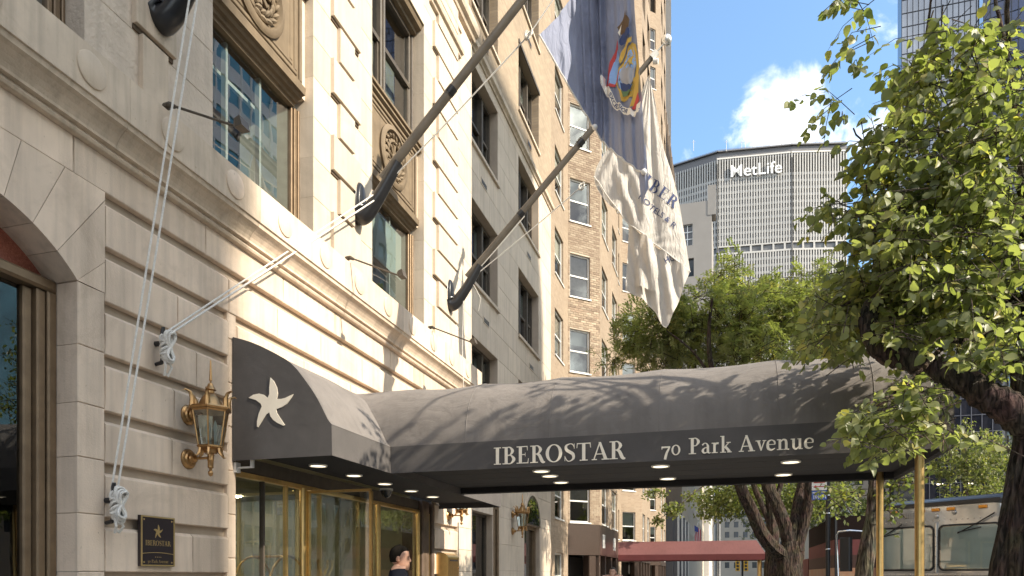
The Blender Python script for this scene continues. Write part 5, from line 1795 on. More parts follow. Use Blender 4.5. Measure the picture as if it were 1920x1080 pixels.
def sash(fr, u0, u1, z0, z1, parent, k=0, dep=.12, glass_m=None, m=None):
    b = MB(); d0, d1 = -dep, -dep + .05
    e = .05
    b.fbox(fr, u0, u0 + e, z0, z1, d0, d1); b.fbox(fr, u1 - e, u1, z0, z1, d0, d1)
    b.fbox(fr, u0 + e, u1 - e, z1 - e, z1, d0, d1); b.fbox(fr, u0 + e, u1 - e, z0, z0 + e, d0, d1)
    zm = (z0 + z1) / 2
    b.fbox(fr, u0 + e, u1 - e, zm - .025, zm + .025, d0, d1 - .01)
    b.fbox(fr, u0 - .03, u1 + .03, z0 - .05, z0 - .002, -dep, .04)
    o = b.build('window', m or WSASH, parent)
    for a, c in ((z0 + e, zm - .025), (zm + .025, z1 - e)):
        b = MB(); b.quad(fr.p(u0 + e, a, d0 + .02), fr.p(u1 - e, a, d0 + .02), fr.p(u1 - e, c, d0 + .02), fr.p(u0 + e, c, d0 + .02)); b.build('pane', glass_m or GLASS_S, o)
    b = MB(); f = (.5, .55, .35, .8, .5)[k % 5]
    b.fbox(fr, u0 + e, u1 - e, z1 - (z1 - z0) * f, z1 - e, d0 - .04, d0 - .03); b.build('blind', BLIND if k % 3 else CURTAIN, o)
    return o


HB_ = 62
bays = [24.4, 37.7, 49.3]
y = 20.62
fa = Fr((BAYX, 0, 0), (0, 1, 0), (1, 0, 0))
ends = []
for bi, yb in enumerate(bays):
    nm = len(rows) if bi < 2 else len(rows)
    near = bi == 0
    # recessed wall
    hs = [(yb - 2.0, yb - .75, z, z + WH) for z in rows if z > 0]
    b = MB(); b.wall(fa, y, yb, 0, HB_, hs, 0, .13); b.build('wall', BRT, brick_house)
    for k, h in enumerate(hs):
        if h[2] < 24 or bi == 0: sash(fa, *h, brick_house, k)
    # canted face
    fb = Fr((BAYX, yb, 0), A45, (A45.y, -A45.x, 0))
    hb = [(.08, .93, z, z + WH) for z in rows if z > 3]
    b = MB(); b.wall(fb, 0, CANT, 3.42, HB_, hb, -.008 if near else 0, .13); b.build('wall', JOINT if near else BRTC, brick_house)
    for k, h in enumerate(hb):
        if h[2] < 40: sash(fb, *h, brick_house, k + bi)
    # front of the bay
    c0 = fb.p(CANT, 0)
    fc = Fr((c0.x, c0.y, 0), (0, 1, 0), (1, 0, 0))
    hc = [(u0, u1, z, z + WH) for z in rows if z > 3 for u0, u1 in ((.40, 1.75), (2.85, 4.20))]
    b = MB(); b.wall(fc, 0, CW, 3.42, HB_, hc, 0, .13); b.build('wall', BRT, brick_house)
    for k, h in enumerate(hc):
        if h[2] < 26 - bi * 4: sash(fc, *h, brick_house, k)
    # granite fascia over the street floor
    b = MB()
    b.fbox(fb, .0, CANT - .006, 2.34, 3.418, -.3, .006); b.build('fascia_panel', GRB, brick_house)
    for j in range(3):
        b = MB(); b.fbox(fc, .006 + j * 1.5, 1.498 + j * 1.5, 2.34, 3.418, -.3, .006); o = b.build('fascia_panel', GRB, brick_house)
        if j != 1:
            b = MB(); b.fbox(fc, .55 + j * 1.3, 1.05 + j * 1.3, 2.62, 3.12, .0, .02); v = b.build('vent', WSASH, o)
    for u in (.12, 1.4, 2.9, 4.3):
        b = MB(); b.fbox(fc, u - .11, u + .11, 0, 2.338, -.5, -.02, 0, .02); b.build('pier', GRB, brick_house)
    b = MB(); b.fbox(fb, .9, 1.2, 0, 2.338, -.4, -.02, 0, .02); b.build('pier', GRB, brick_house)
    b = MB(); b.wall(fc, -CANT * .7, CW, 0, 2.338, (), -1.3); b.build('door_recess', mat('door_dark', (.03, .028, .026), .3), brick_house)
    e0 = fc.p(CW, 0)
    fd = Fr((e0.x, e0.y, 0), (-A45.x, A45.y, 0), (A45.x, A45.y, 0))
    b = MB(); b.wall(fd, 0, CANT, 0, HB_, (), 0); b.build('wall', BRT, brick_house)
    y = e0.y + CANT * .7071
    if near:
        # the bricks of the near canted face, laid one by one
        cols = [mat('brick_tan', BK1, .85, var=.18, vscale=30, objvar=.22), mat('brick_brown', BK2, .85, var=.18, vscale=30, objvar=.22), mat('brick_buff', BK3, .85, var=.18, vscale=30, objvar=.2)]
        rest = MB(); nobj = 0; rr = random.Random(11)
        shared = {}
        L_, H_ = .208, .068
        r = 0; z = 3.43
        while z < 30:
            x = -(.11 if r % 2 else 0)
            while x < CANT:
                a, c = max(x, 0.002), min(x + L_, CANT - .002)
                segs = [(a, c)] if c - a > .03 else []
                for h in hb:
                    if z + H_ > h[2] and z < h[3]:
                        segs = [s for p, q in segs for s in ((p, min(q, h[0])), (max(p, h[1]), q)) if s[1] - s[0] > .03]
                for p, q in segs:
                    mi = rr.choices((0, 1, 2), (5, 3, 2.5))[0]; dd = rr.uniform(0, .005)
                    if 7.9 < z < 13.2 and nobj < 300:
                        nobj += 1
                        key = (round(q - p, 3), mi)
                        if key not in shared:
                            m_ = MB(); F0 = Fr((0, 0, 0), fb.du, fb.n); m_.fbox(F0, 0, q - p, 0, H_, -.03, 0, 0, .003)
                            o = m_.build('brick', cols[mi], brick_house); shared[key] = o.data
                        else:
                            o = link('brick', shared[key], brick_house)
                        o.location = fb.p(p, z, dd)
                    else:
                        rest.fbox(fb, p, q, z, z + H_, -.02, dd, mi)
                x += L_ + .010
            z += H_ + .010; r += 1
        o = rest.build('brickwork', cols, brick_house); tag(o, kind='stuff')
b = MB(); b.wall(fa, y, 56, 0, HB_, (), 0); b.quad((BAYX, 56, 0), (-20, 56, 0), (-20, 56, HB_), (BAYX, 56, HB_)); b.build('wall', BRT, brick_house)
room(21, 55, .1, 60, -1.6, 1.0, DARKROOM, Fr((.4, 0, 0), (0, 1, 0), (1, 0, 0)), brick_house)

# ================================================================ farther buildings
def grid_building(name, label, x0, x1, y0, y1, h, faces, pu, pz, wu, wz, m, gm, zb=4.0, rec=.3, objs=False, ztop=1.5, frame_m=None, z0=0):
    t = thing(name, label, 'building', ((x0 + x1) / 2, (y0 + y1) / 2, 0))
    F = {'S': (Fr((x0, y0, 0), (1, 0, 0), (0, -1, 0)), x1 - x0), 'E': (Fr((x1, y0, 0), (0, 1, 0), (1, 0, 0)), y1 - y0),
         'W': (Fr((x0, y0, 0), (0, 1, 0), (-1, 0, 0)), y1 - y0), 'N': (Fr((x1, y1, 0), (-1, 0, 0), (0, 1, 0)), x1 - x0)}
    for k, (fr, L) in F.items():
        b = MB()
        if k not in faces:
            b.wall(fr, 0, L, z0, h, (), 0); b.build('wall', m, t); continue
        nu, nz = max(1, int(L / pu)), max(1, int((h - zb - ztop) / pz))
        mu = (L - nu * pu) / 2
        us = [mu + i * pu + (pu - wu) / 2 for i in range(nu)]; zs_ = [zb + j * pz + (pz - wz) / 2 for j in range(nz)]
        hs = [(u, u + wu, z, z + wz) for u in us for z in zs_]
        # wall as strips (fast) : piers and spandrels
        b.wall(fr, 0, L, z0, zs_[0], (), 0); b.wall(fr, 0, L, zs_[-1] + wz, h, (), 0)
        for j, z in enumerate(zs_):
            if j: b.wall(fr, 0, L, zs_[j - 1] + wz, z, (), 0)
            xs = [0] + [q for u in us for q in (u, u + wu)] + [L]
            for a, c in zip(xs[::2], xs[1::2]): b.wall(fr, a, c, z, z + wz, (), 0)
        for (a, c, e, f) in hs:
            d = -rec
            b.quad(fr.p(a, e, 0), fr.p(a, e, d), fr.p(a, f, d), fr.p(a, f, 0)); b.quad(fr.p(c, e, 0), fr.p(c, e, d), fr.p(c, f, d), fr.p(c, f, 0))
            b.quad(fr.p(a, e, 0), fr.p(c, e, 0), fr.p(c, e, d), fr.p(a, e, d)); b.quad(fr.p(a, f, 0), fr.p(c, f, 0), fr.p(c, f, d), fr.p(a, f, d))
        b.build('wall', m, t)
        if objs and len(hs) <= 300:
            base = None
            for a, c, e, f in hs:
                if base is None:
                    q = MB(); F0 = Fr((0, 0, 0), fr.du, fr.n); q.quad(F0.p(0, 0, -rec), F0.p(c - a, 0, -rec), F0.p(c - a, f - e, -rec), F0.p(0, f - e, -rec))
                    fm = 1 if frame_m else 0
                    if frame_m:
                        for s in ((0, .08, 0, f - e), (c - a - .08, c - a, 0, f - e), (.08, c - a - .08, (f - e) / 2 - .05, (f - e) / 2 + .05), (.08, c - a - .08, 0, .08), (.08, c - a - .08, f - e - .08, f - e)):
                            q.fbox(F0, *s, -rec, -rec + .06, 1)
                    o = q.build('window', [gm, frame_m] if frame_m else gm, t); base = o.data
                else:
                    o = link('window', base, t)
                o.location = fr.p(a, e)
        else:
            q = MB()
            for a, c, e, f in hs: q.quad(fr.p(a, e, -rec), fr.p(c, e, -rec), fr.p(c, f, -rec), fr.p(a, f, -rec))
            tag(q.build('windows', gm, t), kind='stuff')
    b = MB(); b.box((x0, y0, h - .01), (x1, y1, h + .3)); b.build('roof', m, t)
    return t


FARG = mat('far_glass', (.055, .065, .075), .12, var=.4, vscale=.25)
FARG2 = mat('far_glass_blue', (.06, .10, .15), .1, var=.4, vscale=.2)
BEIGE = mat('beige_cladding', (.46, .40, .32), .85, var=.06, vscale=.2)
GREYC = mat('grey_cladding', (.27, .245, .22), .85, var=.06, vscale=.2)
BROWNC = mat('brown_cladding', (.17, .125, .085), .6, var=.12, vscale=.4)
DGREY = mat('dark_grey_stone', (.06, .062, .068), .5, var=.1, vscale=.5)
WHITEC = mat('white_cladding', (.66, .62, .56), .8, var=.05)

# brown finned block down the street
t = grid_building('brown_office_building', 'brown office block with thin vertical fins, narrow strip behind the white flag', -14, -.2, 57.5, 81, 39.6, 'E', 1.6, 3.4, 1.1, 2.3, BROWNC, FARG, objs=True, zb=8)
FF = Fr((-.2, 57.5, 0), (0, 1, 0), (1, 0, 0)); FS = Fr((-14, 57.5, 0), (1, 0, 0), (0, -1, 0))
fin = None
for fr, n in ((FF, 15), (FS, 9)):
    for k in range(n):
        q = MB(); q.fbox(Fr((0, 0, 0), fr.du, fr.n), -.18, .18, 8, 39.2, 0.001, .45); o = q.build('fin', BROWNC, t); o.location = fr.p(.2 + k * 1.6, 0)
b = MB(); b.box((-14.1, 57.2, 36.5), (.15, 81.2, 39.9)); b.build('parapet', BROWNC, t)
b = MB(); b.box((-.19, 59, 0), (.75, 81.5, 7.3)); b.build('street_front', DGREY, t)
for k in range(8):
    b = MB(); b.box((.752, 60 + k * 2.8, .2), (.80, 62 + k * 2.8, 6.4)); b.build('window', FARG, t)
    b = MB(); b.box((.752, 59.3 + k * 2.8, 0), (1.05, 59.7 + k * 2.8, 7.2)); b.build('column', WHITEC if k % 2 else DGREY, t)

t = thing('glass_tower', 'sheer glass tower rising behind the brown block at the top of the street wall', 'tower', (-12, 90, 0))
TG = mat('tower_glass', (.10, .16, .24), .06, metal=.6, var=.15, vscale=.1)
for fr, L in ((Fr((-22, 82, 0), (1, 0, 0), (0, -1, 0)), 19.6), (Fr((-2.4, 82, 0), (0, 1, 0), (1, 0, 0)), 18)):
    b = MB(); b.wall(fr, 0, L, 0, 130, (), 0); b.build('glass_face', TG if fr.n.x else mat('tower_side', (.34, .36, .38), .4, var=.05), t)
    for k in range(int(L / 1.5) + 1):
        q = MB(); q.fbox(fr, k * 1.5 - .05, k * 1.5 + .05, 0, 130, .001, .08); q.build('mullion', GREYC, t)
b = MB(); b.box((-22, 82, 129.9), (-2.4, 100, 130.5)); b.build('roof', GREYC, t)

grey = thing('grey_stone_building', 'grey stone block with one big white gridded window below the MetLife letters', 'building', (-6, 205, 0))
gs = Fr((-16, 200, 0), (1, 0, 0), (0, -1, 0))
hsg = [(8.1, 12.3, 91.5, 97.3), (9.3, 12.6, 83.0, 88.0)] + [(9.3, 12.6, 60 + 6 * k, 63.5 + 6 * k) for k in range(-9, 3)]
b = MB(); b.wall(gs, 0, 17.3, 0, 102.5, hsg, 0, .8); b.wall(Fr((1.3, 200, 0), (0, 1, 0), (1, 0, 0)), 0, 30, 0, 102.5, (), 0); b.box((-16, 200.02, 102.5), (1.3, 230, 103)); b.box((.2, 199.9, 99), (2.4, 204, 107)); b.build('wall', GREYC, grey)
for h in hsg:
    b = MB(); b.quad(gs.p(h[0], h[2], -.8), gs.p(h[1], h[2], -.8), gs.p(h[1], h[3], -.8), gs.p(h[0], h[3], -.8)); o = b.build('window', FARG, grey)
    if h[2] > 90:
        b = MB()
        for i in range(4): u = h[0] + (h[1] - h[0]) * i / 3; b.fbox(gs, u - .10, u + .10, h[2], h[3], -.79, -.6)
        for i in range(4): z = h[2] + (h[3] - h[2]) * i / 3; b.fbox(gs, h[0], h[1], z - .10, z + .10, -.79, -.61)
        b.build('window_grid', WHITE_P, o)
grid_building('stone_office_building', 'low pale stone office block on the left of the avenue beyond the dark fronted block', -20, .6, 86, 150, 22, 'ES', 3.2, 3.5, 1.7, 2.3, BEIGE, FARG, objs=True)
grid_building('white_slab_building', 'white slab building half hidden by the trees at the end of the street wall', -20, 1.6, 152, 196, 40, 'ES', 3.0, 3.6, 1.6, 2.0, WHITEC, FARG, objs=True)
grid_building('viaduct_building', 'pale stone building closing the avenue behind the trees under the tall tower', 3, 44, 310, 340, 46, 'S', 3.6, 4.2, 1.8, 2.4, BEIGE, FARG, objs=True)

# the tall slab at the end of the avenue
ml = thing('office_tower', 'broad pale octagonal office tower with the MetLife letters over the end of the avenue', 'tower', (30, 415, 0))
MV = [at(1345, 1080, 414), at(1485, 1080, 407), at(1587, 1080, 405.5)]
e = at(1280, 1080, 425); dv = (e - MV[0]); MV = [MV[0] + dv * 1.7] + MV
for v in MV: v.z = 0
PRE = mat('precast_concrete', (.47, .45, .42), .85, var=.05, vscale=.15)
MG = mat('tower_window', (.11, .11, .11), .2, var=.5, vscale=.22)
MDK = mat('tower_louvre', (.045, .042, .04), .7)
ROOFB = mat('roof_band', (.15, .145, .15), .7)
TOPZ = 247.4
rz = [231.8 - 3.95 * k for k in range(60)]
for fi in range(3):
    a, c = MV[fi], MV[fi + 1]
    du = (c - a); L = du.length; du.normalize(); fr = Fr(a, du, (du.y, -du.x, 0))
    b = MB(); b.wall(fr, 0, L, 0, 231.8, (), -.7); b.build('window_wall', MG, ml)
    b = MB(); b.wall(fr, 0, L, 231.8, 244.3, (), -.9); b.build('louvre_band', MDK, ml)
    b = MB(); b.fbox(fr, -.3, L + .3, 241.5, TOPZ - .7, -3, -.2); b.fbox(fr, -.6, L + .6, TOPZ - .7, TOPZ, -3, .9); b.build('roof_band', ROOFB, ml)
    if fi: b = MB(); b.fbox(fr, -.3, L * .98, 242.6, 243.4, -.19, .3); b.build('gallery_rail', WHITEC, ml)
    n = int(L / 1.45); p = L / n
    q = MB(); F0 = Fr((0, 0, 0), fr.du, fr.n)
    q.fbox(F0, -.33, .33, 0, 187.2, -.7, .12); q.fbox(F0, -.33, .33, 192.4, 242.6, -.7, .12)
    me = None
    for k in range(n + 1):
        if me is None: o = q.build('fin', PRE, ml); me = o.data
        else: o = link('fin', me, ml)
        o.location = fr.p(k * p, 0)
    for z in rz:
        if z < 60: break
        if 186.8 < z - 1 < 193.2: continue
        b = MB(); b.fbox(fr, 0, L, z - 1.5, z, -.69, -.3); b.build('spandrel', PRE, ml)
    # open machine floor
    b = MB(); b.fbox(fr, 0, L, 187.2, 188.2, -.69, .15); b.fbox(fr, 0, L, 191.6, 192.4, -.69, .15); b.build('floor_band', PRE, ml)
    for k in range(int(L / 6.2) + 1):
        b = MB(); b.fbox(fr, k * 6.2 - .5, k * 6.2 + .5, 188.2, 191.6, -.69, .12); b.build('pier', PRE, ml)
    b = MB(); b.fbox(fr, -.28, .28, 0, 240, .1, .35); b.build('corner_joint', MDK, ml)
    if fi == 1:
        V, F = text2d('MetLife', .004)
        w = max(v[0] for v in V); u0 = L * (1368 - 1345) / 140; u1 = L * (1466 - 1345) / 140; s = (u1 - u0) / w
        b = MB()
        b.add([fr.p(u0 + v[0] * s, 231.4 + v[1] * s * 1.0, 1.3) for v in V], F)
        n0 = len(b.v)
        b.add([fr.p(u0 + v[0] * s, 231.4 + v[1] * s * 1.0, .7) for v in V], [f[::-1] for f in F])
        cnt = {}
        for f in F:
            for i in range(len(f)):
                k = (f[i], f[(i + 1) % len(f)]); cnt[k] = 1
        for (i, j) in list(cnt):
            if (j, i) not in cnt: b.f.append([i, j, n0 + j, n0 + i]); b.m.append(0); b.sm.append(False)
        b.build('sign_lettering', mat('sign_white', (.85, .85, .83), .5), ml)
back = [MV[3] + Vector((-6, 30, 0)), MV[0] + Vector((0, 40, 0))]
b = MB(); b.quad(MV[3], back[0], back[0] + Vector((0, 0, 244)), MV[3] + Vector((0, 0, 244))); b.quad(MV[0], back[1], back[1] + Vector((0, 0, 244)), MV[0] + Vector((0, 0, 244)))
b.add([p + Vector((0, 0, TOPZ - 1)) for p in MV + back], [tuple(range(6))]); b.build('side_wall', PRE, ml)
for px in (1300, 1362, 1391, 1398, 1412, 1432, 1444, 1466):
    p = at(px, 1080, 409); q = MB(); q.tube([(p.x, p.y + 3, TOPZ - 1), (p.x, p.y + 3, TOPZ + 5.5)], .14, 6); q.tube([(p.x - 1.0, p.y + 3, TOPZ + 4.3), (p.x + 1.0, p.y + 3, TOPZ + 4.3)], .1, 6); q.build('mast', WHITEC, ml)
for i in range(3):
    a, c = MV[i], MV[i + 1]
    q = MB()
    for k in range(int((c - a).length / 2.2)):
        p = a.lerp(c, k * 2.2 / (c - a).length); q.tube([(p.x, p.y, TOPZ), (p.x, p.y, TOPZ + .9)], .08, 5)
    q.tube([a + Vector((0, 0, TOPZ + .9)), c + Vector((0, 0, TOPZ + .9))], .10, 5); q.build('parapet_rail', GREYC, ml)

# towers of the far side of the avenue
def curtain(name, label, o, du, L, h, pu, pz, gm, mm, m=.12, zlow=0, cat='tower', thick=25, bandm=None, bandh=0):
    t = thing(name, label, cat, (o[0], o[1], 0)) if isinstance(name, str) else name
    du = Vector(du).normalized(); fr = Fr((o[0], o[1], 0), du, (du.y, -du.x, 0))
    b = MB(); b.wall(fr, 0, L, zlow, h, (), 0)
    b.quad(fr.p(0, zlow, 0), fr.p(0, zlow, -thick), fr.p(0, h, -thick), fr.p(0, h, 0)); b.quad(fr.p(L, zlow, 0), fr.p(L, zlow, -thick), fr.p(L, h, -thick), fr.p(L, h, 0))
    b.quad(fr.p(0, h, 0), fr.p(L, h, 0), fr.p(L, h, -thick), fr.p(0, h, -thick)); b.build('glass_face', gm, t)
    me = None
    for k in range(int(L / pu) + 1):
        q = MB(); q.fbox(Fr((0, 0, 0), fr.du, fr.n), -m / 2, m / 2, zlow, h, .01, .18)
        if me is None: ob = q.build('mullion', mm, t); me = ob.data
        else: ob = link('mullion', me, t)
        ob.location = fr.p(k * pu, 0)
    for k in range(int((h - zlow) / pz) + 1):
        q = MB(); q.fbox(fr, 0, L, zlow + k * pz, zlow + k * pz + m, .011, .15); q.build('transom', mm, t)
        if bandm: q = MB(); q.fbox(fr, 0, L, zlow + k * pz + m, zlow + k * pz + bandh, .004, .05); q.build('spandrel', bandm, t)
    return t


SILV = mat('silver_glass', (.20, .22, .25), .12, metal=.7, var=.18, vscale=.12)
NAVYG = mat('navy_glass', (.03, .055, .13), .1, var=.5, vscale=.2)
DLINE = mat('dark_line', (.02, .022, .03), .5)
t = curtain('silver_tower', 'silver and blue glass tower seen through the top of the big street tree', (53.6, 230), (1, 0, 0), 19.6, 205, 1.45, 3.9, SILV, DLINE, .16, thick=5)
curtain(t, None, (73.6, 228), (.972, -.233, 0), 40, 205, 1.6, 3.9, NAVYG, DLINE, .16)
t = curtain('dark_glass_building', 'dark glass office building over the roof of the bus', (46.5, 180), (1, 0, 0), 34, 66, 2.05, 3.7, mat('black_glass', (.018, .018, .024), .08, var=.5, vscale=.3), mat('mullion_grey', (.13, .13, .15), .4, metal=.4), .14)
for k in range(14):
    b = MB(); b.box((48 + k * 2.05 * 1.0, 179.94, 21.9), (49.2 + k * 2.05, 179.985, 22.15 + .1)); b.build('ceiling_lamp', mat('office_lamp', (1, .9, .7), .5, emit=(1, .85, .6), estr=1.2), t) if k % 3 == 1 else None
for k, (y0, y1, hh) in enumerate(((250, 300, 70), (302, 380, 90))):
    grid_building('far_office_building', ('pale office block beyond the dark glass building on the right side', 'farthest office block on the right side of the avenue')[k], 44, 80, y0, y1, hh, 'SW', 3.2, 3.7, 1.8, 2.2, GREYC if k else BEIGE, FARG)
grid_building('concrete_office_building', 'pale concrete office building with bands of white windows beside the big trunk', 45, 80, 97, 125, 62, 'SW', 2.4, 4.1, 1.9, 2.0, GREYC, mat('pale_window', (.30, .36, .36), .15, var=.3, vscale=.6), objs=False)
# across the avenue from the hotel: they shade parts of the front and show in its windows
BSP = mat('white_panel', (.70, .68, .66), .6, var=.15, vscale=.5)
t = curtain('blue_panel_building', 'office slab with blue panels and white mullions across the avenue, mirrored in the hotel window', (45, 94), (0, -1, 0), 46, 68, 1.9, 3.6, mat('office_glass', (.13, .34, .45), .2, var=.35, vscale=.35), WHITE_P, .26, 0, 'building', 30, BSP, 1.5)
grid_building('corner_block', 'tall stone block across the avenue behind the camera side', 45, 51, -75, -5.0, 45, 'W', 3.0, 3.6, 1.6, 2.1, WHITEC, FARG)
grid_building('low_shop_building', 'low shop building across the avenue between two taller blocks', 45, 51, -4.9, 3.4, 15, 'W', 2.2, 3.6, 1.4, 2.0, BEIGE, FARG)
grid_building('mid_block', 'narrow tower across the avenue between two low shops', 45, 51, 3.5, 8.4, 43.5, 'W', 2.2, 3.6, 1.4, 2.0, WHITEC, FARG)
grid_building('low_store_building', 'long low store building across the avenue', 45, 51, 8.5, 47.8, 12, 'W', 3.0, 3.8, 1.8, 2.2, BEIGE, FARG)

# ================================================================ trees
BARK = bark_mat('bark_dark', (.075, .056, .042))
BARK2 = bark_mat('bark_grey', (.15, .122, .094))
LEAF_A = leaf_mat('linden_leaf', (.125, .145, .062), (.30, .305, .15), .5, .42)
LEAF_B = leaf_mat('locust_leaf', (.12, .145, .058), (.265, .265, .125), .48, .5)
LEAF_C = leaf_mat('street_leaf', (.095, .12, .045), (.215, .225, .09), .5, .5)


def leaf_verts():
    half = [(.0, .0), (.27, .06), (.43, .30), (.36, .62), (.0, 1.0)]
    V = [Vector((0, 0, 0)), Vector((0, .34, -.03)), Vector((0, .66, -.05)), Vector((0, 1.0, -.16))]
    for s in (1, -1):
        V += [Vector((s * .26, .03, .06)), Vector((s * .44, .30, .10)), Vector((s * .36, .62, .06)), Vector((s * .16, .86, -.04))]
    F = []
    for k in (4, 8):
        q = [(0, k, k + 1, 1), (1, k + 1, k + 2, 2), (2, k + 2, k + 3, 3)]
        F += q if k == 4 else [tuple(reversed(f)) for f in q]
    return V, F


LV, LF = leaf_verts()
LVS = []
for fold, curl, wid in ((.6, .8, 1.0), (1.6, .3, .95), (-.3, 1.6, .9), (2.6, 1.2, .8), (.9, -.8, 1.08), (.2, 2.6, .85)):
    LVS.append([Vector((v.x * wid, v.y, abs(v.x) * .24 * fold - .16 * curl * v.y * v.y + .03 * sin(9 * v.x + 5 * v.y))) for v in LV])


class Leaves:
    """leaf blades merged into one mesh with a tint per leaf"""
    def __init__(s): s.v, s.f, s.t = [], [], []

    def put(s, M, tint, V=LV, F=LF):
        b = len(s.v)
        s.v.extend([tuple(M @ v) for v in V]); s.f.extend([tuple(b + i for i in f) for f in F]); s.t.extend([tint] * len(V))

    def build(s, name, m, parent, smooth=True):
        me = bpy.data.meshes.new(name); me.from_pydata(s.v, [], s.f)
        a = me.attributes.new('tint', 'FLOAT', 'POINT'); a.data.foreach_set('value', s.t)
        me.materials.append(m)
        if smooth: me.polygons.foreach_set('use_smooth', [True] * len(s.f))
        return link(name, me, parent)


def basis(p, y, n, size):
    y = y.normalized(); x = y.cross(n)
    if x.length < 1e-4: x = y.orthogonal()
    x.normalize(); z = x.cross(y)
    return Matrix(((x.x * size, y.x * size, z.x * size, p.x), (x.y * size, y.y * size, z.y * size, p.y), (x.z * size, y.z * size, z.z * size, p.z), (0, 0, 0, 1)))


def rv(r):
    while True:
        v = Vector((r.uniform(-1, 1), r.uniform(-1, 1), r.uniform(-1, 1)))
        if .05 < v.length < 1: return v.normalized()


# --- the big linden at the kerb
tr = thing('street_tree', 'big broad leaved kerb tree with dark furrowed trunk, its limb bent over the canopy', 'tree', (6.8, 5.8, 0))
rt_ = random.Random(21)


def limb(P, mb, n=12, sub=6, wob=.012):
    q = smooth_pts([(*at(x, y, t), r) for x, y, t, r in P], sub)
    pts = [Vector(p[:3]) + rv(rt_) * wob * (1 if 0 < i < len(q) - 1 else 0) for i, p in enumerate(q)]
    mb.tube(pts, [p[3] for p in q], n)
    return pts


def bark_trunk(P, name, parent, seed, n=40, m=BARK):
    """trunk with furrowed bark ridges cut into the surface"""
    q = smooth_pts(P, 26)
    rings = []
    for i, (x, y, z, r) in enumerate(q):
        ring_ = []
        for k in range(n):
            a = 2 * pi * k / n
            fz = noise.noise(Vector((cos(a) * 5.5, sin(a) * 5.5, z * 1.1 + seed)))
            f2_ = noise.noise(Vector((cos(a) * 9, sin(a) * 9, z * 4 + seed)))
            d = -max(0, .32 - abs(fz)) * .55 * r + .06 * r * f2_ + (.30 * r * max(0, .35 - z) if z < .35 else 0) * (1 + .5 * sin(5 * a))
            ring_.append(Vector((x + (r + d) * cos(a), y + (r + d) * sin(a), z)))
        rings.append(ring_)
    b = MB(); b.loft(rings, True, True)
    return b.build(name, m, parent)


B0 = at(1905, 1509, 5.0)
TP = [(B0.x, B0.y, -.01, .27)] + [(*at(x, y, t), r) for x, y, t, r in ((1911, 1330, 5, .222), (1919, 1080, 5, .205), (1939, 950, 5, .195), (1960, 830, 5, .19), (1962, 740, 5.02, .17))]
trunk = bark_trunk(TP, 'trunk', tr, 2.0, 48)
mb = MB()
limb([(1965, 820, 5, .15), (1915, 782, 5.0, .125), (1850, 742, 5.05, .105), (1780, 703, 5.15, .088), (1712, 678, 5.3, .078), (1668, 668, 5.4, .074), (1640, 645, 5.45, .070), (1628, 606, 5.5, .066), (1636, 572, 5.55, .055), (1668, 540, 5.7, .04), (1690, 480, 5.9, .03)], mb, 14, 8)
mb.build('limb', BARK, tr)
LIMBS = [
    [(1962, 780, 5.0, .15), (1930, 690, 5.1, .11), (1945, 560, 5.3, .09), (1925, 400, 5.6, .055), (1905, 230, 5.8, .03), (1880, 60, 6.0, .016), (1850, -60, 6.2, .012)],
    [(1945, 600, 5.3, .07), (1870, 545, 5.6, .05), (1800, 555, 5.8, .04), (1745, 500, 6.0, .032), (1700, 420, 6.1, .022), (1655, 330, 6.0, .012), (1600, 240, 5.9, .006)],
    [(1935, 450, 5.5, .055), (1860, 400, 5.7, .04), (1800, 425, 5.9, .03), (1720, 440, 6.1, .02), (1640, 410, 6.0, .01), (1560, 375, 5.9, .004)],
    [(1905, 250, 5.8, .04), (1850, 240, 6.0, .03), (1790, 160, 6.2, .02), (1740, 60, 6.3, .012), (1760, -40, 6.3, .008)],
    [(1880, 130, 6.0, .03), (1890, 60, 5.9, .02), (1885, -60, 5.8, .015)],
    [(1800, 300, 6.0, .02), (1760, 250, 6.1, .014), (1735, 150, 6.2, .010), (1750, 20, 6.2, .006)],
    [(1870, 545, 5.6, .04), (1840, 640, 5.4, .03), (1780, 640, 5.3, .02), (1720, 700, 5.0, .014), (1650, 760, 4.9, .008), (1590, 800, 4.9, .004)],
    [(1930, 500, 5.4, .06), (2010, 350, 5.6, .05), (2050, 150, 5.8, .04), (2040, -150, 5.8, .03)],
    [(1945, 650, 5.2, .07), (2060, 560, 5.2, .05), (2180, 480, 5.2, .035)],
    [(1745, 500, 6.0, .03), (1690, 530, 5.9, .02), (1620, 560, 5.9, .012), (1530, 590, 5.8, .005)],
    [(1850, -60, 6.2, .03), (1700, -80, 6.0, .018), (1620, -20, 5.8, .008), (1560, 10, 5.6, .004)],
]
for L_ in LIMBS:
    mb = MB(); limb(L_, mb, 9, 6, .010); mb.build('branch', BARK, tr)

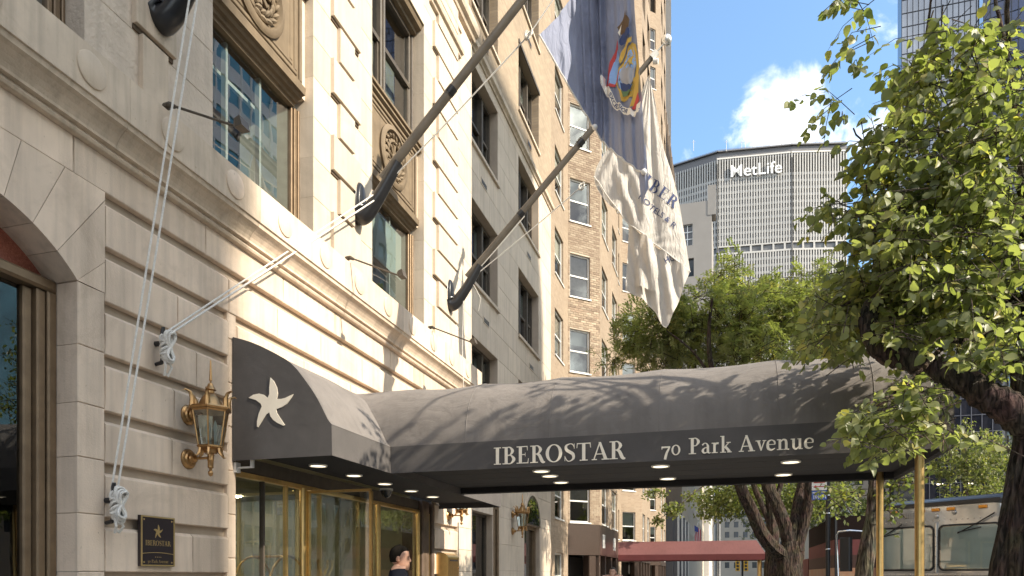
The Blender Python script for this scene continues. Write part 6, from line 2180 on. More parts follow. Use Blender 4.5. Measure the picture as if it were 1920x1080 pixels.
CL = [(1800, 430, 140, 155, 5.55, .7, 250), (1775, 265, 95, 85, 5.5, .6, 80), (1865, 220, 75, 90, 5.4, .6, 60), (1820, 80, 95, 60, 5.6, .5, 48), (1745, 150, 55, 45, 5.6, .4, 34), (1860, 140, 60, 50, 5.5, .4, 34),
      (1650, 285, 44, 52, 5.6, .4, 34), (1590, 405, 48, 32, 5.7, .3, 18), (1560, 200, 32, 26, 5.8, .2, 6), (1600, 100, 22, 14, 5.8, .2, 3), (1675, 420, 66, 95, 5.6, .5, 72),
      (1650, 560, 75, 60, 5.9, .3, 70), (1560, 590, 42, 34, 5.8, .3, 13), (1590, 12, 34, 14, 5.6, .2, 6), (1622, 52, 8, 8, 5.6, .1, 1), (1740, 555, 100, 85, 5.75, .5, 85), (1850, 590, 100, 95, 5.45, .5, 85),
      (1705, 762, 62, 50, 4.9, .25, 40), (1650, 810, 42, 32, 4.85, .15, 11), (1600, 800, 26, 12, 4.85, .1, 3), (1760, 800, 22, 36, 4.9, .15, 7), (1800, 700, 70, 36, 5.0, .3, 20), (1660, 640, 30, 20, 5.2, .2, 6), (1890, 690, 45, 40, 5.0, .2, 10), (1885, 830, 10, 16, 4.8, .1, 1),
      (1660, 860, 12, 18, 4.9, .1, 2), (1700, 180, 22, 40, 6.0, .3, 7), (1720, 640, 55, 40, 5.5, .4, 30), (1850, 350, 110, 90, 5.6, .6, 45), (1890, 480, 60, 120, 5.5, .6, 40),
      (2060, 350, 130, 330, 5.8, 1.0, 170), (1830, -140, 230, 90, 6.2, .9, 70), (2010, -230, 130, 120, 5.6, .7, 45), (2100, 700, 120, 120, 5.3, .8, 50),
      (1545, 640, 34, 40, 6.2, .3, 12), (1610, 540, 60, 50, 6.3, .3, 26), (1580, 660, 40, 25, 6.3, .3, 9), (1700, 600, 90, 60, 6.3, .4, 50)]
LIMBPX = [(1915, 782), (1850, 742), (1780, 703), (1712, 678), (1668, 668), (1640, 645), (1628, 606), (1636, 572)]


def over_limb(x, y, t, w=34):
    if t > 5.75: return False
    for (a, b_), (c, d) in zip(LIMBPX[:-1], LIMBPX[1:]):
        l2 = (c - a) ** 2 + (d - b_) ** 2; f = min(1, max(0, ((x - a) * (c - a) + (y - b_) * (d - b_)) / l2))
        if sqrt((x - a - f * (c - a)) ** 2 + (y - b_ - f * (d - b_)) ** 2) < w: return True
    return False

leaves = []
twigs = MB()
for cx, cy_, rx, ry, t0, dt, n in CL:
    for _ in range(n):
        while True:
            a, c = rt_.uniform(-1, 1), rt_.uniform(-1, 1)
            if a * a + c * c < 1: break
        td = t0 + rt_.uniform(-1, 1) * dt
        if over_limb(cx + a * rx, cy_ + c * ry, td): continue
        c0 = at(cx + a * rx, cy_ + c * ry, td)
        k_ = max(0, (c0.z - 3.7) / .68); hx, hy = c0.x - k_, c0.y + .22 * k_
        if 7.35 < hy < 9.7 and rt_.random() < (.93 if .9 < hx < 3.0 else .70 if hx < 4.5 else .50): continue
        d = (rv(rt_) + Vector((-.25, .1, -.15))).normalized(); d.z *= .7
        ln = rt_.uniform(.18, .36)
        pts = [c0, c0 + d * ln * .5 + Vector((0, 0, .02)), c0 + d * ln + Vector((0, 0, -.05))]
        twigs.tube([c0 - d * .16 - Vector((0, 0, .03))] + pts, [.0042, .0034, .0026, .0014], 4, False)
        k = rt_.randint(7, 11)
        for i in range(k):
            f = (i + .5) / k
            p = pts[0].lerp(pts[2], f) + Vector((0, 0, .02 * sin(pi * f)))
            side = d.cross(Vector((0, 0, 1))); side = side.normalized() if side.length > .1 else Vector((1, 0, 0))
            s = 1 if i % 2 else -1
            yd = (side * s * rt_.uniform(.4, 1) + d * rt_.uniform(.1, .9) + Vector((0, 0, rt_.uniform(-1.15, .05))) + rv(rt_) * .35).normalized()
            nn = (Vector((.25, -.1, .8)) + rv(rt_) * .75).normalized()
            sz = rt_.choice((rt_.uniform(.04, .06), rt_.uniform(.055, .085), rt_.uniform(.07, .095)))
            leaves.append((basis(p + yd * .022, yd, nn, sz), rt_.random(), t0, cx, cy_, sz, p, p + yd * .022))


def shows(p):
    v = p - CAM; t = v.x * -sin(YAW) + v.y * cos(YAW); u = (v.x * cos(YAW) + v.y * sin(YAW)) / t
    x, y = 960 + 1340 * u, 1080 - 1340 * v.z / t
    return (0 < x < 1905 and 0 < y < 1070), t


def rank(l):
    ok, t = shows(l[6]); return (0 if ok else 1, t / l[5])


leaves.sort(key=rank)
meshes = []
for k in range(6):
    s = Leaves(); s.put(Matrix.Identity(4), k / 6 * .9, LVS[k]); o = s.build('leaf', LEAF_A, tr); meshes.append(o.data); bpy.data.objects.remove(o)
for k, l in enumerate(leaves[:300]):
    o = bpy.data.objects.new('leaf', meshes[k % 6]); COL.objects.link(o); o.parent = tr; o.matrix_parent_inverse = Matrix.Translation(-tr.location); o.matrix_basis = l[0]
lm = Leaves()
stalks = MB()
for l in leaves[300:]: lm.put(l[0], l[1], LVS[int(l[1] * 977) % 6])
tag(lm.build('foliage', LEAF_A, tr), kind='stuff')
for l in leaves[:900]: stalks.tube([l[6], l[7]], .0016, 3, False)
twigs.add(stalks.v, stalks.f); tag(twigs.build('twigs', BARK2, tr), kind='stuff')


# --- trees farther along the pavement
def frond(L, p, d, r, n=6, size=.055, up=Vector((0, 0, 1))):
    d = d.normalized(); side = d.cross(up); side = side.normalized() if side.length > .1 else Vector((1, 0, 0))
    t = r.random()
    for i in range(n):
        c = p + d * (.05 * i) + Vector((0, 0, -.006 * i * i * .25))
        for s in (-1, 1):
            y = (side * s + d * .45 + Vector((0, 0, -.25)) + rv(r) * .25).normalized(); z = y.cross(d).normalized()
            w = d * size * .22
            L.v.extend([tuple(c - w), tuple(c + y * size * .5 - w * 1.2), tuple(c + y * size), tuple(c + y * size * .5 + w * 1.2)])
            b = len(L.v) - 4; L.f.append((b, b + 1, b + 2, b + 3)); L.t.extend([min(1, max(0, t + r.uniform(-.08, .08)))] * 4)


def blade(L, p, r, size):
    y = (rv(r) + Vector((0, 0, -.5))).normalized(); n = (rv(r) + Vector((0, 0, .9))).normalized(); x = y.cross(n); x = x.normalized() if x.length > .1 else y.orthogonal()
    b = len(L.v)
    L.v.extend([tuple(p), tuple(p + y * size * .45 + x * size * .32), tuple(p + y * size), tuple(p + y * size * .45 - x * size * .32)]); L.f.append((b, b + 1, b + 2, b + 3)); t = r.random(); L.t.extend([t] * 4)


def far_tree(label, base, stems, clumps, kind, m, seed, bark=BARK, r0=.2, name='street_tree', size=.11, group=None):
    """stems: list of [(x,y,z,r)..]; clumps: (centre, radius vector, count)"""
    t = thing(name, label, 'tree', base, group)
    r = random.Random(seed)
    for i, S in enumerate(stems):
        if i == 0:
            bark_trunk(S, 'trunk', t, seed, 24, bark)
        else:
            b = MB(); q = smooth_pts(S, 6); b.tube([p[:3] for p in q], [p[3] for p in q], 9); b.build('limb', bark, t)
    L = Leaves(); tw = MB()
    for c, rad, n in clumps:
        c = Vector(c)
        for _ in range(n):
            v = rv(r) * (r.random() ** .45)
            p = c + Vector((v.x * rad[0], v.y * rad[1], v.z * rad[2]))
            d = Vector((v.x, v.y, v.z * .4)) + rv(r) * .7; d.normalize()
            tw.tube([p - d * r.uniform(.25, .5) - Vector((0, 0, .08)), p, p + d * .25], [.010, .006, .002], 4, False)
            if kind == 'locust':
                for k in range(5):
                    dd = (d + rv(r) * .9 + Vector((0, 0, -.1))).normalized(); frond(L, p + rv(r) * .16, dd, r, 6, size)
            else:
                for k in range(16):
                    blade(L, p + rv(r) * r.uniform(.02, .30), r, r.uniform(.7, 1.2) * size)
    tag(L.build('foliage', m, t, False), kind='stuff'); tag(tw.build('twigs', bark, t), kind='stuff')
    return t


def P_(x, y, t, r): return (*at(x, y, t), r)


# slim tree right behind the canopy posts
b2 = at(1618, 1080, 9.5)
far_tree('slim leaning street tree with rough grey bark just behind the canopy posts', (b2.x, b2.y, 0),
         [[(b2.x - .08, b2.y, -.01, .17), (b2.x - .04, b2.y, .7, .135), P_(1620, 1078, 9.5, .118), P_(1636, 980, 9.5, .112), P_(1645, 900, 9.5, .10), P_(1655, 780, 9.6, .09), P_(1665, 640, 9.8, .07), P_(1670, 520, 10, .045)],
          [P_(1645, 905, 9.5, .05), P_(1600, 860, 9.6, .035), P_(1560, 780, 9.8, .02)], [P_(1660, 700, 9.7, .05), P_(1720, 600, 9.9, .03), P_(1760, 520, 10, .02)]],
         [(at(1690, 560, 10.2), (1.0, 1.0, 1.0), 120), (at(1600, 620, 10.4), (.8, .9, .6), 60), (at(1760, 470, 10.2), (1.0, 1.0, .9), 90), (at(1690, 890, 9.4), (.16, .2, .32), 10), (at(1670, 950, 9.4), (.12, .2, .2), 5), (at(1840, 600, 10.0), (.8, .9, .9), 60), (at(1590, 935, 10.5), (.35, .4, .2), 10), (at(1570, 560, 10.8), (.5, .7, .5), 40)],
         'broad', LEAF_C, 5, BARK2, size=.085)
b3 = at(1478, 1080, 18)
far_tree('many stemmed dark street tree standing between the canopy and the red awning', (b3.x, b3.y, 0),
         [[(b3.x, b3.y, -.01, .42), (b3.x, b3.y, .9, .34), P_(1480, 1076, 18, .31), P_(1480, 1042, 18, .30), P_(1482, 1015, 18, .22)],
          [P_(1478, 1045, 18, .20), P_(1452, 1030, 17.9, .19), P_(1428, 1000, 17.8, .17), P_(1408, 955, 17.7, .155), P_(1388, 912, 17.6, .14), P_(1360, 820, 17.5, .10), P_(1330, 660, 17.4, .06), P_(1335, 560, 17.4, .03)],
          [P_(1480, 1020, 18, .18), P_(1472, 985, 18, .17), P_(1454, 940, 18, .16), P_(1438, 905, 18, .15), P_(1430, 800, 18.2, .10), P_(1455, 650, 18.4, .06), P_(1470, 560, 18.6, .03)],
          [P_(1486, 1025, 18, .17), P_(1490, 985, 18, .14), P_(1498, 935, 18.1, .13), P_(1506, 900, 18.2, .12), P_(1530, 760, 18.5, .08), P_(1560, 640, 18.8, .05)],
          [P_(1492, 1030, 18, .18), P_(1508, 980, 17.9, .14), P_(1518, 930, 17.8, .13), P_(1524, 890, 17.7, .12), P_(1580, 760, 17.5, .07)],
          [P_(1340, 720, 17.5, .05), P_(1300, 660, 17.4, .03), P_(1250, 620, 17.3, .015)]],
         [(at(1340, 600, 18.5), (2.0, 1.8, .85), 250), (at(1240, 620, 19), (1.3, 1.4, .75), 120), (at(1450, 600, 19), (1.8, 1.6, .95), 200), (at(1540, 640, 19), (1.2, 1.4, .9), 90), (at(1280, 680, 19.5), (1.6, 1.5, .35), 90), (at(1430, 660, 18), (1.5, 1.5, .5), 90), (at(1360, 500, 19.5), (.55, .8, .35), 22), (at(1180, 640, 19.5), (.6, .9, .35), 28), (at(1150, 670, 19), (.4, .6, .2), 8), (at(1390, 545, 19), (.9, 1.1, .4), 40), (at(1510, 545, 19.5), (1.1, 1.2, .6), 70), (at(1580, 600, 19.5), (1.0, 1.2, .9), 70)],
         'locust', LEAF_B, 6, BARK, size=.09)
b4 = at(1446, 1080, 24)
far_tree('dark straight street tree seen behind the many stemmed one', (b4.x, b4.y, 0),
         [[(b4.x, b4.y, -.01, .30), (b4.x, b4.y, .9, .26), P_(1446, 1076, 24, .24), P_(1448, 1000, 24, .22), P_(1447, 940, 24, .2), P_(1440, 870, 24, .17), P_(1440, 700, 24, .08)],
          [P_(1446, 985, 24, .12), P_(1428, 945, 24, .10), P_(1412, 905, 24, .09), P_(1385, 800, 24, .05)], [P_(1448, 960, 24, .1), P_(1462, 915, 24, .09), P_(1500, 800, 24.2, .05)]],
         [(at(1400, 930, 26), (1.7, 1.8, .9), 130), (at(1490, 940, 26), (1.2, 1.5, .9), 90), (at(1350, 940, 27), (.9, 1.2, .7), 50), (at(1430, 800, 25), (2.2, 2.0, 1.4), 120), (at(1530, 930, 25), (.8, 1.2, .9), 50), (at(1450, 640, 25), (2.2, 2.0, 1.0), 110), (at(1330, 960, 28), (.5, .8, .5), 20)],
         'broad', LEAF_C, 8, BARK, size=.15)
# leafy sprays reaching in at the left under the canopy
b5 = at(1500, 1080, 34)
far_tree('street tree with thin hanging sprays beyond the red awning', (b5.x, b5.y, 0),
         [[(b5.x, b5.y, -.01, .25), (b5.x, b5.y, 1.5, .2), P_(1500, 960, 34, .17), P_(1480, 800, 34, .10)], [P_(1490, 900, 34, .09), P_(1400, 890, 33, .05), P_(1330, 905, 32, .03), P_(1270, 950, 31, .012), P_(1235, 975, 31, .006)]],
         [(at(1262, 955, 31), (.55, .6, .22), 22), (at(1232, 978, 31), (.3, .4, .15), 8), (at(1225, 925, 31), (.6, .5, .15), 10), (at(1310, 930, 32), (.6, .6, .3), 16), (at(1500, 900, 34), (2.6, 2.6, 2.0), 160), (at(1560, 930, 34), (1.6, 2, 1.6), 80)],
         'broad', LEAF_C, 9, BARK, size=.15)
for k, (px, Y, hgt, w, lab) in enumerate(((1808, 44, 12.5, 2.5, 'pale green tree on the median seen under the bent limb'), (1890, 46, 12.5, 2.6, 'median tree whose crown shows right of the dark glass building'), (1570, 60, 11, 3.2, 'round tree far along the avenue behind the slim street tree'), (1440, 72, 12, 3.4, 'distant tree standing before the pale stone building closing the avenue'))):
    c = at(px, 1080, Y)
    far_tree(lab, (c.x, c.y, 0), [[(c.x, c.y, -.01, .26), (c.x, c.y, 2, .2), (c.x + .1, c.y, hgt * .55, .14), (c.x, c.y, hgt * .85, .05)]],
             [((c.x, c.y, hgt * .68), (w, w, hgt * .22), 190), ((c.x + w * .5, c.y, hgt * .62), (w * .6, w * .6, hgt * .14), 70), ((c.x - w * .5, c.y + .4, hgt * .74), (w * .6, w * .6, hgt * .14), 70), ((c.x, c.y - w * .5, hgt * .5), (w * .8, w * .5, hgt * .12), 60)],
             'broad', LEAF_B if k < 2 else LEAF_C, 30 + k, BARK2, size=.2)

# trees on the planted median: only their mirror images show in the hotel's glass
for k, (x, y_) in enumerate(((23, -6), (22.6, 3.5), (23.2, 13), (22.8, 22.5))):
    far_tree(('median tree opposite the arch window', 'median tree opposite the hotel doors', 'median tree opposite the stone neighbour', 'median tree opposite the brick house')[k], (x, y_, 0),
             [[(x, y_, -.01, .22), (x, y_, 1.4, .17), (x + .1, y_, 3.4, .12), (x, y_, 6, .05)]],
             [((x, y_, 5.6), (2.6, 2.6, 2.0), 150), ((x - 1.2, y_ + 1.2, 4.6), (1.5, 1.5, .9), 50), ((x + .6, y_ - 1.6, 4.4), (1.5, 1.5, .9), 50)], 'broad', LEAF_C, 60 + k, BARK2, size=.22)

# ================================================================ street: bus, truck, van, signs, awning, people
BUSG = mat('bus_grey_paint', (.46, .455, .44), .24, metal=.6, var=.35, vscale=1.6, coat=.4)
BUSD = mat('bus_dark_trim', (.02, .02, .022), .4)
RUB = mat('rubber', (.015, .015, .015), .7)
AMB = mat('amber_lens', (.75, .28, .02), .3)
CHR = mat('chrome', (.6, .6, .6), .15, metal=1)
bl = at(1640, 1080, 15.5); bl.z = 0
bdir = Vector((.766, -.643, 0)); bn = Vector((-.643, -.766, 0))
BW = 2.55
bus = thing('parked_bus', 'grey bus facing the kerb with a two pane windscreen and amber roof markers', 'bus', tuple(bl + bdir * BW / 2))
BF = Fr(bl, bdir, bn)
b = MB()


def bus_ring(d, z0, z1, ins, r=.22, n=5):
    P = []
    for (cx, cz, a0) in ((BW - ins - r, z1 - r, 0), (ins + r, z1 - r, 90)):
        for i in range(n + 1):
            a = R(a0 + 90 * i / n); P.append(BF.p(cx + r * cos(a), cz + r * sin(a), d))
    P += [BF.p(ins, z0, d), BF.p(BW - ins, z0, d)]
    return P


b.loft([bus_ring(-9.5, .35, 3.18, .0), bus_ring(-.45, .35, 3.18, .0), bus_ring(-.16, .35, 3.15, .02), bus_ring(-.04, .36, 3.08, .06, .2), bus_ring(.0, .38, 2.99, .11, .18)], True, True)
b.build('body', BUSG, bus)
b = MB(); b.loft([bus_ring(-.40, 3.0, 3.205, -.01, .08), bus_ring(-.05, 3.0, 3.12, .04, .06), bus_ring(.035, 3.02, 3.09, .10, .03)], True, True); b.build('roof_cap', BUSD, bus)
BSH = mat('sun_shade_sky_tint', (.80, .90, .90), .7, var=.1, vscale=1.5)  # shade behind the windscreen, its cyan painting the reflected sky
for u0, u1 in ((.10, 1.245), (1.315, 2.46)):
    def rr_(i, r, n=5):
        P = []
        for cx, cz, a0 in ((u1 - i - r, 2.63 - i - r, 0), (u0 + i + r, 2.63 - i - r, 90), (u0 + i + r, 1.70 + i + r, 180), (u1 - i - r, 1.70 + i + r, 270)):
            for k in range(n + 1):
                a = R(a0 + 90 * k / n); P.append((cx + r * cos(a), cz + r * sin(a)))
        return P
    o_, i_ = rr_(0, .11), rr_(.035, .085)
    b = MB()
    n = len(o_)
    V = [BF.p(x, z, .004) for x, z in o_] + [BF.p(x, z, .028) for x, z in rr_(.01, .10)] + [BF.p(x, z, .028) for x, z in rr_(.028, .09)] + [BF.p(x, z, .008) for x, z in i_]
    b.add(V, [(k * n + i, k * n + (i + 1) % n, (k + 1) * n + (i + 1) % n, (k + 1) * n + i) for k in range(3) for i in range(n)])
    g = b.build('windscreen_gasket', RUB, bus)
    b = MB(); b.add([BF.p(x, z, .016) for x, z in i_], [tuple(range(n))]); b.build('windscreen', glass('windscreen', (.88, .95, .95), .10), g)
    b = MB(); b.add([BF.p(x, z, .006) for x, z in rr_(.05, .07)], [tuple(range(n))]); b.build('sun_shade_sky_tint', BSH, g)
b = MB(); b.fbox(BF, 1.255, 1.305, 1.66, 2.68, .002, .03, 0, .012); b.build('centre_post', BUSG, bus)
b = MB(); b.fbox(BF, .10, 2.45, 1.60, 1.66, .002, .03, 0, .01); b.build('trim_strip', BUSG, bus)
b = MB()
for i in range(22):
    b.lathe([(0, .008), (.010, .006), (.013, 0)], BF.p(.14 + i * .108, 2.72, .001), 7, bn)
    if i % 3 != 1: b.lathe([(0, .008), (.010, .006), (.013, 0)], BF.p(.14 + i * .108, 1.63, .031), 7, bn)
for z in (1.8, 2.0, 2.2, 2.4): b.lathe([(0, .008), (.010, .006), (.013, 0)], BF.p(1.28, z, .031), 7, bn)
tag(b.build('rivets', CHR, bus), kind='stuff')
for u in (.42, .98, 1.27, 1.56, 2.14):
    b = MB(); b.fbox(BF, u - .075, u + .075, 2.905, 2.965, .0, .035, 0, .012); b.build('marker_light', AMB, bus)
b = MB()
for i in range(9):
    for j in range(4): b.lathe([(.0, .003), (.008, .003), (.009, 0)], BF.p(.62 + i * .035, 2.80 + j * .03, .001), 6, bn)
tag(b.build('vent_holes', BUSD, bus), kind='stuff')
for u, z in ((1.28, 2.80), (1.62, 2.86)):
    b = MB(); b.lathe([(0, .03), (.03, .025), (.05, 0)], BF.p(u, z, .0), 10, bn); b.build('wiper_pivot', BUSG, bus)
for s, pts in ((0, [(.62, 2.68), (.35, 2.52), (.12, 2.40)]), (1, [(2.36, 2.80), (2.05, 2.62), (1.70, 2.44)])):
    b = MB(); b.tube([BF.p(u, z, .05) for u, z in pts], [.016, .012, .010], 6); b.tube([BF.p(pts[2][0] - .0, pts[2][1] + .02, .045), BF.p(pts[2][0] + .42, pts[2][1] + .10, .045)], .010, 6); b.build('wiper', BUSD, bus)
for u in (.35, 2.2):
    b = MB(); b.lathe([(0, .04), (.09, .03), (.11, 0)], BF.p(u, .95, .0), 16, bn); b.build('headlight', WHITE_P, bus)
b = MB(); b.fbox(BF, -.02, BW + .02, .42, .70, -.1, .12, 0, .04); b.build('bumper', BUSD, bus)
b = MB(); b.fbox(BF, .35, 2.2, 1.05, 1.5, .0, .02, 0, .01); b.build('grille', BUSD, bus)
for d in (-1.6, -7.5):
    for u in (.15, BW - .15):
        b = MB(); b.lathe([(.0, -.15), (.46, -.15), (.5, -.1), (.5, .1), (.46, .15), (0, .15)], BF.p(u, .36, d), 24, bdir); b.build('wheel', RUB, bus)
for k in range(5):
    b = MB(); b.fbox(Fr(bl, -bn, -bdir), 1.2 + k * 1.6, 2.6 + k * 1.6, 1.75, 2.65, .0, .01); b.build('side_window', GLASS_B, bus)
b = MB()
q = [BF.p(-.02, 2.55, -.1), BF.p(-.42, 2.60, .25), BF.p(-.62, 2.58, .35), BF.p(-.66, 2.5, .36), BF.p(-.62, 1.5, .36), BF.p(-.1, 1.45, .1)]
b.tube(q, .022, 8); mr_ = b.build('mirror_arm', CHR, bus)
b = MB(); b.fbox(Fr(BF.p(0, 0, .36), bdir, bn), -.58, -.34, 1.7, 2.45, -.08, .03, 0, .02); b.build('mirror', BUSD, mr_)

# red delivery truck seen from behind, beyond the bus
RED = mat('truck_red', (.12, .028, .028), .8, var=.1)
trk = thing('delivery_truck', 'dark red box truck with a cream and orange painted lower half, behind the slim tree', 'truck', (9, 24, 0))
TF = Fr((8.02, 24, 0), (1, 0, 0), (0, -1, 0))
b = MB()
for z0, z1, m_ in ((.6, 1.85, 2), (1.85, 2.25, 3), (2.25, 2.72, 0), (2.72, 3.45, 1)):
    b.hexa([(8.02, 24, z0), (10.15, 24, z0), (10.15, 31, z0), (8.02, 31, z0), (8.02, 24, z1), (10.15, 24, z1), (10.15, 31, z1), (8.02, 31, z1)], m_)
b.build('box_body', [RED, mat('truck_dark', (.016, .010, .009), .9, spec=.1), mat('truck_cream', (.34, .27, .18), .5, col2=(.36, .14, .07), vscale=2.5), mat('truck_brown', (.05, .02, .015), .8)], trk)
for k in range(7):
    b = MB(); c = TF.p(.2 + k * .34, 1.0 + .25 * (k % 2), .004); b.lathe([(0, .02), (.13, .015), (.16, 0)], c, 10, (0, -1, 0)); b.build('painted_fruit', mat('fruit_orange', (.62, .30, .04), .5), trk)
b = MB(); b.fbox(TF, .02, .08, .6, 3.6, .0, .03); b.fbox(TF, 2.3, 2.36, .6, 3.6, .0, .03); b.fbox(TF, 1.17, 1.2, .6, 3.6, .0, .02); b.build('door_frame', BUSD, trk)
for x in (7.95, 9.95):
    for y in (25.2, 29.6):
        b = MB(); b.lathe([(0, -.13), (.42, -.13), (.45, 0), (.42, .13), (0, .13)], (x, y, .31), 20, (1, 0, 0)); b.build('wheel', RUB, trk)
b = MB(); b.box((8, 31.01, .5), (9.9, 33, 2.3)); b.build('cab', RED, trk)

# van on the roadway far ahead
van = thing('parked_van', 'pale van far along the kerb, roof and windscreen showing past the many stemmed tree', 'van', (9.4, 38, 0))
VF = Fr((8.35, 36, 0), (1, 0, 0), (0, -1, 0))
VM = mat('van_silver', (.42, .44, .46), .3, metal=.3)
b = MB()
ring_v = lambda y, z0, z1, i: [(8.35 + i, y, z0), (10.25 - i, y, z0), (10.25 - i, y, z1 - .15), (10.25 - i - .15, y, z1), (8.35 + i + .15, y, z1), (8.35 + i, y, z1 - .15)]
b.loft([ring_v(36, .4, 1.15, .05), ring_v(36.1, .4, 1.25, .0), ring_v(36.9, .4, 1.4, 0), ring_v(37.5, .4, 1.92, .08), ring_v(41, .4, 1.98, .06)], True, True, 0, False); b.build('body', VM, van)
b = MB(); b.quad((8.55, 36.93, 1.42), (10.05, 36.93, 1.42), (9.92, 37.42, 1.86), (8.68, 37.42, 1.86)); b.v = [(x, y - .03, z + .02) for x, y, z in b.v]; b.build('windscreen', GLASS_B, van)
b = MB()
for x in (8.6, 10.0): b.tube([(x, 37.8, 2.04), (x, 40.5, 2.04)], .02, 6)
b.build('roof_rack', BUSD, van)
for x in (8.5, 10.1):
    for y in (36.9, 40):
        b = MB(); b.lathe([(0, -.1), (.3, -.1), (.33, 0), (.3, .1), (0, .1)], (x, y, .19), 18, (1, 0, 0)); b.build('wheel', RUB, van)
    b = MB(); b.lathe([(0, .02), (.07, .015), (.09, 0)], (x + (.1 if x < 9 else -.1), 35.99, .85), 12, (0, -1, 0)); b.build('headlight', WHITE_P, van)

# post with two small street signs
sp_ = thing('street_sign', 'dark post with a white arrow sign above a small blue number sign reading 101671', 'street sign', (7.0, 17.35, 0))
b = MB(); b.tube([(7.0, 17.35, 0), (7.0, 17.35, 4.0)], .048, 12); b.build('post', BLACKP, sp_)
SG = Fr((6.66, 17.30, 0), Vector((1, -.12, 0)), Vector((-.12, -1, 0)))
SGR, SGB = mat('sign_red', (.45, .05, .04), .5), mat('sign_blue', (.04, .10, .38), .45)
b = MB(); b.fbox(SG, 0, .31, 3.52, 3.80, -.006, .004, 0, .001); s1 = b.build('arrow_sign', WHITE_P, sp_)
b = MB(); b.add([SG.p(u, z, .008) for u, z in ((.03, 3.60), (.09, 3.635), (.09, 3.61), (.28, 3.61), (.28, 3.59), (.09, 3.59), (.09, 3.565))], [tuple(range(7))]); b.build('arrow', SGR, s1)
b = MB()
for k, z in enumerate((3.68, 3.73)): b.add([SG.p(u, z_, .008) for u, z_ in ((.04, z), (.27, z), (.27, z + .025), (.04, z + .025))], [(0, 1, 2, 3)])
b.build('sign_bar', SGR, s1)
b = MB(); b.fbox(SG, 0, .31, 3.305, 3.51, -.006, .004, 0, .001); s2_ = b.build('number_sign', SGB, sp_)
V, F = text2d('101671', .015); w = max(v[0] for v in V); k = .27 / w
b = MB(); b.add([SG.p(.02 + x * k, 3.33 + y * k * 1.35, .009) for x, y in V], F); b.build('lettering', WHITE_P, s2_)
b = MB(); b.fbox(SG, .02, .13, 3.455, 3.475, .004, .008); b.build('sign_bar', WHITE_P, s2_)
for z in (2.2, 3.0, 3.4): b = MB(); b.lathe([(.05, -.012), (.056, 0), (.05, .012)], (7.0, 17.35, z), 12); b.build('clamp_band', CHR, sp_)

# red awning down the street
AWN = mat('red_awning_cloth', (.17, .065, .062), .75, var=.12, vscale=.8, streak=.15)
aw = thing('red_awning', 'long faded red entrance awning crossing the pavement down the street', 'awning', (3, 32.3, 0))
Ya, Yb, Za, Zb, Zc = 31.2, 33.4, 2.27, 2.52, 3.10
b = MB(); b.add([(-.4, Ya, Zb), (6.4, Ya, Zb), (6.05, Ya + .45, Zc), (-.4, Ya + .45, Zc), (-.4, Yb, Zb), (6.4, Yb, Zb), (6.05, Yb - .45, Zc), (-.4, Yb - .45, Zc)], [(0, 1, 2, 3), (5, 4, 7, 6), (1, 5, 6, 2), (3, 2, 6, 7)]); b.build('cover', AWN, aw)
for a_, c_ in (((-.4, Ya), (6.4, Ya)), ((-.4, Yb), (6.4, Yb)), ((6.4, Ya), (6.4, Yb))):
    b = MB(); b.quad((*a_, Za), (*c_, Za), (*c_, Zb), (*a_, Zb)); b.build('valance', mat('red_awning_valance', (.13, .028, .03), .75, var=.15, vscale=1.5), aw)
b = MB(); b.box((-.4, Ya + .02, Zb - .06), (6.35, Yb - .02, Zb - .03)); b.build('lining', CANVAS_IN, aw)
for y in (Ya + .15, Yb - .15): b = MB(); b.lathe([(.08, 0), (.05, .06), (.045, 2.46)], (6.2, y, 0), 12); b.build('post', BRASS, aw)

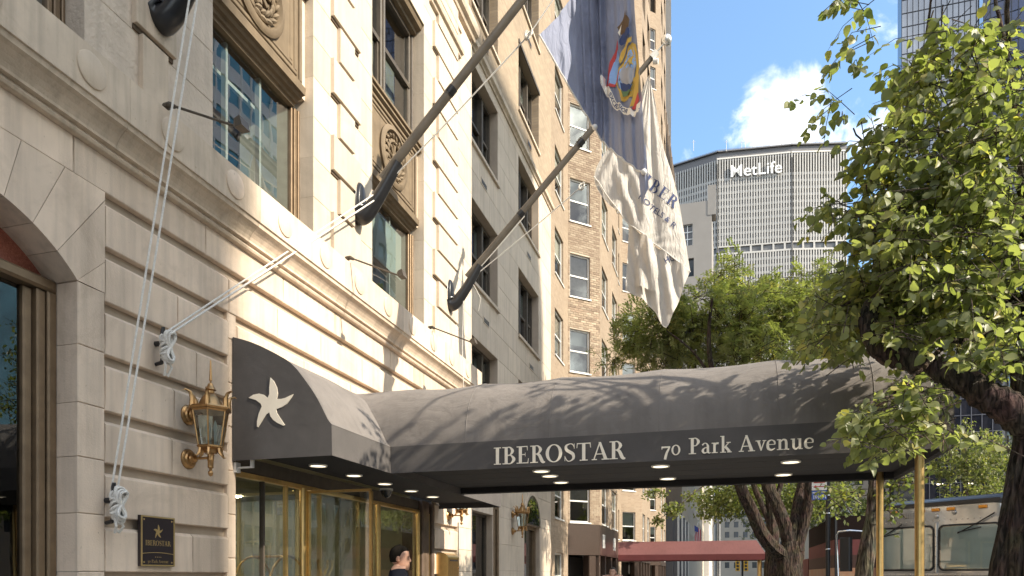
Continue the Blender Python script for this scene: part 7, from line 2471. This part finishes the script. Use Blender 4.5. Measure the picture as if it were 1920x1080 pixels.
# flag hung from a slanting staff far down the street
c = at(1298, 1015, 100)
fl = thing('national_flag', 'small striped stars and stripes on a slanting staff far down the street', 'flag', tuple(c))
b = MB(); b.tube([c, c + Vector((1.2, 0, 1.6)) + Vector((-.3, 0, 1.4))], .05, 8); b.tube([at(1301, 1018, 100), at(1300, 965, 100)], .06, 8); b.build('staff', WHITE_P, fl)
US = [mat('stripe_red', (.45, .04, .05), .8), WHITE_P, mat('canton_blue', (.05, .07, .25), .8)]
b = MB()
for i in range(7):
    x0 = 1302 + i * 1.7; p = [at(x0, 985 + i * 1.2, 100), at(x0 + 1.7, 986 + i * 1.2, 100), at(x0 + 1.7 + 1, 1014 + i * .4, 100), at(x0 + 1, 1014 + i * .4, 100)]
    p = [Vector((q.x, q.y + .12 * (i % 2), q.z)) for q in p]; b.quad(*p, 0 if i % 2 == 0 else 1)
b.quad(*[at(x, y, 99.7) for x, y in ((1302, 985), (1309, 989), (1309.5, 998), (1302.5, 996))], 2)
b.build('cloth', US, fl)

# traffic signal and small street things far off
tl = thing('traffic_light', 'yellow traffic signals on a dark post far off under the red awning', 'traffic light', tuple(at(1392, 1080, 66) * 1))
c = at(1392, 1080, 66)
b = MB(); b.tube([(c.x, c.y, 0), (c.x, c.y, 3.4)], .09, 10); b.build('post', BLACKP, tl)
YL = mat('signal_yellow', (.62, .36, .03), .5)
for dx in (-.42, .30):
    b = MB(); b.box((c.x + dx - .2, c.y - .35, 2.05), (c.x + dx + .2, c.y - .1, 3.0)); o = b.build('signal_head', YL, tl)
    for k in range(3): b = MB(); b.lathe([(0, .03), (.1, .02), (.12, 0)], (c.x + dx, c.y - .35, 2.22 + .3 * k), 12, (0, -1, 0)); b.build('lens', (MATS['sign_red'], AMB, mat('lens_green', (.02, .2, .1), .3))[2 - k] if 0 else BLACKP, o)
c = at(1531, 1080, 58)
rs = thing('red_banner_stand', 'red and white vertical banner on a stand far along the avenue', 'banner', (c.x, c.y, 0))
b = MB(); b.box((c.x - .35, c.y, 1.2), (c.x + .35, c.y + .05, 3.0)); b.build('banner', MATS['sign_red'], rs)
b = MB(); b.box((c.x - .12, c.y - .012, 1.5), (c.x + .12, c.y - .002, 2.7)); b.build('white_panel', WHITE_P, rs)
b = MB(); b.tube([(c.x, c.y + .03, 0), (c.x, c.y + .03, 3.05)], .04, 8); b.build('post', BLACKP, rs)

pm = at(1149, 1080, 18.5)
person((pm.x, pm.y, 0), 1.86, (-.2, -.95), mat('grey_coat', (.06, .06, .065), .9), mat('skin_pale', (.50, .30, .22), .55), mat('brown_hair', (.03, .018, .01), .6), WHITE_P, 'man with short brown hair walking up the pavement beyond the canopy')
